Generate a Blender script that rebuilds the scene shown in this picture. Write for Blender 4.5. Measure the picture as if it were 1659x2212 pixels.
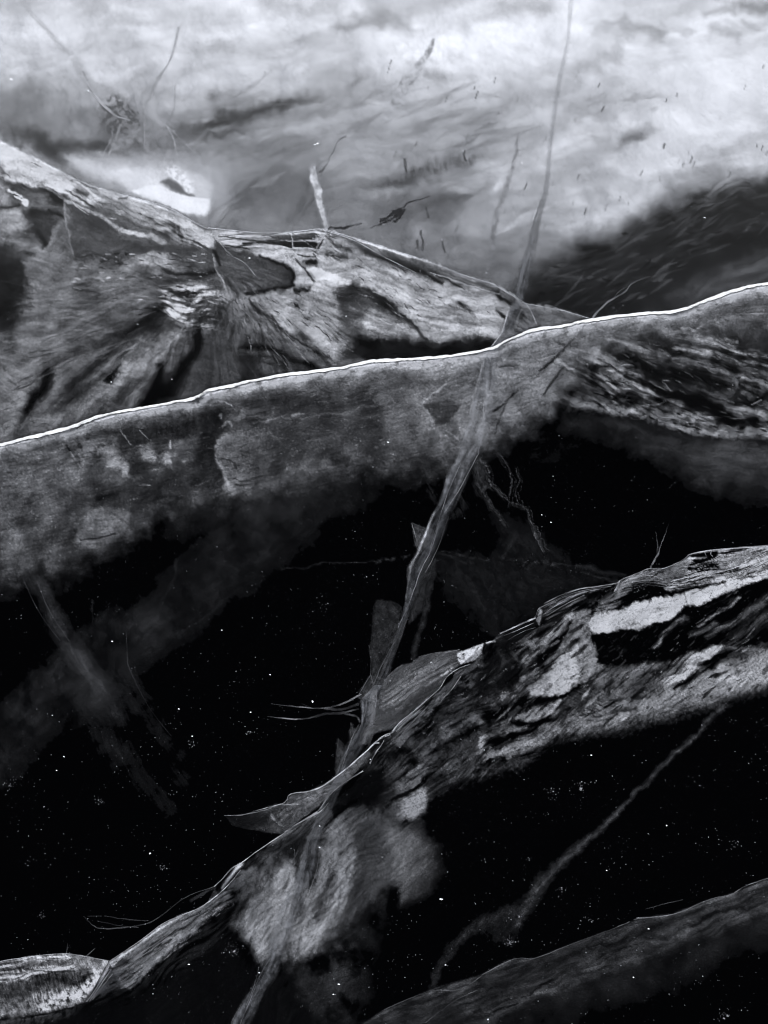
# Clear black lake ice with white fracture sheets seen through the surface.
import math, sys, os
import numpy as np
try:
    import bpy
except ImportError:
    bpy = None

R = math.radians
PW, PH = 1659.0, 2212.0            # layout units of the traced plan (x right, y down)
CAM_H, PITCH, VFOV = 1.62, R(42.0), R(50.0)
TV = math.tan(VFOV / 2)
EXPOSURE = 1.3
SUN_EL, SUN_AZ = R(42), R(205)     # behind and left of the viewer
L_SHEET, L_OPAQUE = 0.58, 1.05     # radiance of full frost (sheet / opaque pale layer), used to turn tones into frost density

# ------------------------------------------------------------------ camera, sky, sun
if bpy:
    for o in list(bpy.data.objects):
        bpy.data.objects.remove(o, do_unlink=True)
    sc = bpy.context.scene
    col = sc.collection
    cam = bpy.data.cameras.new('camera')
    cam.sensor_fit = 'VERTICAL'
    cam.angle = VFOV
    cam.clip_start, cam.clip_end = 0.05, 2000
    camo = bpy.data.objects.new('camera', cam)
    col.objects.link(camo)
    camo.location = (0, 0, CAM_H)
    camo.rotation_euler = (R(90) - PITCH, 0, 0)
    sc.camera = camo

    world = bpy.data.worlds.new('World')
    sc.world = world
    world.use_nodes = True
    nt = world.node_tree
    nt.nodes.clear()
    sky = nt.nodes.new('ShaderNodeTexSky')
    sky.sky_type = 'NISHITA'
    sky.sun_disc = False
    sky.sun_elevation = SUN_EL
    sky.sun_rotation = SUN_AZ
    sky.air_density = 1.0
    sky.dust_density = 3.0
    hs = nt.nodes.new('ShaderNodeHueSaturation')      # thin overcast: nearly colourless sky light
    hs.inputs['Saturation'].default_value = 0.10
    bg = nt.nodes.new('ShaderNodeBackground')
    bg.inputs['Strength'].default_value = 0.10
    wo = nt.nodes.new('ShaderNodeOutputWorld')
    nt.links.new(sky.outputs[0], hs.inputs['Color'])
    nt.links.new(hs.outputs[0], bg.inputs['Color'])
    nt.links.new(bg.outputs[0], wo.inputs['Surface'])

    sun = bpy.data.lights.new('sun', 'SUN')
    sun.energy = 1.5
    sun.angle = R(12)
    sun.color = (1.0, 0.985, 0.96)
    suno = bpy.data.objects.new('sun', sun)
    col.objects.link(suno)
    # light travels away from the sun: azimuth measured like the sky node (rotation 0 = +Y, clockwise)
    sd = (math.sin(SUN_AZ) * math.cos(SUN_EL), math.cos(SUN_AZ) * math.cos(SUN_EL), math.sin(SUN_EL))
    from mathutils import Vector
    suno.rotation_euler = Vector((-sd[0], -sd[1], -sd[2])).to_track_quat('-Z', 'Y').to_euler()
    suno.location = (sd[0] * 20, sd[1] * 20, sd[2] * 20)

    sc.view_settings.view_transform = 'Standard'
    sc.view_settings.look = 'None'
    sc.view_settings.exposure = EXPOSURE
    sc.view_settings.gamma = 1.0
    sc.view_settings.use_curve_mapping = False
    sc.render.engine = 'CYCLES'
    cy = sc.cycles
    cy.transparent_max_bounces = 40
    cy.max_bounces = 6
    cy.diffuse_bounces = 2
    cy.glossy_bounces = 2
    cy.transmission_bounces = 2
    cy.use_denoising = True
    cy.denoising_input_passes = 'RGB'
    cy.use_adaptive_sampling = False
    cy.filter_width = 1.05
    cy.caustics_reflective = False
    cy.caustics_refractive = False

# ------------------------------------------------------------------ plan -> world
def ray(px, py):
    """direction of the sight line through plan point (px, py)"""
    nx = (px - PW / 2) / (PH / 2) * TV
    ny = (PH / 2 - py) / (PH / 2) * TV
    c, s = math.cos(PITCH), math.sin(PITCH)
    return nx, c + ny * s, -s + ny * c

def at(px, py, z=0.0):
    dx, dy, dz = ray(px, py)
    dz = np.minimum(dz, -0.02)
    t = (z - CAM_H) / dz
    return dx * t, dy * t, CAM_H + dz * t

# ------------------------------------------------------------------ noise
_rng = np.random.RandomState(7)
TAB = _rng.rand(16, 256, 256).astype(np.float32)

def vnoise(x, y, seed=0):
    T = TAB[seed % 16]
    xi = np.floor(x); yi = np.floor(y)
    fx = (x - xi).astype(np.float32); fy = (y - yi).astype(np.float32)
    fx = fx * fx * (3 - 2 * fx); fy = fy * fy * (3 - 2 * fy)
    xi = xi.astype(np.int64) + seed * 37; yi = yi.astype(np.int64) + seed * 91
    x0, x1, y0, y1 = xi & 255, (xi + 1) & 255, yi & 255, (yi + 1) & 255
    a = T[y0, x0]; b = T[y0, x1]; c = T[y1, x0]; d = T[y1, x1]
    return (a + (b - a) * fx) * (1 - fy) + (c + (d - c) * fx) * fy

GA = (TAB * 2 * math.pi).astype(np.float32)
GX, GY = np.cos(GA), np.sin(GA)

def pnoise(x, y, seed=0):
    gx_, gy_ = GX[seed % 16], GY[seed % 16]
    xi = np.floor(x); yi = np.floor(y)
    fx = (x - xi).astype(np.float32); fy = (y - yi).astype(np.float32)
    xi = xi.astype(np.int64) + seed * 37; yi = yi.astype(np.int64) + seed * 91
    x0, x1, y0, y1 = xi & 255, (xi + 1) & 255, yi & 255, (yi + 1) & 255
    u = fx * fx * fx * (fx * (fx * 6 - 15) + 10); v = fy * fy * fy * (fy * (fy * 6 - 15) + 10)
    a = gx_[y0, x0] * fx + gy_[y0, x0] * fy
    b = gx_[y0, x1] * (fx - 1) + gy_[y0, x1] * fy
    c = gx_[y1, x0] * fx + gy_[y1, x0] * (fy - 1)
    d = gx_[y1, x1] * (fx - 1) + gy_[y1, x1] * (fy - 1)
    return .5 + .78 * ((a + (b - a) * u) * (1 - v) + (c + (d - c) * u) * v)

def fbm(x, y, scale, octv=4, seed=0, gain=0.55):
    s, a, n = 0.0, 1.0, 0.0
    f = 1.0 / scale
    for i in range(octv):
        s = s + a * pnoise(x * f, y * f, seed + i)
        n += a; a *= gain; f *= 2.03
        x, y = x * .8 - y * .6, x * .6 + y * .8
    v = s / n
    return np.clip((v - 0.5) * 2.35 + 0.5, 0, 1)

def sstep(a, b, v):
    t = np.clip((v - a) / (b - a), 0, 1)
    return t * t * (3 - 2 * t)

def spl(pts, n=8):
    """Catmull-Rom through the points"""
    p = np.array(pts, float)
    if len(p) < 3:
        return p
    q = np.vstack([2 * p[0] - p[1], p, 2 * p[-1] - p[-2]])
    out = []
    t = np.linspace(0, 1, n, endpoint=False)[:, None]
    for i in range(1, len(q) - 2):
        a, b, c, d = q[i - 1], q[i], q[i + 1], q[i + 2]
        out.append(0.5 * (2 * b + (c - a) * t + (2 * a - 5 * b + 4 * c - d) * t ** 2 + (3 * b - a - 3 * c + d) * t ** 3))
    out.append(p[-1:])
    return np.vstack(out)

# ------------------------------------------------------------------ frost canvas: density of white frost over one fracture face
class Cv:
    def __init__(s, x0, y0, x1, y1, step, seed=0, base=0.0):
        s.step = step
        s.xs = np.arange(x0, x1 + step, step, dtype=np.float32)
        s.ys = np.arange(y0, y1 + step, step, dtype=np.float32)
        s.X, s.Y = np.meshgrid(s.xs, s.ys)
        s.V = np.full(s.X.shape, base, np.float32)
        s.seed = seed
        X, Y = s.X, s.Y
        s.w1x = fbm(X, Y, 45, 3, seed + 1) - .5; s.w1y = fbm(X, Y, 45, 3, seed + 5) - .5
        s.w2x = fbm(X, Y, 9, 3, seed + 2) - .5; s.w2y = fbm(X, Y, 9, 3, seed + 6) - .5
        s.w0x = fbm(X, Y, 170, 2, seed + 3) - .5; s.w0y = fbm(X, Y, 170, 2, seed + 8) - .5
        s.O = None
        s.wk = 1.0; s.rb = .28

    def sl(s, bx0, by0, bx1, by1):
        i0 = max(0, int((bx0 - s.xs[0]) / s.step)); i1 = min(len(s.xs), int((bx1 - s.xs[0]) / s.step) + 2)
        j0 = max(0, int((by0 - s.ys[0]) / s.step)); j1 = min(len(s.ys), int((by1 - s.ys[0]) / s.step) + 2)
        if i1 <= i0 or j1 <= j0:
            return None
        return (slice(j0, j1), slice(i0, i1))

    def warp(s, k, rough):
        if isinstance(rough, (tuple, list)):
            a, b = rough
        else:
            a, b = rough, rough * s.rb
        return s.X[k] + s.w1x[k] * a * 2 + s.w2x[k] * b * 2, s.Y[k] + s.w1y[k] * a * 2 + s.w2y[k] * b * 2

    def put(s, k, m, val, op, tex, mode):
        m = m * op
        if tex is not None:
            m = m * tex[k]
        if mode == 'mix':
            s.V[k] += (val - s.V[k]) * m
        elif mode == 'add':
            s.V[k] += val * m
        elif mode == 'max':
            s.V[k] = np.maximum(s.V[k], val * m)
        elif mode == 'mul':
            s.V[k] *= 1 + (val - 1) * m

    def fall(s, d, soft):
        if soft >= .9:
            return np.exp(-2.1 * d * d) * (1 - sstep(1.3, 1.7, d))
        return 1 - sstep(1 - soft, 1.0, d)

    def b(s, val, cx, cy, rx, ry, ang=0, soft=.7, rough=6, op=1., tex=None, mode='mix'):
        r = max(rx, ry) * (1.7 if soft >= .9 else 1.05) + 20
        k = s.sl(cx - r, cy - r, cx + r, cy + r)
        if k is None: return
        x, y = s.warp(k, rough)
        c, sn = math.cos(R(ang)), math.sin(R(ang))
        u = ((x - cx) * c + (y - cy) * sn) / rx
        v = (-(x - cx) * sn + (y - cy) * c) / ry
        d = np.sqrt(u * u + v * v)
        s.put(k, s.fall(d, soft), val, op, tex, mode)

    def s(s, val, pts, w, soft=.7, rough=3, op=1., tex=None, mode='mix', smooth=True):
        p = spl(pts, 5) if smooth else np.array(pts, float)
        ws = np.interp(np.linspace(0, 1, len(p)), np.linspace(0, 1, np.size(w)), np.atleast_1d(w)) / 2 * (s.wk if soft >= .9 else 1.0)
        m = float(ws.max()) * (1.7 if soft >= .9 else 1) + 14
        k = s.sl(p[:, 0].min() - m, p[:, 1].min() - m, p[:, 0].max() + m, p[:, 1].max() + m)
        if k is None: return
        x, y = s.warp(k, rough)
        best = np.full(x.shape, 9.0, np.float32)
        for i in range(len(p) - 1):
            a, b = p[i], p[i + 1]
            d = b - a
            L = max(float(d @ d), 1e-6)
            t = np.clip(((x - a[0]) * d[0] + (y - a[1]) * d[1]) / L, 0, 1)
            wd = ws[i] + (ws[i + 1] - ws[i]) * t
            best = np.minimum(best, np.hypot(x - a[0] - d[0] * t, y - a[1] - d[1] * t) / np.maximum(wd, .3))
        s.put(k, s.fall(best, soft), val, op, tex, mode)

    def sd(s, k, pts, rough):
        """signed distance to a polygon, positive inside"""
        p = np.array(pts, float)
        x, y = s.warp(k, rough)
        ins = np.zeros(x.shape, bool)
        best = np.full(x.shape, 1e9, np.float32)
        n = len(p)
        for i in range(n):
            a, b = p[i], p[(i + 1) % n]
            d = b - a
            L = max(float(d @ d), 1e-6)
            t = np.clip(((x - a[0]) * d[0] + (y - a[1]) * d[1]) / L, 0, 1)
            best = np.minimum(best, (x - a[0] - d[0] * t) ** 2 + (y - a[1] - d[1] * t) ** 2)
            if a[1] != b[1]:
                c = ((a[1] > y) != (b[1] > y)) & (x < (b[0] - a[0]) * (y - a[1]) / (b[1] - a[1]) + a[0])
                ins ^= c
        best = np.sqrt(best)
        return np.where(ins, best, -best)

    def p(s, val, pts, soft=8, rough=4, op=1., tex=None, mode='mix', smooth=False):
        if smooth:
            pts = spl(list(pts) + [pts[0]], 4)[:-1]
        q = np.array(pts, float)
        m = soft + 20
        k = s.sl(q[:, 0].min() - m, q[:, 1].min() - m, q[:, 0].max() + m, q[:, 1].max() + m)
        if k is None: return
        s.put(k, sstep(-soft / 2, soft / 2, s.sd(k, pts, rough)), val, op, tex, mode)

    def streak(s, ang, length, width, seed=0, octv=3, warp=6):
        c, sn = math.cos(R(ang)), math.sin(R(ang))
        k = min(warp, width * .35)
        x, y = s.X + s.w0x * warp * 5 + s.w1x * k, s.Y + s.w0y * warp * 5 + s.w1y * k
        u = (x * c + y * sn) / length
        v = (-x * sn + y * c) / width
        return fbm(u, v, 1.0, octv, s.seed + seed)

    def fan(s, cx, cy, length, kw, seed=0, octv=3, warp=8):
        x, y = s.X + s.w0x * warp * 5 + s.w1x * 2 - cx, s.Y + s.w0y * warp * 5 + s.w1y * 2 - cy
        r = np.hypot(x, y) + 1
        th = np.arctan2(y, x)
        return fbm(np.log(r) * 260 / length, th * kw, 1.0, octv, s.seed + seed)

    def mod(s, tex, amp, mask=None):
        f = 1 + amp * (tex - .5) * 2
        if mask is not None:
            f = 1 + (f - 1) * mask
        s.V *= np.clip(f, 0, 4)

    def below(s, curve, soft=2, rough=1.0):
        """1 below (larger y than) a curve given as points ordered by x"""
        c = np.array(curve, float)
        yy = np.interp(s.X, c[:, 0], c[:, 1])
        return sstep(-soft, soft, s.Y + s.w2y * rough * 2 - yy)

    def flecks(s, n, pts, ang, dang, ln, wd, vals, op, seed):
        """short straight pale or dark strokes, some painted as glints, inside a polygon"""
        q = np.array(pts, float); rg = np.random.RandomState(seed)
        k = 0
        while k < n:
            x, y = rg.uniform(q[:, 0].min(), q[:, 0].max()), rg.uniform(q[:, 1].min(), q[:, 1].max())
            ins = False
            for i in range(len(q)):
                a, b = q[i], q[(i + 1) % len(q)]
                if (a[1] > y) != (b[1] > y) and x < (b[0] - a[0]) * (y - a[1]) / (b[1] - a[1]) + a[0]:
                    ins = not ins
            k += 1
            if not ins: continue
            a = R((ang(x, y) if callable(ang) else ang) + rg.normal(0, dang)); l = rg.uniform(*ln) * rg.uniform(.5, 1)
            dx, dy = math.cos(a) * l / 2, math.sin(a) * l / 2
            s.s(rg.uniform(*vals), [(x - dx, y - dy), (x + rg.normal(0, l * .05), y + rg.normal(0, l * .05)), (x + dx, y + dy)], (.8, rg.uniform(*wd), .8), .85, 1.2, rg.uniform(*op))

    def facets(s, n, pts, ang, dang, ln, wd, vals, op, seed):
        """small slanted break facets with straight edges"""
        q = np.array(pts, float); rg = np.random.RandomState(seed)
        for _ in range(n):
            x, y = rg.uniform(q[:, 0].min(), q[:, 0].max()), rg.uniform(q[:, 1].min(), q[:, 1].max())
            ins = False
            for i in range(len(q)):
                a, b = q[i], q[(i + 1) % len(q)]
                if (a[1] > y) != (b[1] > y) and x < (b[0] - a[0]) * (y - a[1]) / (b[1] - a[1]) + a[0]:
                    ins = not ins
            if not ins: continue
            a = R(ang + rg.normal(0, dang)); l, w = rg.uniform(*ln), rg.uniform(*wd)
            ca, sa = math.cos(a), math.sin(a)
            loc = [(-l, rg.uniform(-.3, .3) * w), (-l * rg.uniform(.2, .6), -w), (l * rg.uniform(.3, .8), -w * rg.uniform(.3, 1)), (l, rg.uniform(-.3, .3) * w), (l * rg.uniform(0, .5), w * rg.uniform(.4, 1)), (-l * rg.uniform(.3, .8), w * rg.uniform(.3, 1))]
            s.p(rg.uniform(*vals), [(x + (u * ca - v * sa) / 2, y + (u * sa + v * ca) / 2) for u, v in loc], rg.uniform(2, 5), (1, 1), rg.uniform(*op))

    def punch(s, amt, rad, floor=0.0):
        """more difference between dense frost and clear ice within the neighbourhood"""
        r = max(1, int(rad / s.step)); B = s.V.astype(np.float64)
        for _ in range(2):
            for ax in (0, 1):
                P_ = np.concatenate([np.repeat(np.take(B, [0], ax), r + 1, ax), B, np.repeat(np.take(B, [-1], ax), r, ax)], ax)
                C_ = np.cumsum(P_, ax); n = 2 * r + 1
                B = (np.take(C_, range(n, n + B.shape[ax]), ax) - np.take(C_, range(0, B.shape[ax]), ax)) / n
        s.V = np.clip(B + (s.V - B) * amt, floor, 250).astype(np.float32)

    def grain(s, amp=.10, sc=2.2):
        s.V *= 1 + amp * (vnoise(s.X / sc, s.Y / sc, s.seed + 3) - .5) * 2

def lin(v):
    v = np.clip(v, 0, 255) / 255.0
    return np.where(v <= 0.04045, v / 12.92, ((v + 0.055) / 1.055) ** 2.4)

# ------------------------------------------------------------------ traced crack lines
WHITE = spl([(-220, 1012), (-90, 985), (0, 963), (70, 945), (155, 924), (200, 905), (250, 893), (320, 880), (400, 866), (430, 857), (450, 845), (500, 834),
         (550, 823), (625, 810), (740, 795), (800, 782), (829, 780), (895, 777), (980, 769), (1060, 754), (1100, 735), (1150, 715),
         (1220, 705), (1270, 693), (1380, 680), (1465, 672), (1530, 648), (1605, 623), (1659, 614), (1760, 596), (1880, 560)], 6)
RIDGE = spl([(-220, 215), (-90, 262), (0, 303), (70, 335), (150, 378), (200, 400), (280, 423), (360, 445), (420, 478), (450, 492), (500, 497),
         (565, 503), (650, 499), (705, 494), (750, 508), (830, 532), (930, 565), (995, 590), (1065, 612), (1110, 638), (1135, 655),
         (1190, 662), (1280, 688), (1340, 704)], 6)

SHEETS = []      # (canvas, geometry, where it belongs)

def frame(ox, oy, k):
    def f(*a):
        return [(ox + a[i] * k, oy + a[i + 1] * k) for i in range(0, len(a), 2)]
    return f
C1, C2, C3, C4 = frame(0, 0, .5), frame(829.5, 0, .5), frame(0, 553, .5), frame(829.5, 553, .5)
C5, C6, C7, C8 = frame(0, 1175, .5), frame(829.5, 1106, .5), frame(0, 1659, .5), frame(829.5, 1659, .5)
Z1, Z2, Z3 = frame(0, 276.5, .2917), frame(414.75, 449.3, .2917), frame(829.5, 1209.7, .2917)
Z4, Z5, Z6 = frame(1175.1, 1140.6, .2917), frame(483.9, 1382.5, .2917), frame(449.3, 1728.1, .3333)

# ------------------------------------------------------------------ sky reflection painted as tone on a pale layer under the far part
def paint_reflection():
    c = Cv(-520, -150, 2180, 742, 2.5, seed=11); c.wk = 2.2; c.rb = .06
    X, Y = c.X, c.Y
    gy = np.interp(Y, [-120, 0, 60, 130, 200, 300, 400, 500, 600, 700], [206, 212, 224, 216, 194, 174, 158, 142, 112, 60])
    gx = np.interp(X, [-200, 0, 300, 600, 900, 1200, 1500, 1900], [-16, -14, -20, -22, -10, 8, 18, 16])
    c.V = (gy + gx * np.clip(Y / 250, 0, 1.6)).astype(np.float32)
    h1 = c.streak(-6, 300, 60, 1, 4, 4); h2 = c.streak(-14, 120, 22, 2, 3, 3); h3 = c.streak(8, 60, 12, 4, 3, 3)
    soft = c.streak(-5, 160, 60, 7, 3, 5)
    c.V += (h1 - .5) * 24 + (h2 - .5) * 8 + (h3 - .5) * 4 + (soft - .5) * 30
    # brightest patches of the painted reflection, near the top
    c.b(248, 985, 100, 230, 50, -8, 1, 18, .95); c.b(244, 640, 12, 220, 30, 2, 1, 12, .9)
    c.b(248, 1250, 14, 90, 46, 0, 1, 10, .8); c.b(246, 1120, 70, 330, 60, -4, 1, 20, .6); c.b(238, 1560, 170, 240, 60, -6, 1, 20, .6); c.b(128, 60, 210, 190, 60, 10, 1, 20, .5); c.b(226, 1120, 130, 150, 50, -14, 1, 16, .6)
    c.b(212, 70, 60, 170, 34, 0, 1, 20, .55); c.b(205, 420, 30, 120, 40, 0, 1, 20, .4)
    c.b(228, 1560, 215, 280, 110, -8, 1, 30, .75); c.b(218, 1440, 330, 210, 110, -20, 1, 30, .6)
    c.b(222, 1470, 92, 120, 12, 0, 1, 6, .6); c.b(215, 1330, 190, 80, 16, -5, 1, 8, .35)
    # grey mottling, upper right and top middle
    t = sstep(.35, .75, h2)
    for q, v, w in [(C2(920, 130, 1040, 140, 1180, 150), 150, 26), (C2(960, 100, 1030, 90), 150, 14), (C2(1060, 110, 1120, 125, 1190, 150), 132, 20),
                    (C2(1420, 130, 1530, 145), 150, 18), (C2(1390, 50, 1460, 38, 1500, 35), 145, 12), (C2(1540, 38, 1600, 30, 1700, 22), 96, 18),
                    (C2(1200, 100, 1260, 130, 1330, 150), 165, 10), (C2(1560, 100, 1610, 130), 160, 9)]:
        c.s(v + 22, q, w, 1, 8, .6)
    c.s(212, C2(1150, 50, 1240, 100, 1330, 150), 10, 1, 4, .7); c.s(210, C2(1480, 90, 1580, 150), 8, 1, 4, .6)
    c.s(150, C1(1480, 110, 1560, 110, 1650, 90), 22, 1, 9, .7); c.s(165, C1(1150, 10, 1300, 40, 1450, 20), 26, 1, 10, .5)
    c.s(158, C2(-20, 60, 60, 90), 30, 1, 10, .6); c.s(168, C2(520, 20, 640, 30, 700, 20), 22, 1, 8, .45)
    c.s(176, C1(0, 30, 150, 40, 420, 20), 26, 1, 14, .4)
    c.s(168, C2(840, 300, 900, 250, 990, 230), 30, 1, 14, .6); c.s(165, C2(740, 400, 820, 330, 900, 300), 26, 1, 12, .5)
    c.s(150, C2(890, 440, 1050, 435, 1180, 440), 16, 1, 9, .6, t); c.s(148, C2(760, 520, 860, 480, 960, 490), 24, 1, 12, .5)
    c.s(150, C2(930, 620, 1030, 620, 1150, 560), 22, 1, 10, .55); c.s(110, C2(1035, 605, 1110, 595), 12, 1, 5, .7)
    c.s(204, C2(660, 430, 780, 420, 860, 405), 8, 1, 5, .6)
    c.s(150, C2(180, 330, 260, 345), 16, 1, 6, .6); c.s(170, C2(560, 400, 740, 330, 800, 300), 30, 1, 14, .35)
    # grey sweep left of the middle
    c.b(126, 470, 285, 190, 50, -12, 1, 20, .6); c.b(50, 470, 264, 120, 24, -14, 1, 9, .92); c.b(58, 585, 232, 110, 20, -16, 1, 8, .9); c.b(92, 650, 222, 80, 16, -10, 1, 8, .6); c.b(96, 262, 270, 60, 60, 30, 1, 10, .75); c.b(110, 340, 300, 60, 36, 20, 1, 10, .6)
    c.b(78, 475, 290, 110, 13, -5, 1, 9, .7); c.b(104, 462, 212, 14, 24, 20, 1, 6, .6)
    c.b(116, 690, 245, 70, 14, -20, 1, 10, .5); c.b(112, 560, 318, 190, 26, -6, 1, 16, .45)
    c.b(126, 770, 178, 36, 10, -35, 1, 6, .5)
    # left edge, above the ridge
    c.b(112, 70, 245, 190, 70, 15, 1, 22, .75); c.b(64, 95, 318, 110, 36, 28, 1, 14, .9); c.b(70, 165, 318, 60, 28, 10, 1, 10, .8)
    c.b(90, 20, 270, 90, 30, 25, 1, 14, .7); c.b(80, 230, 290, 60, 50, 0, 1, 14, .6)
    # dull plane between the bright gleam and the ridge
    c.p(104, C1(1000, 780, 1050, 740, 1320, 720, 1420, 1000, 1200, 1010, 1000, 985), 100, 14, .85); c.b(158, 480, 420, 46, 46, 0, 1, 8, .8)
    g = c.streak(-48, 90, 9, 9, 3, 5)
    c.s(66, C1(960, 940, 1020, 860, 1120, 800), 40, 1, 10, .6, g); c.s(118, C1(1120, 1000, 1230, 900, 1330, 800), 18, 1, 6, .5, g)
    c.s(66, C1(1230, 970, 1330, 880, 1330, 800), 22, 1, 8, .5, g)
    # dark smears above the ridge, middle
    vt = .45 + .55 * sstep(.1, .9, c.streak(78, 46, 6, 14, 3, 2)); c.b(72, 910, 374, 125, 22, -14, 1, 10, .85, vt); c.b(80, 870, 392, 80, 16, -8, 1, 10, .8); c.b(86, 1000, 346, 55, 16, -8, 1, 8, .8, vt)
    c.b(60, 960, 436, 95, 13, -14, 1, 8, .9); c.b(70, 880, 458, 60, 14, -20, 1, 8, .7); c.p(104, C2(-60, 880, 120, 830, 380, 850, 300, 960, 100, 960, -60, 1000), 26, 10, .8)
    c.b(96, 900, 560, 110, 60, 15, 1, 16, .75); c.b(90, 1030, 590, 70, 60, 20, 1, 14, .6); c.b(152, 905, 505, 34, 24, 0, 1, 8, .8)
    c.b(150, 1020, 470, 46, 60, 30, 1, 12, .6); c.b(208, 1075, 402, 15, 34, 18, 1, 5, .9)
    c.b(120, 1170, 560, 60, 60, 0, 1, 14, .6)
    for q in [C2(160, 1000, 165, 1080), C2(140, 1040, 145, 1070), C2(255, 1040, 262, 1090), C2(90, 690, 95, 740), C2(350, 650, 355, 690), C2(180, 900, 186, 940)]:
        c.s(56, q, 7, .8, 3, .7)
    # the clear dark window on the right
    dk = c.streak(-20, 150, 18, 5, 4, 9)
    c.p(24, C2(600, 1330, 610, 1180, 700, 1130, 850, 1060, 1000, 1010, 1130, 930, 1250, 860, 1400, 845, 1540, 800, 1659, 775, 2080, 690, 2080, 1420, 900, 1390),
        80, 7, .97)
    c.s(112, C2(1250, 860, 1330, 780, 1440, 740), 50, 1, 12, .6)
    c.s(14, C2(1180, 990, 1400, 890, 1659, 860), (26, 60), 1, 12, .8, sstep(.2, .7, dk)); c.s(12, C2(1320, 1060, 1480, 1030, 1659, 1020), 40, 1, 12, .85)
    c.s(74, C2(900, 1090, 1060, 1030, 1180, 1000, 1350, 960), 16, 1, 9, .8, dk); c.s(66, C2(700, 1180, 900, 1130, 1100, 1100), 20, 1, 8, .7, dk); c.s(60, C2(640, 1260, 800, 1210, 1000, 1180), 14, 1, 8, .6, dk); c.s(60, C2(1250, 1060, 1420, 1000, 1659, 960), 12, 1, 8, .7, dk)
    c.s(16, C2(870, 1080, 960, 1075), 16, 1, 6, .8); c.s(18, C2(650, 1300, 850, 1340, 1060, 1330), 40, 1, 10, .8)
    c.s(58, C2(1000, 1180, 1200, 1120, 1400, 1080), 26, 1, 12, .6, dk); c.s(14, C2(1090, 1180, 1200, 1150, 1400, 1140), 22, 1, 9, .8, dk)
    c.p(98, C2(1240, 1290, 1420, 1190, 1560, 1120, 1659, 1090, 2080, 1000, 2080, 1250, 1659, 1215, 1480, 1250, 1330, 1310), 60, 8, .8, .3 + .7 * dk)
    c.s(60, C2(1480, 1180, 1500, 1150), 10, 1, 4, .8)
    rgn = C2(640, 1300, 700, 1150, 1000, 1030, 1250, 880, 1659, 800, 1659, 1040, 1400, 1120, 1150, 1280, 900, 1360)
    c.flecks(170, rgn, -23, 12, (24, 120), (5, 18), (58, 104), (.15, .55), 3); c.flecks(130, rgn, -20, 12, (14, 60), (4, 12), (3, 12), (.3, .8), 4)
    c.flecks(60, C2(1000, 1030, 1250, 870, 1659, 790, 1659, 830, 1250, 920, 1000, 1080), -55, 14, (10, 30), (5, 12), (30, 70), (.2, .5), 6)
    c.flecks(90, [(330, 180), (1100, 180), (1100, 480), (480, 480), (330, 320)], -20, 8, (60, 220), (12, 40), (96, 130), (.08, .3), 7); c.flecks(50, [(330, 180), (1650, 100), (1650, 380), (1000, 560), (330, 320)], -18, 10, (60, 240), (12, 40), (190, 225), (.08, .3), 8)
    # little slanted dark ticks: painted reflections of surface pits
    rg = np.random.RandomState(5)
    tk = [(1292, 712), (1328, 690), (1336, 712), (1612, 630), (1634, 640), (1655, 660), (1494, 755), (694, 980), (796, 1110), (314, 988), (494, 490), (272, 425),
          (390, 380), (402, 410), (48, 668), (138, 620), (610, 804), (1558, 375), (1220, 435), (1112, 748), (870, 915), (960, 895), (1018, 855), (696, 600), (28, 270),
          (930, 370), (946, 470), (1640, 290), (1266, 410), (360, 590), (476, 350), (1172, 915), (20, 300), (1210, 630), (1056, 880), (840, 765)]
    for x, y in tk:
        a = rg.uniform(4, 11)
        c.s(88, C2(x + a * .5, y - a * 1.3, x - a * .5, y + a * 1.3), rg.uniform(3, 6.5), .85, 1.5, rg.uniform(.3, .85))
    for i in range(70):
        x, y = rg.uniform(250, 1640), rg.uniform(150, 560)
        a = rg.uniform(2, 5)
        c.s(100, [(x + a * .3, y - a), (x - a * .3, y + a)], 4, .85, 1.5, rg.uniform(.1, .4))
    c.b(46, 120, 322, 110, 26, 24, 1, 8, .9); c.b(58, 215, 318, 60, 20, 6, 1, 8, .8); c.b(74, 300, 322, 90, 18, 4, 1, 8, .7); c.b(88, 400, 325, 60, 18, 8, 1, 8, .55)
    c.b(176, 462, 395, 62, 74, 0, 1, 8, .85); c.b(150, 520, 380, 60, 30, -10, 1, 8, .5)
    c.V *= 1 - c.below([(p[0], p[1] + 16) for p in RIDGE] + [(1420, 712), (1560, 660), (1900, 600)], 26, 4) * .97
    c.V *= 1 - c.below([(p[0], p[1] + 14) for p in WHITE], 20, 2) * .97
    c.V = np.where(c.V > 1, c.V, 0); m0 = c.V.copy(); c.punch(1.28, 130); c.V = np.minimum(c.V, m0 * 1.5 + 2)
    c.grain(.03, 3.2)
    return c

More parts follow.
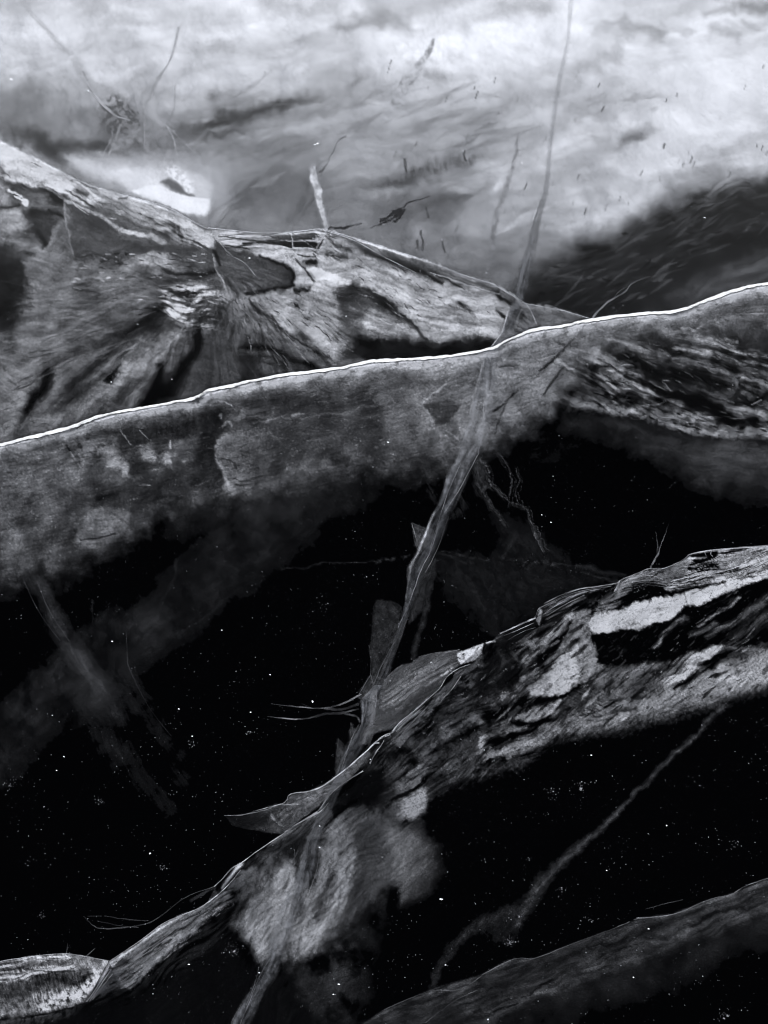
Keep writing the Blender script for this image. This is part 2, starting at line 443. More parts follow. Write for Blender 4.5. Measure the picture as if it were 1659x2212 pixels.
def paint_gleam():
    c = Cv(120, 305, 480, 490, 1.7, seed=23)
    f = fbm(c.X, c.Y, 10, 4, 31); ha = c.streak(14, 90, 14, 3, 3, 4)
    edge = lambda: 1 - sstep(0, 1, (c.X - 438 - 9 * np.sin(np.clip((c.Y - 395) / 70, 0, 1) * 3.14)) / np.interp(c.Y, [340, 400, 430, 470], [70, 60, 22, 14]))
    # opacity of the painted gleam
    c.p(.55, Z1(480, 200, 700, 200, 1000, 180, 1250, 190, 1430, 210, 1560, 300, 1570, 640, 1400, 640, 1000, 470, 800, 440, 560, 300), 46, 5, 1, .5 + .5 * ha)
    c.p(.85, Z1(500, 218, 640, 232, 800, 285, 1040, 270, 1300, 270, 1480, 330, 1560, 430, 1560, 640, 1300, 600, 980, 460, 700, 360, 560, 290), 26, 4, .95)
    c.p(1, Z1(800, 290, 1000, 310, 1240, 300, 1420, 330, 1560, 420, 1560, 660, 1400, 640, 1000, 480, 860, 390), 16, 4, .9)
    O = c.V * edge()
    c.V = np.full_like(c.V, 214)
    c.p(240, Z1(560, 230, 760, 290, 1000, 300, 1200, 400, 1330, 480, 1100, 480, 850, 380, 640, 280), 26, 5, .8)
    c.p(178, Z1(690, 390, 900, 430, 990, 470, 940, 500, 740, 460, 620, 400), 16, 4, .8); c.p(190, Z1(1060, 210, 1300, 230, 1460, 300, 1300, 330, 1150, 300), 26, 4, .6)
    c.p(246, Z1(1220, 290, 1300, 290, 1420, 370, 1460, 480, 1380, 505, 1280, 400), 9, 4, .95, sstep(.3, .55, f))
    c.p(86, Z1(1190, 400, 1250, 380, 1330, 430, 1370, 480, 1445, 505, 1410, 515, 1300, 480), 10, 3, .9)
    c.p(255, Z1(975, 462, 1080, 432, 1180, 422, 1260, 468, 1400, 512, 1560, 525, 1560, 660, 1420, 640, 1280, 600, 1120, 548, 1020, 492), 5, 1.2)
    c.grain(.04)
    c.O = (O * (1 - c.below([(q[0], q[1] - 1) for q in RIDGE], 4, 2))).astype(np.float32)
    return c

# ------------------------------------------------------------------ the far ridge fracture
def paint_ridge():
    c = Cv(-200, 205, 1330, 1000, 2.0, seed=40); c.wk = 1.5
    X, Y = c.X, c.Y
    top = np.interp(X, RIDGE[:, 0], RIDGE[:, 1])
    c.V[:] = 78
    n1 = fbm(X, Y, 60, 4, 41); n2 = np.where(Y - top < 110, c.streak(24, 50, 6, 13, 3, 4), c.streak(10, 46, 9, 14, 3, 4)) * .75 + .25 * fbm(X, Y, 12, 3, 45); hor = c.streak(6, 70, 12, 3, 4, 8)
    par = c.streak(27, 150, 7, 5, 4, 5); fanL = c.fan(455, 560, 160, 22, 6, 4, 5); fanB = c.fan(520, 560, 200, 14, 8, 4, 6)
    c.V += (n1 - .5) * 30
    # left: pale slope under the crest
    c.p(165, Z1(-700, -200, 0, 85, 250, 210, 560, 360, 960, 470, 1450, 700, 1560, 760, 1560, 880, 1200, 760, 900, 640, 500, 520, 300, 440, 60, 380, -700, 200), 14, 5, .9)
    c.mod(par, .2, c.below([(p[0], p[1] - 4) for p in RIDGE], 3) * (1 - sstep(60, 130, Y - top)) * sstep(40, 160, X))
    c.p(184, Z1(-700, -180, 0, 100, 180, 190, 400, 330, 300, 400, 100, 330, -700, 60), 22, 6, .7)
    c.s(90, Z1(180, 220, 250, 280, 290, 240), 9, 1, 4, .7, sstep(.4, .6, n2)); c.s(120, Z1(330, 330, 420, 370), 8, 1, 4, .5)
    for q, v, w in [(Z1(530, 385, 650, 430, 720, 460), 45, 4), (Z1(480, 455, 600, 520, 700, 590), 50, 5), (Z1(560, 455, 630, 490), 40, 12), (Z1(600, 390, 700, 420), 60, 3),
                    (Z1(300, 430, 400, 500, 480, 540), 30, 14), (Z1(370, 600, 420, 630, 465, 665), 18, 8), (Z1(380, 510, 450, 540), 22, 16),
                    (Z1(750, 590, 830, 660, 930, 690), 58, 26), (Z1(820, 570, 920, 590, 940, 680), 52, 26),
                    (Z1(1110, 660, 1170, 700, 1280, 720, 1300, 760), 20, 16), (Z1(1150, 770, 1250, 790), 34, 14), (Z1(1330, 730, 1350, 830), 34, 7),
                    (Z1(1440, 840, 1540, 890), 40, 8), (Z1(1430, 710, 1520, 745), 34, 8), (Z1(880, 520, 960, 515), 50, 4)]:
        c.s(v, q, w, .9, 4, .85)
    c.p(96, Z1(700, 560, 960, 560, 1100, 640, 1150, 740, 950, 730, 820, 680, 700, 620), 14, 5, .6)
    c.s(142, Z1(480, 540, 620, 600, 720, 640, 850, 720, 930, 770, 1050, 790), (12, 18), .8, 3, .95); c.s(150, Z1(930, 760, 1100, 800, 1200, 840), (8, 26), .8, 4, .8)
    c.s(130, Z1(300, 430, 480, 530, 600, 590), 8, .8, 3, .6)
    c.s(225, Z1(70, 460, 120, 500, 185, 550), (10, 20), .8, 4, .95, sstep(.2, .5, n2)); c.p(140, Z1(-300, 250, 70, 440, 60, 560, -300, 560), 20, 5, .7)
    c.s(40, Z1(-20, 280, 20, 320), 16, 1, 4, .8)
    # left, lower: broken dark and pale planes
    c.p(64, Z1(490, 560, 720, 640, 880, 760, 960, 860, 1080, 880, 1000, 960, 780, 960, 560, 1010, 520, 760), 14, 5, .95)
    c.p(46, Z1(170, 600, 380, 600, 440, 680, 400, 800, 320, 890, 240, 800, 180, 780), 14, 6, .9)
    c.s(24, Z1(250, 620, 400, 610), 14, 1, 5, .7); c.s(26, Z1(270, 760, 330, 880), 12, 1, 5, .8)
    c.p(118, Z1(-600, 580, 40, 620, 150, 600, 230, 680, 200, 740, 60, 780, -600, 780), 18, 6, .8); c.s(44, Z1(-60, 600, 60, 590, 140, 575), 6, 1, 3, .7)
    c.p(86, Z1(440, 690, 500, 720, 520, 800, 540, 1010, 480, 860, 440, 900, 330, 900, 380, 820), 10, 5, .8)
    c.s(112, Z1(480, 560, 475, 660, 500, 760, 545, 960), 3.5, .9, 2, .8); c.s(105, Z1(430, 740, 380, 840, 320, 920), 9, 1, 3, .6)
    c.s(110, Z1(80, 860, 200, 880, 300, 930), 14, 1, 6, .7); c.s(40, Z1(200, 930, 290, 950), 10, 1, 4, .7); c.s(28, Z1(220, 1000, 280, 1010), 10, 1, 4, .8)
    c.p(66, Z1(-700, 780, 100, 880, 160, 960, 0, 960, -700, 960), 16, 5, .9)
    c.p(5, Z1(-700, 960, 10, 900, 100, 960, 160, 970, 180, 1080, 210, 1160, 220, 1250, 240, 1330, 150, 1400, 60, 1480, -700, 1700), 80, 9, .92)
    c.p(98, Z1(170, 1000, 300, 930, 480, 940, 500, 1050, 440, 1250, 400, 1422, 260, 1422, 210, 1150), 12, 5, .85)
    c.mod(c.streak(84, 90, 7, 9, 4, 5), .3, sstep(40, 60, X) * (1 - sstep(140, 170, X)) * sstep(560, 640, Y))
    c.s(46, Z1(390, 1100, 400, 1200, 430, 1280), 9, 1, 4, .6); c.p(60, Z1(410, 1000, 500, 1030, 470, 1150, 420, 1240, 400, 1130), 7, 4, .6)
    c.p(104, Z1(520, 1040, 570, 1080, 560, 1180, 460, 1300, 430, 1290, 480, 1130), 8, 4, .6)
    for q, w in [(Z1(560, 1180, 640, 1205, 720, 1220), 7), (Z1(570, 1150, 660, 1170), 5), (Z1(860, 1200, 960, 1260, 1000, 1290), 9), (Z1(770, 990, 830, 960, 890, 1000), 8)]:
        c.s(34, q, w, 1, 4, .8)
    c.p(98, Z1(780, 1080, 860, 1050, 960, 1090, 1100, 1120, 1000, 1200, 1080, 1300, 820, 1300, 700, 1150), 16, 6, .7)
    c.p(128, Z1(1050, 970, 1100, 920, 1180, 930, 1240, 1000, 1290, 1030, 1100, 1010), 10, 5, .8); c.b(126, 408, 565, 13, 13, 0, .5, 4, .8); c.b(126, 335, 588, 20, 7, 0, .8, 4, .8)
    c.p(66, Z1(1100, 830, 1300, 850, 1480, 900, 1570, 900, 1580, 1040, 1350, 1030, 1250, 960, 1130, 900), 16, 6, .85)
    c.s(26, Z1(1050, 1030, 1300, 1070, 1430, 1080, 1590, 1075), (6, 12), 1, 4, .9); c.s(46, Z1(1120, 1130, 1300, 1110, 1500, 1110), 12, 1, 5, .7)
    # middle: mottled knot of bright crumbs
    kn = sstep(.36, .72, hor * .5 + n2 * .5)
    c.p(150, Z1(1180, 1180, 1560, 1150, 1680, 1250, 1660, 1420, 1600, 1520, 1350, 1500, 1250, 1422, 1180, 1350), 26, 8, .9, kn)
    c.s(34, Z1(1270, 1210, 1400, 1230, 1500, 1290), 22, 1, 8, .75); c.s(28, Z1(1480, 1400, 1560, 1410), 9, 1, 4, .8); c.s(24, Z1(1220, 1240, 1225, 1290), 4, 1, 3, .8)
    # hub under the crest, with its hanging splinter
    c.p(156, Z1(1500, 760, 1590, 770, 1590, 890, 1540, 880, 1420, 820), 8, 3, .9); c.s(12, Z2(85, 155, 200, 155), 7, .8, 2, .9); c.s(10, Z2(95, 150, 95, 180), 3, .8, 1, .9)
    c.p(66, Z2(180, 230, 300, 330, 420, 440, 520, 560, 430, 590, 340, 640, 260, 540, 200, 500, 160, 330), 8, 4, .9)
    c.s(22, Z2(160, 320, 180, 380, 210, 430), 7, 1, 4, .8); c.s(34, Z2(250, 545, 300, 590, 330, 650, 270, 700), 9, 1, 4, .7); c.s(138, Z2(190, 240, 270, 330, 420, 440, 510, 540), 3, .8, 2, .8)
    c.s(120, Z2(150, 340, 180, 470, 240, 560, 260, 700), 3.5, .9, 2, .8)
    # crest, middle stretch: black slots between pale threads
    c.p(140, Z2(150, 150, 500, 190, 660, 185, 950, 150, 1000, 170, 980, 320, 740, 300, 560, 300, 300, 300, 170, 230), 8, 2, .9)
    c.mod(c.streak(3, 120, 4.5, 10, 3, 2), .5, sstep(470, 490, X) * (1 - sstep(690, 710, X)) * (1 - sstep(530, 545, Y)))
    for q, w, v in [(Z2(200, 205, 400, 235, 600, 240, 900, 215), (3, 9), 22), (Z2(380, 265, 560, 260, 740, 290), 6, 16), (Z2(560, 250, 740, 265), (4, 12), 6), (Z2(590, 210, 740, 215, 920, 200), 7, 8),
                    (Z2(760, 255, 915, 275), 14, 3), (Z2(520, 200, 700, 180, 920, 172, 1000, 180), 4, 20), (Z2(250, 275, 400, 300, 520, 330), 5, 40), (Z2(930, 300, 970, 240), 6, 40)]:
        c.s(v, q, w, .8, 1.6, .95)
    c.p(4, Z2(560, 205, 740, 200, 915, 185, 918, 240, 750, 235, 600, 225), 3, 1, .9); c.p(2, Z2(600, 250, 735, 245, 920, 262, 915, 300, 740, 285, 620, 268), 3, 1, .93)
    c.s(150, Z2(740, 195, 745, 300), 4, .8, 1, .8); c.s(120, Z2(480, 240, 620, 236, 760, 246, 920, 250), 3, .8, 1, .8)
    # right of the hub: pale torn plane
    tx = sstep(.2, .6, n2)
    c.p(150, Z2(420, 300, 740, 300, 960, 320, 1150, 380, 1250, 470, 1200, 560, 1000, 640, 860, 720, 700, 620, 760, 560, 740, 450, 600, 380, 480, 340), 16, 5, .92)
    c.p(134, Z2(380, 650, 740, 610, 1000, 620, 1100, 660, 1080, 900, 1000, 960, 700, 930, 500, 740), 22, 6, .85)
    c.p(130, Z2(980, 190, 1100, 230, 1300, 340, 1659, 480, 2000, 580, 2250, 640, 2380, 720, 2260, 980, 2060, 1010, 1900, 1020, 1659, 900, 1400, 700, 1250, 580, 1000, 440), 14, 4, .95)
    c.p(60, Z2(280, 310, 440, 330, 560, 370, 730, 450, 760, 560, 600, 600, 430, 630, 340, 520), 9, 4, .93)
    c.s(26, Z2(500, 345, 620, 410, 740, 470, 750, 560), (6, 10), 1, 4, .8); c.s(22, Z2(400, 640, 560, 605, 760, 580), 9, 1, 4, .85)
    c.p(78, Z2(300, 420, 480, 470, 560, 540, 440, 560), 10, 4, .5)
    c.p(205, Z2(870, 440, 980, 450, 1040, 500, 1160, 550, 1170, 575, 1060, 560, 920, 520), 6, 4, .95); c.b(186, 666, 655, 13, 22, 10, .7, 3, .85); c.s(170, Z2(1040, 510, 1170, 560), 5, .8, 2, .8)
    for q, w, v in [(Z2(850, 405, 920, 410), 12, 18), (Z2(760, 620, 860, 600), 10, 22), (Z2(790, 400, 850, 470, 890, 550), 5, 60), (Z2(800, 350, 930, 368), 4, 30), (Z2(1000, 330, 1150, 370), 11, 62),
                    (Z2(980, 210, 1080, 290, 1180, 320), 6, 70), (Z2(1180, 430, 1250, 440), 12, 80), (Z2(940, 690, 1050, 710), 8, 70), (Z2(1120, 650, 1280, 620, 1380, 700), 30, 52),
                    (Z2(1200, 700, 1400, 740), 14, 60), (Z2(1150, 820, 1280, 810), 18, 56), (Z2(1180, 920, 1240, 910), 9, 70), (Z2(740, 700, 880, 820), 3, 40), (Z2(740, 950, 880, 970), 10, 52),
                    (Z2(1360, 650, 1460, 750, 1560, 840, 1659, 900), 10, 44), (Z2(930, 780, 1040, 800), 12, 88)]:
        c.s(v, q, w, 1, 5, .85)
    # crest, right stretch
    c.s(158, Z2(1050, 170, 1300, 260, 1500, 320, 1659, 370, 2000, 460, 2230, 545, 2380, 620), (8, 16), .7, 2, .95)
    for q, w, v in [(Z2(1010, 170, 1180, 240, 1320, 330, 1480, 400, 1700, 470), (5, 16), 40), (Z2(1100, 210, 1250, 280), 4, 60), (C2(120, 1120, 280, 1210, 350, 1250), (8, 2), 46),
                    (C2(0, 1085, 120, 1150, 250, 1220), 7, 44), (C2(180, 1150, 330, 1200, 430, 1240), 3, 60), (C2(400, 1225, 470, 1250, 500, 1290), 9, 40), (C2(490, 1230, 500, 1280, 545, 1310), 7, 26),
                    (C2(330, 1310, 390, 1370), 10, 36), (C2(240, 1290, 265, 1315), 6, 52), (C2(480, 1340, 540, 1380), 8, 40), (C2(500, 1360, 560, 1400), 5, 40), (C2(610, 1330, 640, 1380, 660, 1420), 4, 60),
                    (C2(640, 1340, 760, 1370, 850, 1385), 4, 50), (C2(660, 1350, 720, 1390, 800, 1420), 4, 50)]:
        c.s(v, q, w, .9, 2.5, .9)
    c.s(165, C2(560, 1275, 720, 1325, 900, 1378), 5, .8, 1.5, .9); c.s(135, C2(200, 1175, 420, 1250, 500, 1270), 4, .8, 1.5, .8)
    c.p(98, C2(560, 1280, 720, 1330, 900, 1378, 720, 1410, 640, 1410), 6, 3, .8)
    # dark toe on the right
    c.p(20, Z2(1150, 1020, 1250, 950, 1400, 960, 1560, 1000, 1800, 1010, 2050, 1000, 2190, 970, 2260, 1010, 2200, 1090, 1659, 1180, 1340, 1180, 1250, 1100), 22, 7, .95)
    c.s(40, C2(0, 1500, 200, 1480, 340, 1490), 6, 1, 4, .7); c.s(118, Z2(1300, 860, 1450, 880, 1600, 940, 1659, 960), 18, 1, 6, .8)
    # lower middle: fans running down to the white line
    m = sstep(690, 740, Y + (X - 500) * -.28)
    c.V = np.where(True, c.V, c.V)
    c.p(92, Z2(300, 640, 500, 740, 720, 930, 1000, 960, 1200, 1080, 1270, 1150, 1000, 1200, 700, 1100, 500, 950, 300, 800), 22, 7, .8)
    c.p(54, Z2(60, 700, 300, 720, 500, 900, 740, 1060, 940, 1220, 700, 1330, 300, 1330, -60, 1330, -60, 900), 28, 8, .85)
    c.mod(fanB, .24, sstep(620, 700, Y) * sstep(415, 470, X) * (1 - sstep(780, 840, X)))
    for q, w, v in [(Z2(420, 680, 560, 800, 700, 920), 6, 46), (Z2(380, 1020, 560, 1040, 720, 1090, 860, 1170), 16, 24), (Z2(400, 1110, 560, 1110, 700, 1150), 8, 34), (Z2(1000, 1090, 1090, 1160), 6, 24),
                    (Z2(1140, 1090, 1190, 1110), 5, 24), (Z2(890, 1060, 1000, 1100), 5, 40), (Z2(1050, 960, 1120, 1040), 8, 60), (Z2(500, 950, 650, 1030), 9, 40), (Z2(540, 820, 640, 900), 6, 44), (Z2(1240, 1100, 1280, 1120), 7, 24)]:
        c.s(v, q, w, 1, 4, .85)
    c.s(118, Z2(860, 980, 1050, 1040, 1200, 1110, 1250, 1150), 14, 1, 5, .7); c.p(56, Z2(20, 1000, 200, 1020, 350, 1180, 400, 1300, 0, 1350, -150, 1350), 24, 6, .7)
    # lower left: long curved blades
    c.p(60, C3(0, 560, 60, 400, 200, 200, 560, 180, 760, 260, 860, 340, 640, 640, 300, 760, 0, 820), 40, 8, .75)
    for q, w, v in [(C3(860, 310, 840, 420, 760, 520, 640, 645), (10, 46), 6), (C3(680, 240, 580, 310, 440, 430, 300, 560), (40, 24), 20), (C3(640, 260, 560, 350, 420, 450), (20, 6), 18), (C3(440, 560, 340, 620, 230, 690), (22, 14), 20),
                    (C3(210, 510, 170, 590, 120, 660), (24, 12), 10), (C3(520, 500, 440, 560), 14, 24), (C3(480, 520, 470, 530), 16, 10), (C3(700, 470, 680, 560, 620, 640), 14, 6)]:
        c.s(v, q, w, 1, 4, .92)
    for q, w, v in [(C3(640, 350, 520, 420, 420, 500, 300, 600, 150, 740), (14, 28), 96), (C3(770, 350, 680, 430, 560, 520, 420, 610, 250, 720), (18, 30), 100), (C3(300, 50, 240, 240, 120, 500, 30, 700, 0, 790), (34, 46), 104),
                    (C3(200, 60, 190, 200, 80, 420, 0, 600), (20, 30), 96), (C3(470, 190, 320, 300, 200, 420), (36, 30), 88), (C3(100, 560, 60, 680), 24, 100)]:
        c.s(v, q, w, 1, 5, .8)
    c.s(112, C3(770, 345, 730, 390, 690, 430), (7, 3), .8, 2, .8); c.s(100, C3(640, 380, 600, 460), 2.5, .8, 2, .7); c.s(104, C3(275, 250, 265, 280), 3, .8, 1, .7); c.s(60, C3(900, 420, 860, 520, 800, 620), 40, 1, 8, .6)
    c.s(40, C3(900, 380, 1000, 400, 1080, 480, 1050, 540), 26, 1, 8, .6)
    c.mod(c.fan(430, 640, 260, 16, 9, 3, 4), .2, sstep(660, 760, Y) * (1 - sstep(420, 470, X)))
    K1, K2 = frame(0, 259.2, .5), frame(829.5, 259.2, .5)
    tx = sstep(-.2, .65, n2); tf = sstep(-.1, .7, fanB); tp = sstep(-.1, .7, par)
    P = lambda v, q, sf, op, t=None, r=6: c.p(v, q, sf, (r, r * .4), op, t, smooth=True)
    P(176, K1(-300, -60, 0, 85, 140, 160, 300, 240, 320, 300, 180, 290, 60, 240, -300, 120), 24, .6, tx); P(60, K1(300, 372, 440, 425, 560, 512, 640, 545, 600, 585, 480, 600, 330, 600, 310, 480), 20, .7)
    P(150, K1(300, 300, 480, 350, 640, 370, 800, 420, 900, 480, 860, 540, 700, 500, 560, 420, 420, 370), 18, .45, tp)
    P(92, K1(110, 600, 260, 570, 320, 640, 280, 700, 240, 800, 160, 1000, 60, 1250, 0, 1350, -300, 1450, -300, 1250, 0, 1050, 90, 850, 120, 700), 34, .75, tx); P(84, K1(330, 650, 560, 640, 700, 660, 690, 800, 600, 850, 450, 880, 300, 850, 270, 760), 46, .6, tx)
    P(132, K1(600, 600, 680, 570, 740, 610, 700, 650, 620, 640), 14, .8, tx); P(158, K1(690, 740, 800, 720, 900, 760, 930, 830, 900, 905, 830, 890, 740, 850, 690, 800), 30, .85, kn); P(40, K1(720, 730, 800, 745, 860, 780, 780, 770), 14, .7)
    P(100, K1(660, 920, 520, 1000, 400, 1080, 280, 1170, 190, 1240, 180, 1200, 300, 1080, 480, 960), 26, .8); P(108, K1(780, 915, 700, 1000, 640, 1070, 540, 1130, 420, 1195, 300, 1255, 200, 1305, 260, 1230, 420, 1130, 580, 1020, 700, 930), 24, .85)
    P(26, K1(690, 820, 600, 880, 500, 960, 420, 1030, 300, 1120, 275, 1180, 320, 1160, 430, 1075, 560, 970, 670, 890), 44, .9); P(16, K1(862, 880, 832, 980, 760, 1080, 700, 1150, 615, 1240, 745, 1220, 795, 1150, 835, 1050, 872, 960), 42, .9)
    P(28, K1(450, 1090, 380, 1130, 280, 1190, 215, 1275, 280, 1245, 400, 1175), 36, .85); P(22, K1(215, 1100, 150, 1160, 105, 1275, 140, 1260, 205, 1180), 36, .85); P(10, K1(520, 1060, 480, 1090, 440, 1130, 480, 1130), 14, .8)
    P(50, K1(885, 950, 980, 1000, 1040, 1080, 1080, 1130, 820, 1200, 765, 1210, 835, 1080), 30, .75); P(28, K1(1060, 990, 1130, 1050, 1060, 1140, 1030, 1050), 30, .6)
    P(132, K1(1090, 775, 1250, 740, 1400, 770, 1480, 900, 1560, 1000, 1460, 1045, 1300, 910, 1180, 840), 34, .8, tf); P(88, K1(980, 770, 1120, 830, 1300, 950, 1480, 1060, 1350, 1075, 1150, 970, 1000, 860), 26, .6, tf)
    c.s(20, K1(1040, 980, 1180, 990, 1280, 1040, 1400, 1085), (8, 12), 1, 4, .8, sstep(-.1, .6, n2)); c.s(36, K1(1080, 790, 1150, 850, 1250, 930, 1330, 980), 6, 1, 3, .7); c.s(30, K1(1050, 1040, 1180, 1050), 8, 1, 4, .7, sstep(.2, .6, n2))
    P(146, K2(0, 620, 200, 700, 330, 740, 430, 765, 490, 850, 475, 945, 430, 955, 300, 925, 200, 895, 100, 830, -40, 740, -200, 620), 26, .75, tx); P(128, K2(-60, 820, 60, 850, 160, 925, 60, 945, -80, 930), 20, .75, tx); c.s(44, K2(-60, 740, 60, 830, 190, 945), (12, 7), 1, 4, .8)
    P(24, K2(-140, 950, 0, 938, 160, 962, 300, 952, 400, 932, 455, 962, 440, 990, 300, 1018, 0, 1038, -180, 1045), 40, .88)
    fl = lambda x, y: math.degrees(math.atan2(y - 560, x - 470))
    up = K1(-200, 40, 0, 110, 300, 270, 560, 340, 900, 480, 900, 560, 500, 440, 280, 380, 0, 260)
    c.flecks(80, up, 26, 7, (14, 60), (2, 6), (185, 220), (.15, .45), 11); c.flecks(60, up, 27, 7, (8, 34), (2, 5), (14, 60), (.3, .8), 12)
    rt = K2(-240, 560, 0, 590, 300, 720, 520, 800, 480, 930, 200, 920, 0, 900, -200, 800)
    c.flecks(120, rt, lambda x, y: 32, 9, (10, 50), (1.5, 4), (165, 205), (.15, .5), 13); c.flecks(80, rt, 36, 10, (8, 36), (2, 5), (30, 70), (.3, .8), 14)
    lw = K1(1000, 700, 1300, 740, 1560, 1000, 1300, 1080, 1050, 1000); c.flecks(110, lw, fl, 7, (14, 60), (1.5, 3.5), (130, 170), (.2, .5), 15); c.flecks(110, lw, fl, 8, (10, 44), (2, 5), (18, 50), (.3, .8), 16)
    ll = K1(0, 700, 300, 620, 700, 700, 860, 900, 640, 1200, 200, 1320, 0, 1360); fb_ = lambda x, y: math.degrees(math.atan2(y - 600, x - 520)); c.flecks(150, ll, fb_, 8, (24, 110), (3, 9), (92, 122), (.12, .4), 17); c.flecks(80, ll, fb_, 8, (24, 90), (3, 10), (20, 46), (.15, .5), 18)
    mid = K1(300, 580, 900, 560, 940, 900, 700, 860, 320, 760); c.flecks(80, mid, 8, 12, (8, 30), (2, 6), (140, 190), (.2, .7), 19); c.flecks(90, mid, 8, 14, (8, 30), (2, 6), (16, 50), (.3, .8), 20)
    c.flecks(60, K2(-480, 440, -300, 420, -160, 520, -180, 620, -420, 600), 40, 14, (8, 34), (2, 5), (180, 220), (.3, .8), 21); c.flecks(50, K2(-480, 440, -300, 420, -160, 520, -180, 620, -420, 600), 30, 16, (8, 26), (2, 5), (14, 50), (.4, .9), 22)
    c.mod(n2, .05); c.mod(n1, .10); c.mod(fanL, .12, sstep(520, 600, Y)); c.mod(hor, .10)
    c.punch(1.55, 30)
    c.V *= c.below([(p[0], p[1] + 0) for p in RIDGE], 4.5, 2.2)
    c.V *= 1 - c.below([(p[0], p[1] - 4) for p in WHITE], 10, 1) * .93
    fade = np.interp(X, [-200, 1200, 1285, 1330], [1, 1, .7, 0])
    c.V *= fade
    c.grain(.16)
    return c

# ------------------------------------------------------------------ the fracture hanging under the white line
def paint_main():
    c = Cv(-200, 560, 1860, 1300, 2.0, seed=60); c.wk = 1.35
    X, Y = c.X, c.Y
    yt = np.interp(X, WHITE[:, 0], WHITE[:, 1])
    d = Y - yt
    base = np.interp(X, [-200, 0, 200, 400, 600, 800, 900, 1000, 1150, 1260, 1400, 1860], [78, 76, 74, 64, 62, 66, 84, 100, 108, 90, 90, 90])
    c.V = base.astype(np.float32)
    n1 = fbm(X, Y, 70, 4, 62); n2 = .25 * c.streak(-12, 44, 9, 13, 3, 4) + .75 * fbm(X, Y, 22, 3, 66); par = c.streak(-11, 110, 9, 3, 4, 5)
    c.V *= 1 + (n1 - .5) * .55
    for q, v, sf, op in [(C3(290, 810, 330, 800, 480, 790, 500, 850, 440, 870, 340, 890, 300, 850), 112, 12, .8), (C3(440, 910, 520, 880, 550, 930, 540, 950, 500, 940, 450, 930), 150, 7, .85),
                         (C3(600, 830, 640, 790, 670, 830, 700, 860, 640, 880, 600, 860), 116, 8, .8), (C3(700, 860, 740, 850, 735, 910, 710, 925), 138, 6, .85), (C3(740, 790, 840, 780, 850, 800, 760, 830), 92, 8, .7),
                         (C3(310, 860, 380, 880, 360, 940, 300, 950), 108, 9, .8), (C3(650, 915, 680, 905, 670, 920), 165, 3, .9), (C3(360, 1110, 420, 1090, 520, 1080, 560, 1160, 540, 1210, 440, 1260, 330, 1250, 350, 1180), 100, 8, .85),
                         (C3(790, 930, 860, 930, 840, 945), 110, 5, .7), (C3(770, 980, 830, 970, 810, 1000), 96, 7, .7), (C3(0, 870, 200, 850, 290, 860, 320, 960, 200, 1000, 0, 1000), 92, 30, .6),
                         (C3(1320, 930, 1460, 905, 1560, 880, 1600, 870, 1500, 920, 1350, 945), 100, 12, .7), (C3(1050, 660, 1150, 655, 1165, 670, 1060, 680), 110, 6, .6)]:
        c.p(min(v, 128) * 1.08, q, sf * 2.6, 10, op * .9, sstep(.0, .5, n2) if v > 100 else None, smooth=True)
    c.p(52, C3(520, 730, 690, 680, 850, 650, 860, 780, 740, 790, 660, 800, 560, 820), 10, 3, .8); c.p(40, C3(850, 650, 910, 640, 950, 700, 960, 780, 900, 830, 840, 900, 860, 780), 14, 5, .6)
    c.mod(c.streak(84, 60, 8, 9, 3, 2), .3, sstep(330, 345, X) * (1 - sstep(420, 430, X)) * (1 - sstep(930, 960, Y)))
    c.p(42, C3(400, 765, 520, 740, 540, 760, 460, 780), 8, 3, .7); c.p(50, C3(560, 890, 700, 890, 720, 930, 620, 950, 550, 930), 9, 5, .7)
    c.p(48, C3(960, 820, 900, 900, 920, 960, 860, 1010, 700, 1000, 690, 1060, 560, 1090, 430, 1050, 420, 1030, 680, 940, 850, 870), 26, 8, .6)
    c.p(58, C3(960, 700, 1300, 640, 1659, 660, 1659, 800, 1200, 860, 1150, 760), 30, 8, .5)
    c.s(92, C3(1000, 690, 1300, 700, 1659, 645), 8, 1, 5, .6); c.s(84, C3(1100, 720, 1380, 720, 1640, 690), 6, 1, 5, .5)
    P = lambda v, q, sf, op, t=None, r=6: c.p(v, q, sf, (r, r * .4), op, t, smooth=True)
    P(36, C3(845, 640, 930, 630, 965, 720, 950, 800, 900, 880, 840, 900, 855, 780), 26, .75); P(46, C3(1150, 760, 1400, 700, 1659, 690, 1659, 800, 1400, 860, 1180, 890), 50, .6); P(44, C3(420, 1000, 700, 950, 900, 910, 940, 1000, 850, 1045, 500, 1085), 40, .6); P(44, C3(520, 730, 690, 680, 840, 660, 850, 780, 660, 800, 560, 815), 16, .7)
    P(96, C3(-300, 880, 0, 870, 250, 860, 320, 980, 200, 1150, 0, 1260, -300, 1300), 60, .55, sstep(-.1, .8, n1)); P(84, C3(1050, 1060, 1300, 970, 1659, 880, 1900, 820, 1900, 950, 1500, 1000, 1200, 1060), 50, .5, sstep(0, .8, n2))
    # shell-shaped break
    c.p(104, C3(925, 850, 940, 800, 980, 770, 1050, 760, 1130, 800, 1170, 880, 1160, 960, 1090, 1040, 1000, 1040, 965, 1010, 970, 950), 12, 4, .85, .4 + .6 * sstep(560, 480, X))
    c.b(66, 556, 985, 34, 46, 20, 1, 8, .75); c.s(132, C3(930, 860, 960, 920, 985, 990, 1010, 1020), (4, 14), 1, 3, .8); c.s(120, C3(930, 830, 950, 795, 990, 775), 5, 1, 2, .7)
    for q in [C3(1020, 910, 1070, 905, 1110, 915), C3(1010, 960, 1060, 970, 1130, 950), C3(1020, 990, 1080, 985), C3(960, 870, 1000, 890, 1020, 930)]:
        c.s(46, q, 4, 1, 4, .7)
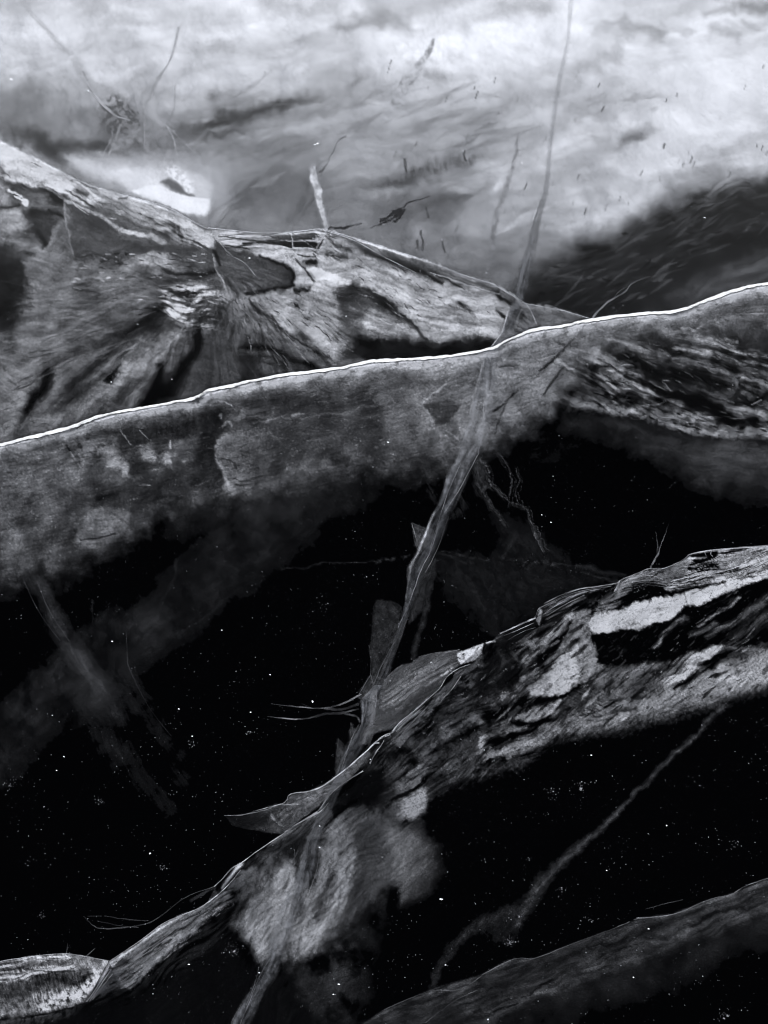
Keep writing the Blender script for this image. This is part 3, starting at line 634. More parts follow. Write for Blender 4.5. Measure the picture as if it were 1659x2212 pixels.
    c.p(86, C3(1000, 1040, 1170, 960, 1300, 960, 1350, 1000, 1200, 1050, 1050, 1065), 16, 6, .7)
    for q, w, v in [(C3(910, 640, 925, 628, 960, 628, 1000, 650), 3, 135), (C3(950, 630, 990, 640, 1005, 655), 2.5, 120), (C3(945, 690, 955, 685, 952, 700), 5, 130), (C3(960, 735, 985, 715, 1000, 735), 7, 105),
                    (C3(520, 750, 545, 790, 565, 815), 2.5, 120), (C3(600, 750, 640, 790), 2.5, 110), (C3(285, 820, 300, 850, 320, 880), 3.5, 26), (C3(300, 850, 322, 880), 4, 140), (C3(350, 750, 360, 752), 6, 15),
                    (C3(0, 880, 120, 855, 250, 850), 3, 112), (C3(735, 800, 740, 830), 5, 150), (C3(350, 1225, 430, 1215, 500, 1200), 4, 40), (C3(420, 1045, 500, 1030), 12, 36), (C3(480, 1110, 560, 1160), 4, 70),
                    (C3(1260, 690, 1290, 680), 7, 120), (C3(1150, 720, 1170, 700), 5, 110), (C3(1160, 760, 1210, 800), 8, 82), (C3(1380, 535, 1500, 545), 2.5, 35)]:
        c.s(v, q, w, .9, 2, .85)
    # right: fans beside the ribbon crack
    c.p(92, C4(0, 470, 400, 430, 470, 420, 440, 640, 400, 850, 300, 900, 100, 880, 0, 860), 40, 8, .5)
    c.p(56, C4(170, 640, 280, 620, 330, 650, 280, 720, 230, 730), 7, 3, .8)
    for q, w, v in [(C4(165, 635, 220, 590, 290, 545, 400, 520), (3, 8), 124), (C4(165, 635, 200, 700, 260, 790, 330, 850), (3, 18), 110), (C4(280, 760, 330, 800), 5, 130), (C4(130, 600, 180, 690, 250, 840), 10, 96),
                    (C4(60, 560, 130, 640, 190, 740), 8, 88), (C4(250, 640, 330, 640), 6, 80), (C4(340, 560, 420, 570), 10, 110)]:
        c.s(v, q, w, 1, 3, .75)
    c.p(114, C4(490, 420, 640, 340, 800, 320, 880, 290, 760, 440, 720, 640, 600, 760, 480, 790, 430, 800), 20, 5, .7)
    for q, w, v in [(C4(860, 320, 800, 380, 740, 440, 680, 495), (3, 9), 38), (C4(560, 595, 510, 650, 440, 685), 5, 34), (C4(770, 480, 730, 540, 690, 600), (8, 3), 48), (C4(680, 500, 610, 560, 560, 600), 2.5, 60), (C4(530, 640, 500, 700, 480, 770), 4, 62),
                    (C4(630, 345, 690, 350), 7, 12), (C4(740, 375, 780, 385), 6, 40), (C4(500, 480, 560, 480), 6, 70)]:
        c.s(v, q, w, .9, 2, .85)
    c.s(124, C4(690, 490, 600, 570, 520, 640), 3, .9, 2, .7); c.s(134, C4(640, 330, 720, 325), 10, 1, 3, .7); c.s(160, C4(750, 450, 780, 470, 820, 490), (10, 6), .9, 3, .9); c.s(118, C4(690, 340, 760, 420, 740, 500), 14, 1, 4, .5)
    # right end, over the dark streaks
    c.p(76, C4(900, 290, 1200, 255, 1659, 130, 2060, 0, 2060, 260, 1659, 290, 1300, 320, 1200, 310), 20, 5, .85)
    c.p(92, C4(1200, 270, 1310, 250, 1400, 290, 1280, 320, 1200, 320), 12, 4, .7); c.p(40, C4(1600, 150, 1700, 140, 1720, 210, 1610, 210), 14, 5, .5)
    c.s(36, C4(960, 280, 1080, 290, 1160, 305), (6, 14), 1, 4, .8)
    # bright rim along the line
    c.p(124, [(p[0], p[1]) for p in WHITE] + [(p[0], p[1] + 34) for p in WHITE[::-1]], 40, 3, .7, sstep(-.8, .6, n2)); c.s(186, [(p[0], p[1] + 9) for p in WHITE[::3]], 22, .9, 2, .8, sstep(-.3, .5, n2)); c.s(80, [(p[0], p[1] + 8) for p in WHITE[::3]], 2.0, .8, 2, .2)
    c.s(60, C3(1550, 490, 1659, 470), 3, 1, 1, .01)
    c.flecks(200, C3(0, 850, 500, 720, 1000, 620, 1659, 540, 1659, 880, 1000, 1000, 500, 1150, 0, 1250), -14, 14, (8, 40), (1.5, 5), (100, 150), (.12, .5), 31); c.flecks(160, C3(0, 850, 500, 720, 1000, 620, 1659, 540, 1659, 880, 1000, 1000, 500, 1150, 0, 1250), -14, 18, (8, 40), (2, 8), (28, 46), (.15, .5), 32)
    c.mod(par, .05); c.mod(n2, .07); c.mod(fbm(X, Y, 60, 3, 68), .12); c.mod(c.streak(-13, 40, 4, 15, 3, 2), .1); c.mod(fbm(X, Y, 5, 2, 69), .07)
    spk = vnoise(X / 3.1, Y / 3.1, 9)
    c.V += sstep(.88, .97, spk) * 34 * sstep(.35, .7, n1) + sstep(.9, .98, vnoise(X / 5, Y / 5, 13)) * 26
    c.punch(1.45, 40)
    # lower limit
    lo = [(-200, 1300), (0, 1262), (60, 1240), (150, 1228), (230, 1192), (300, 1160), (340, 1112), (450, 1092), (540, 1080), (620, 1064), (720, 1040), (830, 1012), (900, 1004), (1000, 990), (1050, 965), (1110, 938),
          (1170, 905), (1215, 850), (1260, 790), (1330, 740), (1450, 735), (1659, 722), (1860, 690)]
    L = np.array(lo)
    yb = np.interp(X, L[:, 0], L[:, 1]) + (c.w1y * 40 + c.w2y * 5)
    wid = np.interp(X, [-200, 0, 300, 400, 800, 1000, 1150, 1300], [70, 66, 44, 48, 66, 70, 50, 50])
    k = 1 - sstep(-1, 1, (Y - yb) / wid)
    c.V *= k
    c.V = np.maximum(c.V, 26 * (1 - sstep(0, 110, Y - yb)) * sstep(300, 420, X) * (1 - sstep(760, 900, X)) * (d > 40) * (.5 + n1))
    c.V *= c.below(WHITE, 1.5, .5)
    c.grain(.16)
    return c

# ------------------------------------------------------------------ dark streaked fracture on the right
def paint_right():
    c = Cv(1130, 676, 1860, 1110, 2.0, seed=80); c.wk = 1.7
    X, Y = c.X, c.Y
    c.V[:] = 14
    n1 = fbm(X, Y, 50, 4, 82); n2 = .6 * c.streak(14, 36, 8, 13, 3, 4) + .4 * fbm(X, Y, 14, 3, 86); st = c.streak(16, 110, 8, 3, 4, 9); st2 = c.streak(10, 60, 7, 5, 4, 9)
    fa = c.fan(760, 560, 130, 62, 5, 4, 3); fc = c.fan(700, 545, 90, 130, 9, 3, 2); t1 = sstep(.15, .85, fa * .4 + n1 * .6); t2 = sstep(.1, .75, fa * .25 + n1 * .25 + n2 * .35 + fc * .15)
    c.p(74, C4(880, 300, 1000, 330, 1200, 390, 1500, 440, 1659, 500, 2060, 600, 2060, 800, 1659, 790, 1500, 800, 1300, 720, 1000, 680, 780, 640, 760, 480), 22, 8, .85, t1)
    for q, v, sf in [(C4(1270, 350, 1400, 340, 1530, 370, 1540, 390, 1659, 410, 1900, 450, 1900, 500, 1659, 490, 1440, 440, 1260, 400), 104, 8), (C4(930, 320, 1010, 350, 1200, 400, 1100, 430, 980, 390), 78, 10),
                     (C4(780, 400, 900, 400, 1000, 430, 980, 470, 880, 480, 780, 470), 84, 14), (C4(880, 490, 1000, 490, 1100, 540, 1200, 600, 1160, 620, 1000, 600, 960, 560), 96, 12),
                     (C4(1420, 540, 1500, 520, 1560, 560, 1500, 600, 1480, 640, 1430, 610), 84, 12), (C4(1440, 640, 1560, 640, 1659, 660, 1659, 720, 1500, 690), 104, 12)]:
        c.p(v, q, sf, 6, .85, t2)
    for q, w, v in [(C4(1130, 300, 1300, 330, 1500, 270, 1659, 240), 26, 72), (C4(1260, 330, 1420, 290, 1500, 265), 4, 96), (C4(1230, 430, 1400, 470, 1540, 545), (6, 12), 90), (C4(1300, 440, 1480, 500), 10, 70),
                    (C4(760, 620, 900, 650, 1000, 640), 22, 92), (C4(900, 660, 1060, 680, 1200, 720, 1300, 750), (12, 24), 132), (C4(1200, 700, 1330, 700, 1450, 740, 1659, 760), (10, 16), 104),
                    (C4(1240, 735, 1320, 755, 1420, 775, 1500, 790), 16, 148), (C4(1480, 740, 1600, 760, 1750, 770), 20, 112), (C4(1480, 770, 1659, 775, 1900, 790), 18, 92), (C4(1300, 690, 1420, 700), 7, 112),
                    (C4(830, 455, 870, 480), 5, 124)]:
        c.s(v, q, w, 1, 6, .85, sstep(.05, .5, n2))
    for q, w, v in [(C4(950, 345, 1050, 350, 1180, 395, 1260, 415), (4, 10), 14), (C4(920, 350, 960, 345), 6, 8), (C4(1000, 430, 1080, 440, 1180, 500, 1280, 540), (12, 44), 6), (C4(1250, 500, 1380, 540, 1450, 560), 30, 7),
                    (C4(1100, 540, 1250, 600, 1400, 640, 1500, 700), (8, 30), 10), (C4(1280, 600, 1420, 650, 1500, 720), 22, 7), (C4(1000, 600, 1080, 620), 16, 16), (C4(780, 530, 860, 560, 870, 600), 18, 34),
                    (C4(1120, 460, 1140, 540), 14, 12), (C4(1540, 610, 1600, 630, 1659, 600), 12, 12), (C4(1530, 400, 1600, 400), 9, 16), (C4(1430, 440, 1560, 480, 1659, 500), 3, 30), (C4(1540, 550, 1600, 590, 1610, 620), 6, 14),
                    (C4(1130, 305, 1160, 308), 9, 8), (C4(880, 480, 960, 470), 5, 22), (C4(1500, 380, 1659, 410), 4, 26), (C4(1590, 370, 1659, 340), 7, 22)]:
        c.s(v, q, w, 1, 6, .88)
    rg_ = C4(900, 320, 1300, 400, 1659, 420, 1659, 760, 1300, 740, 1000, 660, 880, 560)
    c.flecks(160, rg_, 16, 12, (10, 50), (2, 6), (90, 150), (.2, .7), 41); c.flecks(140, rg_, 15, 12, (10, 60), (3, 9), (4, 16), (.3, .85), 42); c.flecks(70, C4(900, 640, 1200, 700, 1659, 740, 1659, 790, 1300, 770, 1000, 700), 12, 8, (10, 50), (2, 6), (130, 175), (.2, .7), 43)
    c.mod(n2, .2); c.mod(n1, .16); c.mod(fa, .16); c.mod(fc, .12)
    c.punch(1.4, 26)
    # hazy skirt
    hz = C4(700, 690, 900, 700, 1060, 690, 1240, 750, 1450, 800, 1659, 800, 2060, 810, 2060, 1060, 1659, 1030, 1500, 1000, 1320, 930, 1200, 860, 1080, 790, 940, 730, 760, 740)
    lim = [(1130, 905), (1210, 890), (1280, 888), (1340, 898), (1400, 908), (1470, 930), (1560, 950), (1659, 950), (1860, 955)]
    m = c.below(lim, 22, 3)
    c.V *= 1 - m
    sk = Cv(1130, 676, 1860, 1110, 2.0, seed=88)
    sk.p(56, hz, 120, 12, .85); sk.s(82, C4(1450, 830, 1659, 840, 1900, 850), 70, 1, 12, .7); sk.b(60, 1540, 1010, 90, 40, 12, 1, 12, .5); sk.s(20, C4(1080, 720, 1200, 760, 1300, 800), 16, 1, 6, .6)
    sk.mod(fbm(X, Y, 130, 3, 90), .3); sk.mod(sk.streak(8, 120, 20, 4, 3), .2)
    c.V = np.maximum(c.V, sk.V * m)
    top = [(1130, 735), (1180, 725), (1290, 694), (1380, 690), (1480, 690), (1659, 650), (1860, 620)]
    c.V *= c.below(top, 8, 4)
    c.V *= sstep(1150, 1240, X + (Y - 760) * -.15 + c.w1x * 30)
    c.grain(.16)
    return c

# ------------------------------------------------------------------ the near fracture, right half
CREST_R = [(770, 1640), (800, 1606), (850, 1578), (890, 1536), (925, 1506), (955, 1486), (980, 1464), (986, 1410), (1040, 1391), (1065, 1383), (1080, 1368), (1160, 1336), (1166, 1312), (1215, 1288), (1255, 1272), (1290, 1267), (1335, 1258),
           (1370, 1241), (1405, 1228), (1445, 1226), (1480, 1208), (1495, 1198), (1550, 1186), (1610, 1181), (1659, 1179), (1860, 1165)]
def paint_near_right():
    c = Cv(780, 1150, 1860, 1810, 1.7, seed=100); c.wk = 1.45
    X, Y = c.X, c.Y
    n1 = fbm(X, Y, 46, 4, 101); n2 = .65 * c.streak(-36, 30, 6.5, 13, 3, 4) + .35 * fbm(X, Y, 11, 3, 104); n3 = fbm(X, Y, 5, 3, 107)
    st = c.streak(-36, 80, 6, 3, 4, 6); stf = c.streak(-38, 44, 3.2, 5, 3, 3); cr = c.streak(-12, 90, 3.6, 7, 3, 3); cl = c.streak(-28, 90, 4, 8, 3, 3)
    c.V[:] = 30
    c.V += sstep(.35, .9, st) * 26 + (n1 - .5) * 34
    # crest bundle, upper right
    yt = np.interp(X, [p[0] for p in CREST_R], [p[1] for p in CREST_R]); d = Y - yt
    c.p(112, Z4(1050, 210, 1100, 190, 1240, 165, 1659, 130, 2350, 60, 2350, 350, 1659, 330, 1540, 400, 1370, 370, 1040, 400, 930, 400, 1060, 300), 8, 3, .9, sstep(.22, .62, cr))
    c.p(8, Z4(1085, 200, 1180, 175, 1290, 165, 1280, 205, 1150, 215, 1090, 220), 4, 1.5, .95); c.p(8, Z4(1290, 190, 1430, 170, 1659, 155, 1659, 170, 1430, 190, 1330, 210), 4, 1.5, .8)
    c.s(150, Z4(1060, 225, 1200, 215, 1300, 210), 4, .9, 1.5, .8); c.s(10, Z4(1060, 270, 1160, 265, 1260, 245), (12, 6), .8, 2, .95); c.s(12, Z4(1070, 300, 1240, 290), 6, .9, 2, .9); c.s(56, Z4(1250, 235, 1360, 220), 12, 1, 3, .7)
    c.s(172, Z4(1040, 350, 1200, 320, 1400, 270), (10, 14), .9, 3, .75, sstep(.2, .6, cr)); c.s(190, Z4(1480, 260, 1600, 230, 1700, 200), (6, 16), .9, 3, .8, sstep(.2, .6, cr)); c.s(185, Z4(1580, 330, 1659, 320, 1760, 310), 12, .9, 4, .8)
    c.s(16, Z4(1370, 320, 1500, 300, 1600, 250), 7, .9, 3, .85); c.s(14, Z4(1100, 380, 1230, 375, 1340, 350), (8, 12), .9, 3, .9); c.s(20, Z4(1380, 350, 1540, 340, 1659, 290), 8, .9, 3, .7); c.s(230, Z4(1600, 235, 1659, 215), 6, .9, 2, .7)
    c.p(84, Z4(790, 300, 880, 300, 1000, 255, 1050, 220, 1060, 290, 1020, 370, 930, 380, 860, 330), 6, 2, .85); c.s(26, Z4(760, 310, 820, 320, 880, 330), 5, .9, 2, .8)
    c.p(10, Z4(640, 400, 780, 390, 930, 420, 1040, 450, 880, 480, 690, 520, 560, 540, 560, 450), 8, 3, .9)
    c.p(100, Z4(560, 380, 700, 330, 790, 300, 860, 330, 930, 400, 1030, 460, 930, 440, 800, 400, 640, 400, 600, 450, 500, 530, 440, 560, 400, 560, 450, 500, 530, 440), 5, 2, .85, sstep(.15, .6, cl))
    c.s(120, Z4(540, 420, 545, 480, 440, 545), 9, .9, 3, .7, sstep(.2, .6, n2)); c.s(128, Z4(690, 525, 780, 495, 860, 470), 5, .9, 2, .7); c.p(40, Z4(680, 400, 830, 400, 900, 430, 780, 430), 4, 2, .7, sstep(.3, .6, cr))
    # stepped crest, middle
    c.p(14, Z4(0, 560, 260, 450, 530, 410, 530, 470, 400, 560, 330, 620, 200, 640, 100, 690, -40, 760, -200, 840, -320, 900, -300, 760), 6, 2, .9)
    c.s(112, Z4(0, 640, 120, 560, 260, 480, 400, 460), (10, 4), .9, 2, .8, sstep(.3, .6, cl)); c.s(104, Z4(30, 680, 160, 590, 300, 510), 7, .9, 2, .8, sstep(.35, .65, cl)); c.s(70, Z4(-180, 830, -60, 760, 60, 700), 8, .9, 2, .6, sstep(.35, .65, cl))
    c.s(66, Z4(350, 560, 440, 530, 500, 490), 16, 1, 3, .7, sstep(.2, .6, n2)); c.p(92, Z3(1150, 350, 1175, 370, 1165, 440, 1145, 490, 1120, 440), 4, 1.5, .95)
    # bright granular slab
    gr = sstep(.1, .55, n3 * .6 + n2 * .4)
    slab = Z4(325, 725, 380, 660, 480, 620, 700, 555, 880, 515, 1030, 480, 1045, 465, 1180, 420, 1290, 380, 1370, 370, 1500, 375, 1545, 375, 1659, 340, 2350, 200, 2350, 240, 1659, 365, 1500, 420, 1400, 455, 1260, 530, 1160, 565, 1050, 565, 1000, 620,
              960, 670, 880, 690, 760, 735, 660, 765, 560, 735, 500, 770, 400, 775)
    gs = c.streak(-22, 30, 3.6, 19, 3, 2); c.p(244, slab, 14, (5, 3), .98); c.p(176, slab, 14, (5, 3), .6, (1 - gs) * (.3 + .7 * n2)); c.p(196, slab, 10, (4, 2), .5, sstep(.35, .9, n1)); c.s(110, Z4(640, 720, 720, 700), 7, 1, 4, .7); c.s(110, Z4(1040, 480, 1060, 560), 5, .9, 3, .8); c.s(90, Z4(840, 600, 870, 605), 5, 1, 2, .7); c.s(120, Z4(1320, 400, 1360, 440), 8, 1, 4, .7)
    c.s(40, Z4(1225, 520, 1245, 460), 1.6, .8, .5, .8); c.p(110, Z4(1380, 380, 1540, 380, 1480, 430, 1400, 440), 5, 4, .4, 1 - gr)
    # dark clear gap with broken streaks
    c.p(5, Z4(390, 790, 560, 745, 700, 775, 980, 650, 1060, 575, 1180, 570, 1420, 470, 1659, 370, 2350, 250, 2350, 900, 1659, 900, 1400, 870, 1200, 840, 1000, 960, 800, 1000, 430, 1010, 380, 900), 12, 5, .95)
    for q, w, v in [(Z4(830, 870, 920, 780, 1000, 700, 1090, 640), (8, 16), 92), (Z4(1100, 730, 1240, 620, 1400, 530), (5, 8), 96), (Z4(1200, 600, 1330, 550, 1440, 470), 8, 90), (Z4(1450, 700, 1540, 620, 1659, 540), 22, 46), (Z4(1180, 780, 1300, 740, 1400, 700), 18, 42),
                    (Z4(1500, 780, 1600, 720, 1700, 640), 26, 50), (Z4(720, 960, 790, 930), 8, 70), (Z4(640, 1110, 720, 1040, 830, 1020), 10, 96), (Z4(400, 1060, 560, 1030, 700, 1040), 16, 60), (Z4(950, 1010, 1000, 960), 5, 92), (Z4(1390, 820, 1500, 800), 9, 50)]:
        c.s(v, q, w, 1, 5, .9, sstep(.3, .62, stf))
    c.V += sstep(.5, .9, stf) * sstep(.4, .8, n1) * 22 * sstep(50, 80, d)
    c.p(158, Z4(900, 1150, 1000, 1060, 1100, 950, 1200, 890, 1290, 865, 1310, 890, 1240, 960, 1130, 1040, 1040, 1100, 950, 1160), 9, 4, .92, sstep(.05, .45, n2)); c.s(196, Z4(1150, 980, 1220, 930, 1290, 880), 12, 1, 4, .8)
    c.s(110, Z4(870, 1140, 960, 1060, 1040, 980), 5, 1, 3, .8); c.s(90, Z4(1300, 890, 1400, 880), 7, 1, 3, .7); c.s(22, Z4(1010, 1170, 1130, 1080, 1300, 960), (8, 16), 1, 4, .85)
    # lower pale band
    band = Z4(-60, 1422, 250, 1330, 480, 1260, 700, 1190, 900, 1170, 1050, 1160, 1250, 1080, 1400, 1010, 1560, 900, 1659, 870, 2350, 700, 2350, 1150, 1659, 1200, 1440, 1250, 1290, 1330, 1120, 1430, 800, 1480, 400, 1540, 100, 1560, -60, 1560)
    c.p(104, band, 44, 9, .95, sstep(.05, .6, n1 * .5 + st * .5 + np.interp(X, [900, 1200, 1500], [0, .08, .25]))); c.b(146, 1570, 1465, 80, 26, -14, 1, 8, .7); c.b(126, 1480, 1505, 110, 18, -14, 1, 8, .5); c.s(134, Z4(1060, 1140, 1240, 1060, 1400, 1000), 16, 1, 6, .5)
    c.s(40, Z4(1400, 1000, 1500, 960, 1600, 930), 14, 1, 8, .5); c.s(36, Z4(500, 1290, 620, 1270, 760, 1250), 9, 1, 5, .8); c.s(30, Z4(600, 1330, 700, 1310), 7, 1, 4, .8); c.s(44, Z4(700, 1440, 860, 1380, 1000, 1340), 12, 1, 5, .6); c.s(30, Z4(480, 1230, 500, 1150), 9, 1, 4, .8)
    c.p(90, Z4(380, 1130, 560, 1100, 640, 1110, 560, 1240, 420, 1260, 350, 1180), 16, 6, .75, sstep(.15, .6, n2)); c.s(26, Z4(440, 1190, 500, 1150, 530, 1180), 9, 1, 4, .8)
    # upright pale splinter and the bright hollow beside it
    hol = Z3(1190, 870, 1270, 760, 1350, 680, 1430, 620, 1445, 700, 1440, 800, 1435, 880, 1390, 950, 1330, 990, 1240, 1000, 1100, 1010, 1060, 960, 1130, 900)
    c.p(150, hol, 9, 4, .95); c.p(186, Z3(1250, 880, 1330, 780, 1420, 760, 1430, 880, 1370, 950, 1270, 980, 1200, 950), 22, 5, .8, sstep(.1, .5, n2)); c.s(34, Z3(1370, 860, 1430, 835), 4, .9, 2, .8)
    c.p(96, Z4(210, 620, 350, 600, 350, 650, 320, 720, 330, 800, 390, 900, 390, 980, 360, 1030, 270, 1060, 250, 1100, 240, 1170, 200, 1200, 250, 1100, 265, 900, 250, 820, 200, 800, 215, 700), 6, 2, .9, sstep(-.2, .5, n2)); c.p(120, Z4(270, 800, 330, 810, 380, 900, 370, 980, 280, 1030, 265, 900), 10, 3, .7)
    c.s(12, Z3(1500, 540, 1560, 640, 1590, 720), 10, 1, 4, .9); c.s(20, Z4(210, 620, 280, 605), 8, .9, 3, .8); c.p(70, Z4(220, 640, 340, 610, 320, 710, 250, 740), 4, 2, .6, sstep(.3, .6, n2))
    c.p(50, Z4(200, 1200, 260, 1080, 330, 1040, 420, 1080, 390, 1250, 260, 1330, 100, 1400, 20, 1422, 130, 1300), 12, 4, .85); c.mod(c.streak(18, 30, 4, 12, 3, 3), .5, sstep(1210, 1225, X) * (1 - sstep(1290, 1310, X)) * sstep(1480, 1490, Y) * (1 - sstep(1540, 1560, Y)))
    c.s(18, Z4(180, 1370, 300, 1290, 380, 1250), 9, 1, 4, .8)
    for q, w, v in [(Z3(1040, 750, 1150, 650, 1250, 540, 1380, 420), (10, 18), 116), (Z3(960, 650, 1050, 590, 1110, 550), (4, 9), 96), (Z3(1210, 750, 1290, 680, 1340, 620), 12, 106), (Z3(1380, 410, 1388, 430), 8, 190), (Z3(1340, 600, 1370, 540, 1400, 470), 5, 96), (Z3(1080, 640, 1200, 560), 6, 96)]:
        c.s(v, q, w, .9, 3, .9, sstep(.12, .5, stf))
    for q, w, v in [(Z3(1050, 700, 1160, 600, 1280, 500), 4, 24), (Z3(1060, 790, 1200, 680, 1330, 560), 12, 14), (Z3(1290, 720, 1380, 600), 5, 40), (Z3(1250, 560, 1350, 470), 4, 40)]:
        c.s(v, q, w, .9, 3, .85, sstep(.1, .5, st))
    # below the hollow
    c.p(108, Z3(1120, 1130, 1230, 1060, 1300, 1035, 1260, 1090, 1200, 1150, 1140, 1200, 1090, 1190, 980, 1160), 12, 4, .85, sstep(.05, .5, n2)); c.s(150, Z3(1190, 1150, 1250, 1090, 1295, 1045), 5, .9, 2, .8); c.s(6, Z3(1060, 1040, 1200, 1020, 1340, 1000), (10, 5), .9, 4, .9)
    c.s(8, Z3(1020, 1200, 1160, 1215, 1220, 1150), 10, 1, 4, .85); c.p(104, Z3(700, 1422, 830, 1390, 1000, 1340, 1150, 1310, 1280, 1200, 1290, 1260, 1210, 1340, 1080, 1400, 900, 1460, 720, 1470), 16, 5, .9, sstep(0, .5, n2)); c.s(206, Z3(700, 1380, 715, 1320, 735, 1300), (14, 8), .8, 3, .95)
    c.s(100, Z3(740, 1300, 900, 1280, 1000, 1240), 12, 1, 4, .7, sstep(.2, .6, n2)); c.s(10, Z3(780, 1330, 900, 1310, 1010, 1280), 12, 1, 4, .85); c.s(90, Z3(930, 1250, 970, 1240), 8, 1, 3, .8); c.s(10, Z3(760, 1200, 860, 1130, 1000, 1090), 20, 1, 6, .7); c.s(8, Z3(480, 1340, 620, 1280, 760, 1210), 18, 1, 6, .7)
    # dark broken ground behind the crest, left of centre
    c.p(24, Z3(430, 960, 560, 860, 640, 800, 740, 800, 860, 570, 1030, 700, 1040, 860, 900, 960, 760, 1100, 560, 1000), 16, 6, .85); c.s(78, Z3(560, 920, 640, 900, 680, 860), 10, 1, 3, .8, sstep(.2, .6, n2)); c.s(60, Z3(600, 860, 700, 840, 840, 780), 5, 1, 3, .7, sstep(.2, .6, n2)); c.s(44, Z3(880, 680, 920, 720, 930, 800), 12, 1, 3, .6)
    c.p(72, Z3(930, 640, 990, 700, 1025, 760, 960, 730), 6, 3, .8); c.p(86, Z3(690, 740, 740, 690, 745, 790, 700, 800), 5, 2, .85); c.p(48, Z3(830, 600, 860, 570, 910, 600, 830, 690), 5, 2, .8)
    c.p(196, Z3(545, 690, 640, 660, 690, 625, 735, 615, 730, 690, 670, 740, 570, 775, 545, 740), 4, 2, .95, sstep(-.1, .35, n2)); c.s(210, Z3(760, 610, 820, 600), 4, .9, 1, .9); c.s(30, Z3(550, 720, 590, 730, 600, 700), 4, .9, 3, .6); c.s(10, Z3(560, 790, 640, 765), 4, .9, 2, .9)
    c.p(104, Z3(60, 1270, 140, 1190, 300, 1060, 420, 940, 480, 850, 560, 810, 600, 820, 520, 920, 420, 1060, 300, 1180, 200, 1300, 120, 1400, 60, 1340), 6, 2, .85, sstep(.1, .55, cl * 0 + c.streak(-44, 80, 4, 14, 3, 3))); c.p(84, Z3(480, 940, 540, 850, 590, 840, 540, 930, 440, 1040), 4, 2, .8); c.s(130, Z3(400, 1075, 440, 1020, 480, 985), (2, 4), .9, 1, .9)
    c.s(6, Z3(280, 1090, 350, 1020, 420, 960), (10, 5), .9, 3, .9); c.s(10, Z3(300, 1230, 360, 1150, 400, 1100), 14, .9, 4, .85)
    c.p(46, Z3(360, 1180, 520, 1060, 640, 1020, 700, 1100, 640, 1240, 480, 1300, 350, 1340), 26, 7, .8, sstep(.1, .6, n2)); c.p(70, Z3(440, 1260, 500, 1220, 560, 1240, 500, 1320, 430, 1330), 16, 5, .8, sstep(.1, .5, n2)); c.s(104, Z3(670, 1200, 720, 1190), 10, 1, 4, .8, sstep(.2, .5, n2)); c.s(66, Z3(760, 1060, 860, 1010, 900, 980), 22, 1, 6, .6, sstep(.2, .6, n2)); c.s(60, Z3(900, 960, 1040, 940, 1120, 900), 20, 1, 6, .6, sstep(.2, .6, n2))
    # bottom left tongue of this half
    c.p(60, Z5(1450, 900, 1500, 820, 1659, 740, 1900, 700, 1900, 900, 1600, 1000, 1400, 1130, 1200, 1240, 1180, 1200, 1260, 1060), 22, 6, .9, sstep(.05, .5, n2)); c.p(92, Z5(1260, 1080, 1420, 980, 1500, 960, 1480, 1040, 1380, 1110, 1270, 1150), 18, 5, .9); c.s(165, Z5(1390, 1080, 1450, 1030), 9, 1, 3, .8)
    pat = Z5(1180, 1260, 1260, 1200, 1400, 1130, 1480, 1100, 1500, 1160, 1495, 1220, 1430, 1280, 1340, 1330, 1240, 1400, 1150, 1350)
    c.p(112, pat, 9, 3, .92); c.p(178, Z5(1310, 1260, 1380, 1190, 1470, 1120, 1495, 1180, 1480, 1240, 1400, 1290, 1320, 1320), 12, 4, .9, sstep(.1, .5, n2)); c.s(8, Z5(1240, 1190, 1330, 1140, 1440, 1080, 1500, 1020), (7, 5), .9, 3, .95); c.s(14, Z5(1340, 1350, 1420, 1310, 1480, 1270), 6, 1, 3, .6)
    c.p(66, Z5(1180, 1020, 1260, 950, 1320, 930, 1300, 980, 1200, 1050), 14, 5, .8); c.p(6, Z5(1100, 960, 1180, 930, 1180, 1100, 1090, 1220, 1050, 1150), 14, 5, .9)
    # second pass: the large light and dark forms
    K = frame(806.7, 1123.3, .5137)
    tx = sstep(-.15, .65, n2 * .6 + st * .4); ts = sstep(.0, .7, stf * .5 + n2 * .5); tc = sstep(.05, .7, cr)
    P = lambda v, q, sf, op, t=None, r=5: c.p(v, q, sf, (r, r * .5), op, t, smooth=True)
    P(8, K(930, 500, 1100, 465, 1250, 425, 1350, 372, 1500, 330, 1659, 250, 1950, 180, 1950, 460, 1659, 500, 1500, 520, 1300, 560, 1120, 610, 950, 600), 24, .85)
    for q, w, v in [(K(1180, 535, 1240, 465, 1310, 410), (8, 16), 100), (K(1360, 445, 1450, 395, 1540, 325), (5, 8), 100), (K(1400, 490, 1520, 425, 1640, 340), 12, 66), (K(1500, 520, 1600, 440, 1700, 380), 30, 50), (K(1330, 480, 1440, 440), 10, 60), (K(1560, 400, 1659, 330, 1760, 290), 16, 60)]:
        c.s(v, q, w, 1, 4, .9, ts)
    P(16, K(1000, 335, 1090, 285, 1200, 275, 1290, 300, 1150, 340, 1020, 372), 10, .85)
    P(116, K(1005, 320, 1040, 270, 1110, 232, 1150, 222, 1080, 290, 1030, 350, 980, 390, 930, 402, 965, 350), 8, .85, tc); P(92, K(1200, 225, 1270, 205, 1318, 165, 1322, 215, 1270, 262, 1210, 250), 7, .85)
    P(140, K(1330, 165, 1450, 140, 1560, 120, 1659, 108, 1950, 80, 1950, 190, 1659, 215, 1560, 235, 1440, 250, 1340, 280, 1250, 300, 1240, 285, 1320, 250, 1310, 205), 8, .8, tc)
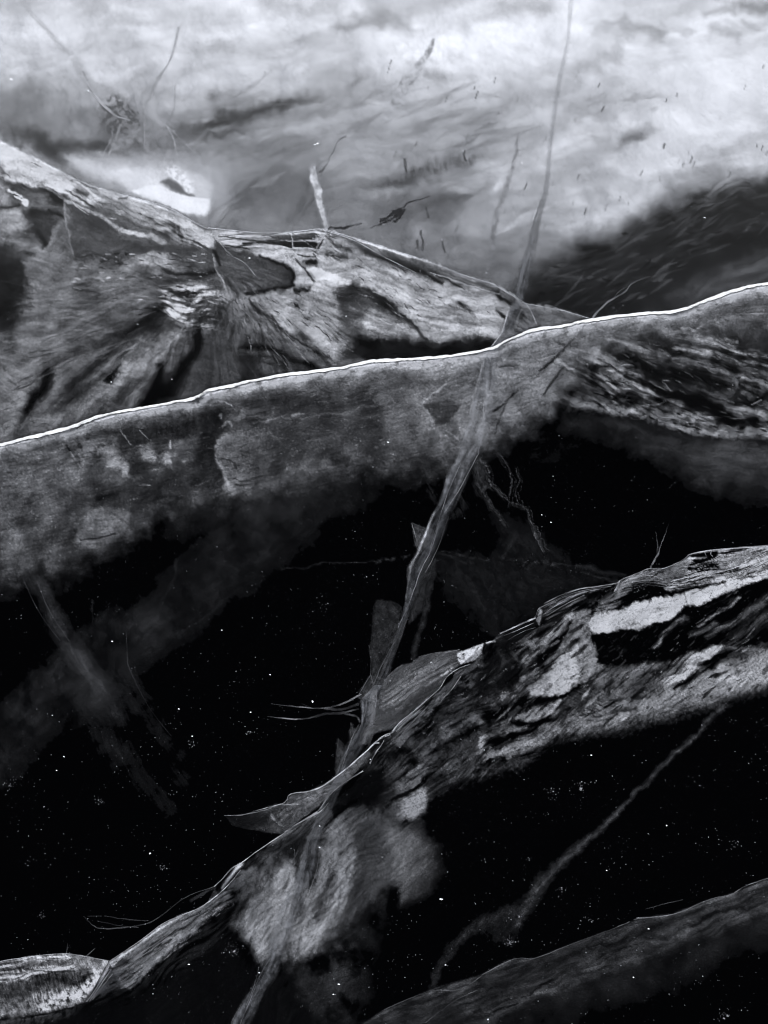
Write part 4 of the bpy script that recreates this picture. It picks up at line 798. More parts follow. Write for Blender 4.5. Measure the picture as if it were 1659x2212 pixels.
    P(5, K(1322, 205, 1380, 192, 1440, 186, 1445, 206, 1380, 215, 1325, 222), 5, .92); P(8, K(1335, 165, 1430, 140, 1450, 148, 1430, 166, 1350, 180), 5, .9); c.s(14, K(1480, 215, 1560, 195, 1620, 180), 6, .9, 2, .8); c.s(16, K(1290, 300, 1400, 275, 1480, 262), 8, .9, 2, .85)
    c.s(196, K(1230, 287, 1340, 257, 1450, 218), 9, .9, 3, .8, tc); c.s(220, K(1550, 200, 1620, 178, 1720, 150), 12, .9, 3, .85, tc); c.s(200, K(1600, 230, 1700, 205), 9, .9, 3, .8); c.s(150, K(1500, 150, 1600, 128, 1700, 115), 6, .9, 2, .7)
    P(104, K(850, 402, 915, 380, 905, 440, 938, 555, 930, 620, 885, 675, 868, 600, 862, 500, 845, 450), 7, .8, tx); P(124, K(875, 500, 915, 500, 938, 560, 928, 615, 885, 650, 870, 590), 14, .7)
    P(182, K(858, 520, 866, 600, 860, 680, 825, 712, 765, 738, 690, 740, 645, 722, 705, 670, 752, 635, 785, 570, 830, 532), 26, .9, ts); P(224, K(790, 620, 840, 590, 858, 650, 835, 695, 780, 720, 730, 715, 745, 670), 22, .75, sstep(.0, .6, n2))
    c.s(142, K(635, 605, 720, 512, 800, 432, 832, 402), (14, 22, 14), .9, 4, .9, ts); c.s(118, K(725, 600, 800, 525, 850, 472), (10, 16), .9, 4, .85, ts); c.s(96, K(560, 600, 620, 545, 680, 500), 9, .9, 3, .8, ts); c.s(14, K(650, 640, 740, 560, 820, 470), 9, .9, 4, .75); c.s(12, K(560, 560, 680, 490, 790, 420), 8, .9, 3, .7)
    P(128, K(600, 822, 680, 790, 760, 762, 782, 766, 742, 810, 690, 846, 640, 842), 12, .85, tx); c.s(166, K(690, 842, 745, 805, 784, 762), 6, .9, 2, .85); c.s(5, K(640, 760, 740, 752, 830, 725, 870, 690), (9, 5), .9, 3, .9); c.s(5, K(560, 850, 660, 860, 740, 840), 9, 1, 4, .85)
    P(52, K(790, 800, 850, 720, 930, 740, 905, 800, 835, 862, 780, 880), 14, .7); P(78, K(935, 640, 1080, 622, 1190, 650, 1220, 700, 1100, 740, 960, 760, 920, 720), 22, .75, tx)
    P(128, K(820, 882, 950, 820, 1080, 780, 1200, 742, 1300, 690, 1400, 648, 1500, 618, 1580, 590, 1659, 560, 1950, 440, 1950, 620, 1659, 690, 1480, 748, 1300, 800, 1100, 850, 950, 880, 840, 905), 34, .85, sstep(-.25, .6, n2 * .5 + st * .5), 7)
    c.b(172, 1572, 1462, 70, 22, -16, 1, 7, .8, tx); c.b(146, 1500, 1488, 70, 16, -16, 1, 7, .7, tx); c.b(140, 1640, 1470, 50, 22, -14, 1, 7, .6, tx); c.s(44, K(930, 832, 1010, 808, 1100, 792), 7, 1, 3, .8); c.s(50, K(900, 850, 1000, 836), 5, 1, 3, .7); c.s(60, K(1080, 845, 1200, 800, 1300, 770), 9, 1, 4, .5)
    P(196, K(1225, 695, 1290, 640, 1370, 570, 1440, 532, 1462, 540, 1420, 580, 1340, 640, 1260, 690), 12, .9, tx); c.s(18, K(1262, 715, 1340, 660, 1430, 605, 1500, 560), (9, 18), 1, 4, .85); c.s(110, K(1220, 670, 1290, 600, 1340, 560), 6, .9, 3, .8, ts)
    c.s(96, K(1060, 660, 1110, 630), 9, 1, 3, .8, tx); c.s(30, K(990, 720, 1005, 675), 9, 1, 3, .75); c.s(36, K(970, 715, 985, 690), 6, 1, 3, .7)
    P(132, K(470, 992, 560, 958, 680, 918, 758, 866, 805, 880, 740, 932, 620, 974, 500, 1008), 14, .9, tx); c.b(210, 1040, 1608, 9, 19, 10, 1, 3, .9, tx); c.s(6, K(500, 930, 600, 905, 680, 880), 12, 1, 4, .8); c.s(104, K(560, 890, 640, 870), 8, 1, 4, .7, tx)
    P(76, K(170, 965, 250, 890, 330, 840, 420, 800, 470, 850, 420, 900, 300, 975, 220, 1015), 30, .8, tx); c.b(118, 972, 1580, 18, 14, -20, 1, 5, .75, tx); c.b(112, 1030, 1552, 16, 10, -20, 1, 4, .75, tx); c.b(74, 1000, 1515, 40, 26, -30, 1, 8, .6, tx); c.b(84, 1110, 1500, 44, 16, -30, 1, 8, .6, tx)
    c.s(6, K(250, 970, 340, 930, 440, 880), 14, 1, 5, .75); c.s(6, K(470, 830, 560, 800, 640, 770), 16, 1, 5, .75); P(14, K(460, 590, 530, 490, 610, 570, 625, 640, 560, 720, 460, 690), 26, .7, None, 6); c.s(56, K(530, 560, 545, 620, 500, 690), 12, 1, 5, .5, tx)
    P(64, K(230, 1050, 330, 1020, 420, 985, 480, 1030, 400, 1082, 300, 1112, 240, 1165, 215, 1110), 20, .85, tx); P(66, K(480, 1055, 600, 1012, 705, 958, 690, 995, 560, 1052), 14, .8, tx)
    P(104, K(90, 1110, 170, 1060, 215, 1045, 200, 1090, 120, 1135), 16, .85); P(108, K(10, 1280, 90, 1200, 130, 1180, 150, 1250, 60, 1310), 20, .85, tx); P(212, K(112, 1240, 132, 1180, 180, 1142, 214, 1128, 223, 1180, 214, 1222, 160, 1258), 22, .9, ts); c.s(5, K(90, 1172, 150, 1145, 215, 1100), (7, 5), .9, 2, .92)
    al = K(60, 900, 300, 660, 560, 560, 850, 420, 940, 600, 1200, 640, 1450, 520, 1659, 480, 1659, 700, 1200, 830, 820, 900, 480, 1040, 200, 1150)
    c.flecks(420, al, -37, 9, (6, 34), (1.2, 3.6), (110, 190), (.2, .75), 51); c.flecks(420, al, -36, 10, (8, 40), (1.6, 5), (4, 22), (.3, .9), 52); c.flecks(70, al, -40, 14, (4, 12), (1.4, 2.6), (205, 245), (.6, 1), 53)  # the bright strokes are glints painted into the frost tone
    c.facets(170, al, -37, 8, (14, 60), (5, 16), (90, 200), (.15, .5), 81); c.facets(190, al, -37, 9, (14, 60), (4, 14), (4, 26), (.2, .7), 82); c.facets(60, slab, -18, 12, (10, 40), (4, 12), (130, 180), (.2, .6), 83)
    c.flecks(150, K(930, 500, 1350, 370, 1659, 260, 1659, 520, 1300, 600, 950, 620), -42, 8, (8, 34), (1.2, 3), (50, 120), (.2, .7), 54)
    ct = K(1230, 280, 1320, 180, 1659, 110, 1659, 230, 1400, 300); c.flecks(160, ct, -14, 5, (12, 60), (1.2, 3), (190, 240), (.2, .7), 55); c.flecks(110, ct, -14, 5, (12, 50), (1.5, 4), (4, 30), (.4, .9), 56)
    c.flecks(160, K(620, 480, 700, 350, 1000, 270, 1200, 220, 1200, 290, 960, 390, 700, 460, 560, 540), -26, 7, (14, 60), (1, 2.4), (80, 150), (.2, .7), 57)
    c.flecks(90, K(90, 880, 340, 620, 420, 560, 380, 640, 200, 880), -46, 5, (14, 50), (1.2, 2.6), (110, 170), (.2, .7), 58); c.flecks(80, K(90, 880, 340, 620, 420, 560, 380, 640, 200, 880), -46, 5, (14, 50), (1.5, 4), (5, 24), (.4, .9), 59)
    c.mod(n1, .12); c.mod(n2, .16); c.mod(n3, .12); c.mod(st, .12)
    c.punch(1.4, 26); c.V = np.where(c.V > 200, 200 + (c.V - 200) * .6, c.V); c.V *= 1 - .2 * (1 - gs) * sstep(110, 170, c.V)
    c.V *= 1 - (1 - sstep(788, 870, X + (Y - 1700) * -.2)) * sstep(1640, 1700, Y)
    # outline
    lo = np.array([(780, 1700), (800, 1740), (860, 1800), (920, 1760), (935, 1722), (980, 1704), (1055, 1674), (1110, 1660), (1150, 1644), (1190, 1603), (1220, 1594), (1280, 1586), (1355, 1571), (1430, 1551), (1495, 1536), (1570, 1514), (1610, 1502), (1659, 1490), (1860, 1440)])
    yb = np.interp(X, lo[:, 0], lo[:, 1]) + c.w2y * 14 + c.w1y * 10
    wid = np.interp(X, [800, 1000, 1200, 1500, 1860], [10, 14, 26, 24, 24])
    c.V *= 1 - sstep(-1, 1, (Y - yb) / wid)
    c.V *= c.below(CREST_R, 1.3, .6)
    c.grain(.2, 2.0)
    return c

# ------------------------------------------------------------------ the near fracture, left half
CREST_L = [(-200, 2262), (0, 2205), (100, 2192), (180, 2168), (222, 2099), (240, 2074), (300, 2034), (350, 1996), (390, 1976), (425, 1964), (450, 1949), (462, 1920), (480, 1899), (500, 1876), (525, 1861), (555, 1839), (600, 1809),
           (650, 1776), (690, 1754), (715, 1735), (760, 1700), (800, 1650), (830, 1620), (850, 1578), (1000, 1560)]
def paint_near_left():
    c = Cv(-200, 1580, 1010, 2290, 1.9, seed=120); c.wk = 1.4
    X, Y = c.X, c.Y
    n1 = fbm(X, Y, 60, 4, 121); n2 = .65 * c.streak(-62, 40, 9, 13, 3, 4) + .35 * fbm(X, Y, 14, 3, 124); st = c.streak(-38, 80, 7, 3, 4, 5); sv = c.streak(-66, 90, 8, 5, 4, 6)
    c.V[:] = 9
    c.p(34, Z6(0, 650, 130, 640, 500, 250, 740, 0, 1000, 0, 1200, 200, 1200, 800, 1110, 1000, 1060, 1100, 1030, 1452, 700, 1452, 500, 1100, 480, 1000, 200, 900), 40, 8, .8, sstep(0, .6, n1))
    # upper shoulder
    c.p(66, Z6(450, 230, 560, 170, 720, 80, 880, 60, 1000, 20, 1040, 60, 900, 130, 760, 240, 600, 260, 420, 380, 300, 470, 240, 430), 10, 4, .85, sstep(.05, .6, st))
    c.s(24, Z6(300, 420, 420, 330, 560, 250), 16, 1, 4, .8); c.s(30, Z6(330, 360, 450, 290), 8, 1, 3, .7); c.p(40, Z6(610, 180, 650, 145, 680, 180, 670, 230, 610, 260), 5, 2, .6); c.s(74, Z6(605, 180, 650, 145, 680, 190, 640, 250), 1.6, .8, 1, .7)
    c.s(22, Z6(430, 410, 530, 405), 6, 1, 4, .8)
    c.p(8, Z6(790, 60, 840, 20, 900, 40, 830, 120), 8, 4, .8)
    # big pale lobes
    c.p(112, Z6(170, 820, 250, 700, 370, 520, 470, 430, 560, 420, 560, 520, 540, 700, 500, 820, 420, 940, 350, 1030, 300, 960, 230, 880), 36, 6, .85); c.p(128, Z6(440, 520, 550, 440, 555, 560, 530, 700, 440, 760, 400, 680), 18, 4, .6)
    c.mod(sv, .24, sstep(500, 520, X) * (1 - sstep(640, 650, X)) * sstep(1850, 1900, Y)); c.s(52, Z6(150, 780, 200, 680, 280, 560, 330, 480), (6, 22), 1, 5, .8); c.s(98, Z6(330, 510, 380, 430, 420, 390), 9, 1, 3, .7); c.s(58, Z6(340, 660, 400, 670), 10, 1, 4, .6)
    c.p(140, Z6(250, 860, 300, 780, 330, 800, 380, 860, 370, 960, 330, 960), 12, 5, .5, sstep(.2, .6, n2))
    lobe = Z6(690, 540, 730, 420, 740, 300, 790, 200, 860, 130, 910, 180, 960, 290, 980, 380, 950, 500, 920, 640, 870, 760, 790, 860, 720, 960, 640, 1010, 570, 1030, 520, 960, 540, 840, 610, 720, 640, 600)
    c.p(104, lobe, 36, 6, .85); c.p(134, Z6(800, 760, 880, 640, 930, 480, 940, 330, 900, 330, 820, 560, 760, 720, 640, 820, 560, 900, 620, 950, 720, 880), 20, 5, .5)
    c.p(128, Z6(730, 420, 760, 320, 860, 290, 860, 400, 800, 460, 700, 530), 16, 4, .5); c.p(38, Z6(740, 520, 830, 440, 830, 500, 790, 600, 760, 720, 690, 780, 650, 720, 700, 640), 18, 5, .15); c.s(70, Z6(660, 560, 750, 550, 790, 580), 10, 1, 4, .6); c.s(40, Z6(860, 345, 930, 285), 6, 1, 3, .85); c.s(46, Z6(900, 230, 980, 160), 14, 1, 4, .7)
    c.s(28, Z6(820, 770, 845, 700), 2.6, .9, 1, .8); c.s(28, Z6(712, 965, 725, 905), 2, .9, 1, .8); c.s(50, Z6(540, 920, 640, 880), 4, 1, 3, .6); c.s(196, Z6(565, 1020, 590, 970, 580, 1010), 8, 1, 4, .8, sstep(.3, .6, n2))
    c.p(58, Z6(980, 60, 1120, 150, 1150, 300, 1150, 560, 1000, 720, 880, 830, 830, 850, 920, 680, 990, 400, 950, 250, 900, 120), 26, 8, .8); c.s(26, Z6(1060, 330, 1110, 220), 12, 1, 5, .6); c.s(20, Z6(1000, 760, 1080, 680), 22, 1, 6, .7)
    c.p(82, Z6(1130, 130, 1280, 200, 1380, 240, 1480, 340, 1520, 450, 1490, 560, 1420, 620, 1260, 690, 1220, 580, 1160, 480, 1140, 300), 46, 8, .85); c.p(96, Z6(1200, 200, 1340, 180, 1360, 120, 1390, 150, 1360, 260, 1220, 330), 24, 5, .5); c.b(112, 918, 1886, 13, 10, 0, 1, 3, .5)
    c.p(8, Z6(1170, 580, 1240, 570, 1240, 680, 1200, 800, 1140, 780), 12, 5, .9)
    c.s(118, Z6(640, 10, 720, 60, 800, 0), 10, 1, 4, .01)
    c.p(52, Z6(640, 1060, 780, 960, 900, 870, 1100, 830, 1110, 960, 1060, 1100, 1040, 1452, 900, 1400, 740, 1200), 36, 9, .75, sstep(.1, .7, n1)); c.s(10, Z6(880, 920, 960, 900, 1060, 1010), 22, 1, 7, .5)
    c.s(26, Z6(560, 1060, 680, 1240, 760, 1440), 10, 1, 5, .5)
    # pale wing at the left with its striations
    wing = C7(480, 830, 600, 750, 700, 680, 790, 632, 930, 545, 980, 540, 1000, 570, 900, 640, 850, 690, 780, 760, 700, 830, 600, 920, 540, 950, 490, 900)
    c.p(96, wing, 10, 3, .9, sstep(.1, .55, c.streak(-33, 90, 5, 9, 4, 3))); c.s(150, C7(760, 640, 830, 615, 900, 580), 6, 1, 3, .85, sstep(.2, .5, n2)); c.s(150, C7(960, 520, 1010, 450, 1040, 415), (5, 12), .9, 2, .85); c.p(92, C7(960, 550, 1040, 440, 1110, 430, 1110, 470, 1020, 530), 8, 3, .8)
    c.s(118, C7(740, 740, 800, 710, 830, 680), 10, 1, 4, .8, sstep(.25, .6, n2)); c.s(100, C7(640, 860, 720, 810, 780, 770), 12, 1, 5, .7, sstep(.3, .6, n2)); c.s(24, C7(960, 560, 880, 640, 800, 700), 9, 1, 4, .01)
    for q, w in [(C7(970, 530, 1010, 520), 4), (C7(985, 545, 1010, 535), 3), (C7(1000, 480, 1050, 460), 3)]:
        c.s(26, q, w, 1, 3, .8)
    for i, (a, b) in enumerate([((485, 850), (540, 830)), ((490, 870), (560, 850)), ((490, 900), (560, 880)), ((500, 930), (555, 905))]):
        c.s(6, C7(*a, *b), (3, 9), .9, 1.5, .9)
    c.s(128, C7(430, 930, 470, 850, 485, 840), (10, 4), .9, 2, .8); c.p(86, C7(370, 1010, 430, 920, 470, 850, 490, 880, 560, 880, 550, 940, 460, 980), 8, 3, .8, sstep(.1, .55, c.streak(-40, 60, 4, 11, 3, 3)))
    c.p(38, C7(560, 880, 900, 640, 1000, 600, 1000, 700, 800, 860, 560, 980, 400, 1020, 200, 1090, 100, 1106, 360, 1010), 24, 6, .6, sstep(.3, .7, st)); c.p(44, C7(-200, 1120, 200, 1040, 370, 1010, 300, 1070, 150, 1120, -200, 1250), 18, 5, .7, sstep(.2, .6, n2))
    P = lambda v, q, sf, op, t=None, r=5: c.p(v, q, sf, (r, r * .5), op, t, smooth=True)
    tx = sstep(-.2, .6, n2)
    tl = sstep(-.1, .75, c.streak(-64, 90, 7, 17, 3, 4) * .7 + n1 * .3)
    F_ = lambda v, q, sf, op, t=None, r=3: c.p(v, q, sf, (r, r * .6), op, t)
    F_(108, Z6(165, 815, 250, 700, 370, 520, 470, 430, 560, 415, 580, 520, 560, 700, 500, 880, 420, 980, 350, 1040, 290, 950, 220, 880), 40, .75, tl, 6); P(140, Z6(430, 540, 480, 440, 555, 425, 560, 560, 530, 700, 460, 820, 410, 760), 26, .6); P(138, Z6(240, 850, 300, 780, 380, 830, 370, 960, 320, 970), 20, .6, tx)
    F_(108, lobe, 40, .75, tl, 6); c.p(34, Z6(745, 535, 830, 445, 815, 520, 775, 620, 748, 715, 700, 770, 672, 760, 690, 690, 735, 600), 10, (3, 3), .75, sstep(-.2, .6, n2)); P(146, Z6(820, 740, 890, 620, 930, 480, 930, 340, 880, 400, 840, 540, 790, 680, 700, 800, 600, 880, 560, 950, 640, 960, 740, 870), 22, .5, tx)
    c.s(40, Z6(855, 345, 925, 285), 5, .9, 2, .85); P(64, Z6(960, 100, 1110, 170, 1150, 330, 1140, 560, 1000, 720, 900, 810, 860, 800, 940, 640, 990, 420, 960, 260), 40, .6); P(92, Z6(1150, 240, 1300, 190, 1420, 260, 1500, 380, 1500, 500, 1420, 610, 1270, 670, 1220, 560, 1150, 470), 60, .7, None, 8)
    P(8, Z6(1175, 590, 1235, 575, 1240, 690, 1200, 790, 1150, 770), 16, .85); P(104, Z6(760, 240, 830, 140, 900, 120, 1020, 60, 1120, 40, 1130, 120, 1000, 140, 920, 190, 820, 260), 30, .5, tx)
    P(112, wing, 12, .75, sstep(.0, .6, c.streak(-34, 90, 5, 9, 4, 3))); c.s(150, C7(520, 815, 640, 735, 740, 665), 5, .9, 2, .7, tx); c.s(130, C7(700, 760, 780, 715, 840, 690), 12, 1, 4, .7, sstep(.2, .7, n2)); c.s(22, C7(620, 800, 700, 740, 800, 680, 900, 610), 6, 1, 3, .7); c.s(14, C7(560, 850, 660, 790, 740, 740), 5, 1, 3, .7)
    P(76, C7(1000, 580, 1050, 470, 1120, 400, 1200, 360, 1240, 400, 1150, 480, 1060, 560), 14, .6, tx)
    lb = Z6(170, 820, 470, 420, 900, 140, 980, 400, 870, 760, 600, 1020, 350, 1030); c.flecks(200, lb, -63, 9, (12, 60), (1.5, 5), (130, 160), (.1, .4), 61); c.flecks(120, lb, -60, 12, (10, 40), (1.5, 5), (50, 80), (.1, .45), 62)
    c.facets(110, lb, -64, 8, (20, 90), (6, 20), (104, 160), (.12, .4), 84); c.facets(60, lb, -62, 9, (20, 80), (4, 14), (30, 60), (.12, .45), 85)
    wg = C7(490, 840, 800, 640, 980, 550, 1000, 600, 800, 760, 540, 960); c.flecks(220, wg, -35, 6, (14, 60), (1.2, 3), (130, 190), (.2, .7), 63); c.flecks(200, wg, -34, 6, (14, 60), (1.6, 4.5), (5, 26), (.3, .9), 64)
    c.flecks(120, Z6(230, 430, 560, 200, 720, 80, 860, 60, 760, 240, 420, 400), -38, 8, (10, 50), (1.4, 4), (8, 30), (.3, .8), 65); c.flecks(120, Z6(640, 1060, 900, 860, 1120, 820, 1040, 1440, 760, 1400), -40, 30, (10, 50), (2, 7), (4, 20), (.1, .5), 66)
    c.mod(n2, .14); c.mod(st, .14); c.punch(1.25, 30)
    c.V *= c.below(CREST_L, 1.6, .6)
    # right limit follows the shoulder of the right half
    rb = np.array([(1580, 850), (1620, 860), (1660, 900), (1720, 930), (1780, 940), (1830, 962), (1890, 955), (1940, 920), (1975, 865), (2050, 820), (2290, 800)])
    c.V *= 1 - sstep(-100, 34, X - np.interp(Y, rb[:, 0], rb[:, 1]) + c.w1x * 10) * sstep(1690, 1740, Y)
    c.V *= 1 - sstep(-12, 12, X - np.interp(Y, rb[:, 0], rb[:, 1]) + c.w1x * 16) * (1 - sstep(1690, 1740, Y))
    c.V *= 1 - (1 - sstep(-14, 14, Y - np.interp(X, [820, 850, 930, 985], [1650, 1690, 1722, 1705]))) * (X > 815)
    c.V *= 1.22
    c.grain(.16, 2.1)
    return c

def paint_corner():
    c = Cv(-200, 2030, 260, 2260, 1.8, seed=140); c.wk = 1.3
    X, Y = c.X, c.Y
    n2 = fbm(X, Y, 11, 4, 141); st = c.streak(-9, 60, 4.5, 3, 4, 4); fr = c.streak(70, 22, 3, 5, 3, 3)
    pg = C7(-400, 880, 0, 835, 120, 815, 220, 805, 290, 800, 370, 812, 470, 832, 440, 890, 400, 960, 365, 1015, 240, 1050, 0, 1106, -400, 1200)
    c.p(78, pg, 4, 1.5)
    k = lambda v, q, w, op, t=None: c.s(v, q, w, 1, 3, op, t)
    k(214, C7(-300, 950, 0, 915, 120, 895, 220, 870, 330, 850), 13, .9, sstep(.2, .6, st)); k(176, C7(-300, 890, 0, 860, 100, 835, 200, 822, 300, 820), 12, .9, sstep(.3, .6, st)); k(160, C7(0, 885, 130, 870, 240, 850), 6, .8, sstep(.3, .6, fr))
    k(206, C7(180, 1030, 260, 1000, 350, 960, 420, 900), (22, 34), .9, sstep(.1, .55, n2)); k(150, C7(160, 990, 260, 990, 340, 960), 26, .8, sstep(.2, .6, fr)); k(110, C7(340, 840, 420, 860, 450, 850), 22, .8)
    k(42, C7(150, 930, 240, 905, 320, 925, 380, 900), 26, .85); k(50, C7(-200, 1010, 0, 980, 120, 960), 34, .7); k(40, C7(0, 880, 100, 860), 4, .8); k(46, C7(120, 915, 240, 880, 320, 870), 5, .8); k(20, C7(0, 845, 160, 825), 4, .6)
    k(98, C7(-100, 1070, 60, 1040, 180, 990), 30, .6, sstep(.2, .6, n2))
    c.p(0, C7(-400, 1290, -400, 1130, 0, 1085, 160, 1060, 365, 1016, 480, 850, 520, 1290), 16, 4, .85)
    c.V *= 1 - sstep(-2, 2, X - np.interp(Y, [2030, 2074, 2099, 2164, 2260], [262, 240, 222, 185, 120]))
    c.V *= sstep(0, .01, c.V)
    c.mod(n2, .25); c.mod(fr, .2); c.punch(1.5, 24); c.grain(.2, 2.0)
    c.p(0, [(-300, 2000), (300, 2000), (300, 2078), (240, 2076), (190, 2066), (145, 2059), (110, 2061), (60, 2066), (0, 2076), (-300, 2112)], 2.5, .6)
    return c

# ------------------------------------------------------------------ pale shelf right of the ribbon, small shelf left of it
def paint_shelf():
    c = Cv(770, 1390, 1012, 1660, 1.7, seed=150)
    X, Y = c.X, c.Y
    n2 = fbm(X, Y, 8, 4, 151); st = c.streak(-30, 70, 5, 3, 4, 4)
    pg = Z3(0, 900, 60, 830, 130, 780, 200, 765, 260, 715, 360, 695, 480, 670, 560, 665, 560, 780, 480, 850, 420, 930, 330, 1020, 200, 1120, 80, 1240, -60, 1280, -160, 1300, -60, 1080)
    c.p(54, pg, 5, 1.5); c.p(84, Z3(0, 1000, 120, 880, 300, 780, 480, 730, 540, 780, 420, 860, 260, 960, 100, 1060, -20, 1100), 14, 3, .9, sstep(.1, .6, st * .6 + n2 * .4)); c.p(36, Z3(120, 1120, 260, 1000, 400, 900, 420, 940, 260, 1100, 80, 1240), 14, 3, .8)
    c.s(112, Z3(160, 920, 240, 860, 340, 800), 14, 1, 4, .6, sstep(.45, .7, n2)); c.s(100, Z3(-20, 1080, 120, 1030, 260, 960, 400, 880), (14, 8), 1, 4, .7, sstep(.2, .6, st)); c.s(150, Z3(430, 850, 480, 820, 510, 800), 7, 1, 3, .8, sstep(.3, .6, n2)); c.s(28, Z3(270, 920, 380, 860, 460, 820), 4, 1, 2, .7); c.s(110, Z3(0, 900, 60, 832, 130, 782), 2.2, .8, 1, .8); c.s(96, Z3(260, 715, 360, 695, 560, 665), 2.2, .8, 1, .8)
    c.V += sstep(.86, .96, vnoise(X / 3, Y / 3, 5)) * 60 * sstep(.4, .6, n2) * (c.V > 30)
    c.mod(st, .25); c.grain(.18, 2)
    c.V *= 1 - sstep(-6, 6, X - np.interp(Y, [1390, 1440, 1490, 1540, 1600, 1660], [1012, 1005, 955, 890, 840, 800]))
    return c

def paint_small_shelf():
    c = Cv(486, 1610, 800, 1830, 1.7, seed=160)
    X, Y = c.X, c.Y
    n2 = fbm(X, Y, 9, 4, 161); st = c.streak(-28, 60, 5, 3, 4, 4)
    pg = Z5(0, 1300, 130, 1295, 230, 1265, 320, 1235, 380, 1215, 430, 1215, 460, 1195, 480, 1150, 530, 1130, 620, 1120, 720, 1085, 830, 1010, 920, 940, 1000, 870, 1060, 820, 1090, 840, 1000, 960, 900, 1060, 800, 1140, 700, 1230, 560, 1340, 440, 1440, 300, 1422, 60, 1380)
    c.p(64, pg, 5, 1.5); c.p(86, Z5(460, 1200, 640, 1130, 800, 1050, 900, 960, 1000, 900, 900, 1040, 780, 1130, 600, 1270, 440, 1340, 400, 1300), 16, 3, .85, sstep(.05, .6, st)); c.p(34, Z5(60, 1310, 240, 1290, 330, 1300, 300, 1380, 100, 1390), 14, 4, .85)
    c.s(104, Z5(330, 1245, 400, 1225, 520, 1215), 3, .9, 2, .8); c.s(22, Z5(260, 1330, 340, 1290, 440, 1260), 12, 1, 4, .8, sstep(.4, .6, n2)); c.s(170, Z5(340, 1300, 370, 1320, 390, 1350), 10, 1, 4, .8, sstep(.2, .5, n2)); c.s(150, Z5(360, 1350, 430, 1370), 4, 1, 2, .7, sstep(.2, .5, n2)); c.s(96, Z5(200, 1405, 340, 1385, 440, 1375), 3, .9, 2, .7)
    c.mod(n2, .25); c.mod(st, .2); c.grain(.18, 2)
    c.V *= .2 + .68 * sstep(490, 660, X)
    c.V *= 1 - c.below([(486, 1860)] + CREST_L[15:], 8, 2) * .9
    return c

# ------------------------------------------------------------------ dim fractures deep down
def paint_low_right():
    c = Cv(740, 1860, 1860, 2290, 2.4, seed=170); c.wk = 1.5
    X, Y = c.X, c.Y
    top = [(740, 2240), (830, 2181), (880, 2159), (950, 2131), (1040, 2106), (1085, 2080), (1110, 2071), (1155, 2070), (1230, 2041), (1330, 2004), (1380, 1984), (1455, 1974), (1530, 1944), (1580, 1931), (1659, 1896), (1860, 1820)]
    n1 = fbm(X, Y, 70, 3, 171); n2 = .7 * c.streak(-22, 50, 9, 13, 3, 4) + .3 * fbm(X, Y, 14, 3, 174); st = c.streak(-21, 120, 10, 3, 4, 6)
    c.V[:] = 40
    c.s(58, C8(0, 1060, 240, 960, 420, 900), 26, 1, 5, .8, sstep(.2, .6, n2)); c.s(66, C8(430, 890, 560, 830, 650, 830), 16, 1, 4, .8); c.s(64, C8(1180, 650, 1300, 620, 1450, 560, 1659, 490), 18, 1, 5, .8); c.s(72, C8(1500, 550, 1600, 510, 1659, 500), 9, 1, 4, .8, sstep(.3, .6, n2))
    c.s(64, C8(500, 1060, 700, 980, 1000, 840, 1300, 690, 1659, 600, 2060, 480), 40, 1, 8, .8); c.s(20, C8(880, 780, 1000, 750, 1200, 680), (6, 10), 1, 4, .8); c.s(18, C8(1330, 680, 1420, 630, 1550, 600), 9, 1, 5, .8); c.s(10, C8(480, 1050, 600, 1000, 720, 915), 6, 1, 4, .8, sstep(.3, .5, n2)); c.s(16, C8(390, 1050, 410, 1040), 9, 1, 3, .9)
    c.s(22, C8(450, 960, 640, 880, 860, 800), 12, 1, 6, .6); c.s(58, C8(160, 1100, 240, 1020, 420, 920), 5, 1, 3, .6); c.s(30, C8(700, 900, 1000, 780, 1300, 680), 22, 1, 8, .5)
    c.flecks(160, C8(0, 1050, 560, 830, 1000, 690, 1659, 480, 1659, 640, 1000, 880, 500, 1080), -21, 5, (20, 90), (1.5, 5), (54, 84), (.2, .6), 71); c.flecks(140, C8(0, 1050, 560, 830, 1000, 690, 1659, 480, 1659, 640, 1000, 880, 500, 1080), -21, 6, (14, 80), (2, 6), (8, 24), (.3, .8), 72)
    c.mod(st, .3); c.mod(n2, .2); c.mod(n1, .25); c.punch(1.3, 26)
    lo = np.array([(740, 2400), (1000, 2300), (1080, 2205), (1180, 2156), (1330, 2104), (1480, 2050), (1659, 1985), (1860, 1905)])
    d = Y - np.interp(X, lo[:, 0], lo[:, 1]) + c.w1y * 16
    sk = 26 * (1 - sstep(0, 120, d)) * (.4 + n1)
    c.V = np.where(d < 0, c.V, 0) * (1 - sstep(-16, 4, d)) + sk * sstep(-16, 4, d)
    c.V *= .86 * c.below(top, 3, 1); c.grain(.2, 2.4)
    return c

def paint_diagonal():
    c = Cv(880, 1520, 1580, 2170, 2.4, seed=180); c.wk = 1.6
    c.s(40, [(1560, 1530), (1480, 1608), (1425, 1659), (1330, 1759), (1265, 1819), (1200, 1874), (1150, 1932), (1118, 2000)], (12, 10, 10, 11, 15, 19, 22, 14), 1, 5); c.p(32, C8(560, 620, 700, 520, 640, 600, 570, 710, 540, 760, 480, 760, 430, 690), 50, 5, .45)
    c.s(28, [(1110, 1968), (1040, 1990), (995, 2030), (955, 2080), (932, 2135)], (30, 22, 18, 16, 16), .9, 5, .9); c.s(46, C8(640, 550, 740, 440, 870, 320), 5, 1, 3, .5)
    c.mod(fbm(c.X, c.Y, 14, 4, 181), .4); c.mod(c.streak(-45, 60, 5, 3), .3); c.grain(.25, 2.4)
    return c

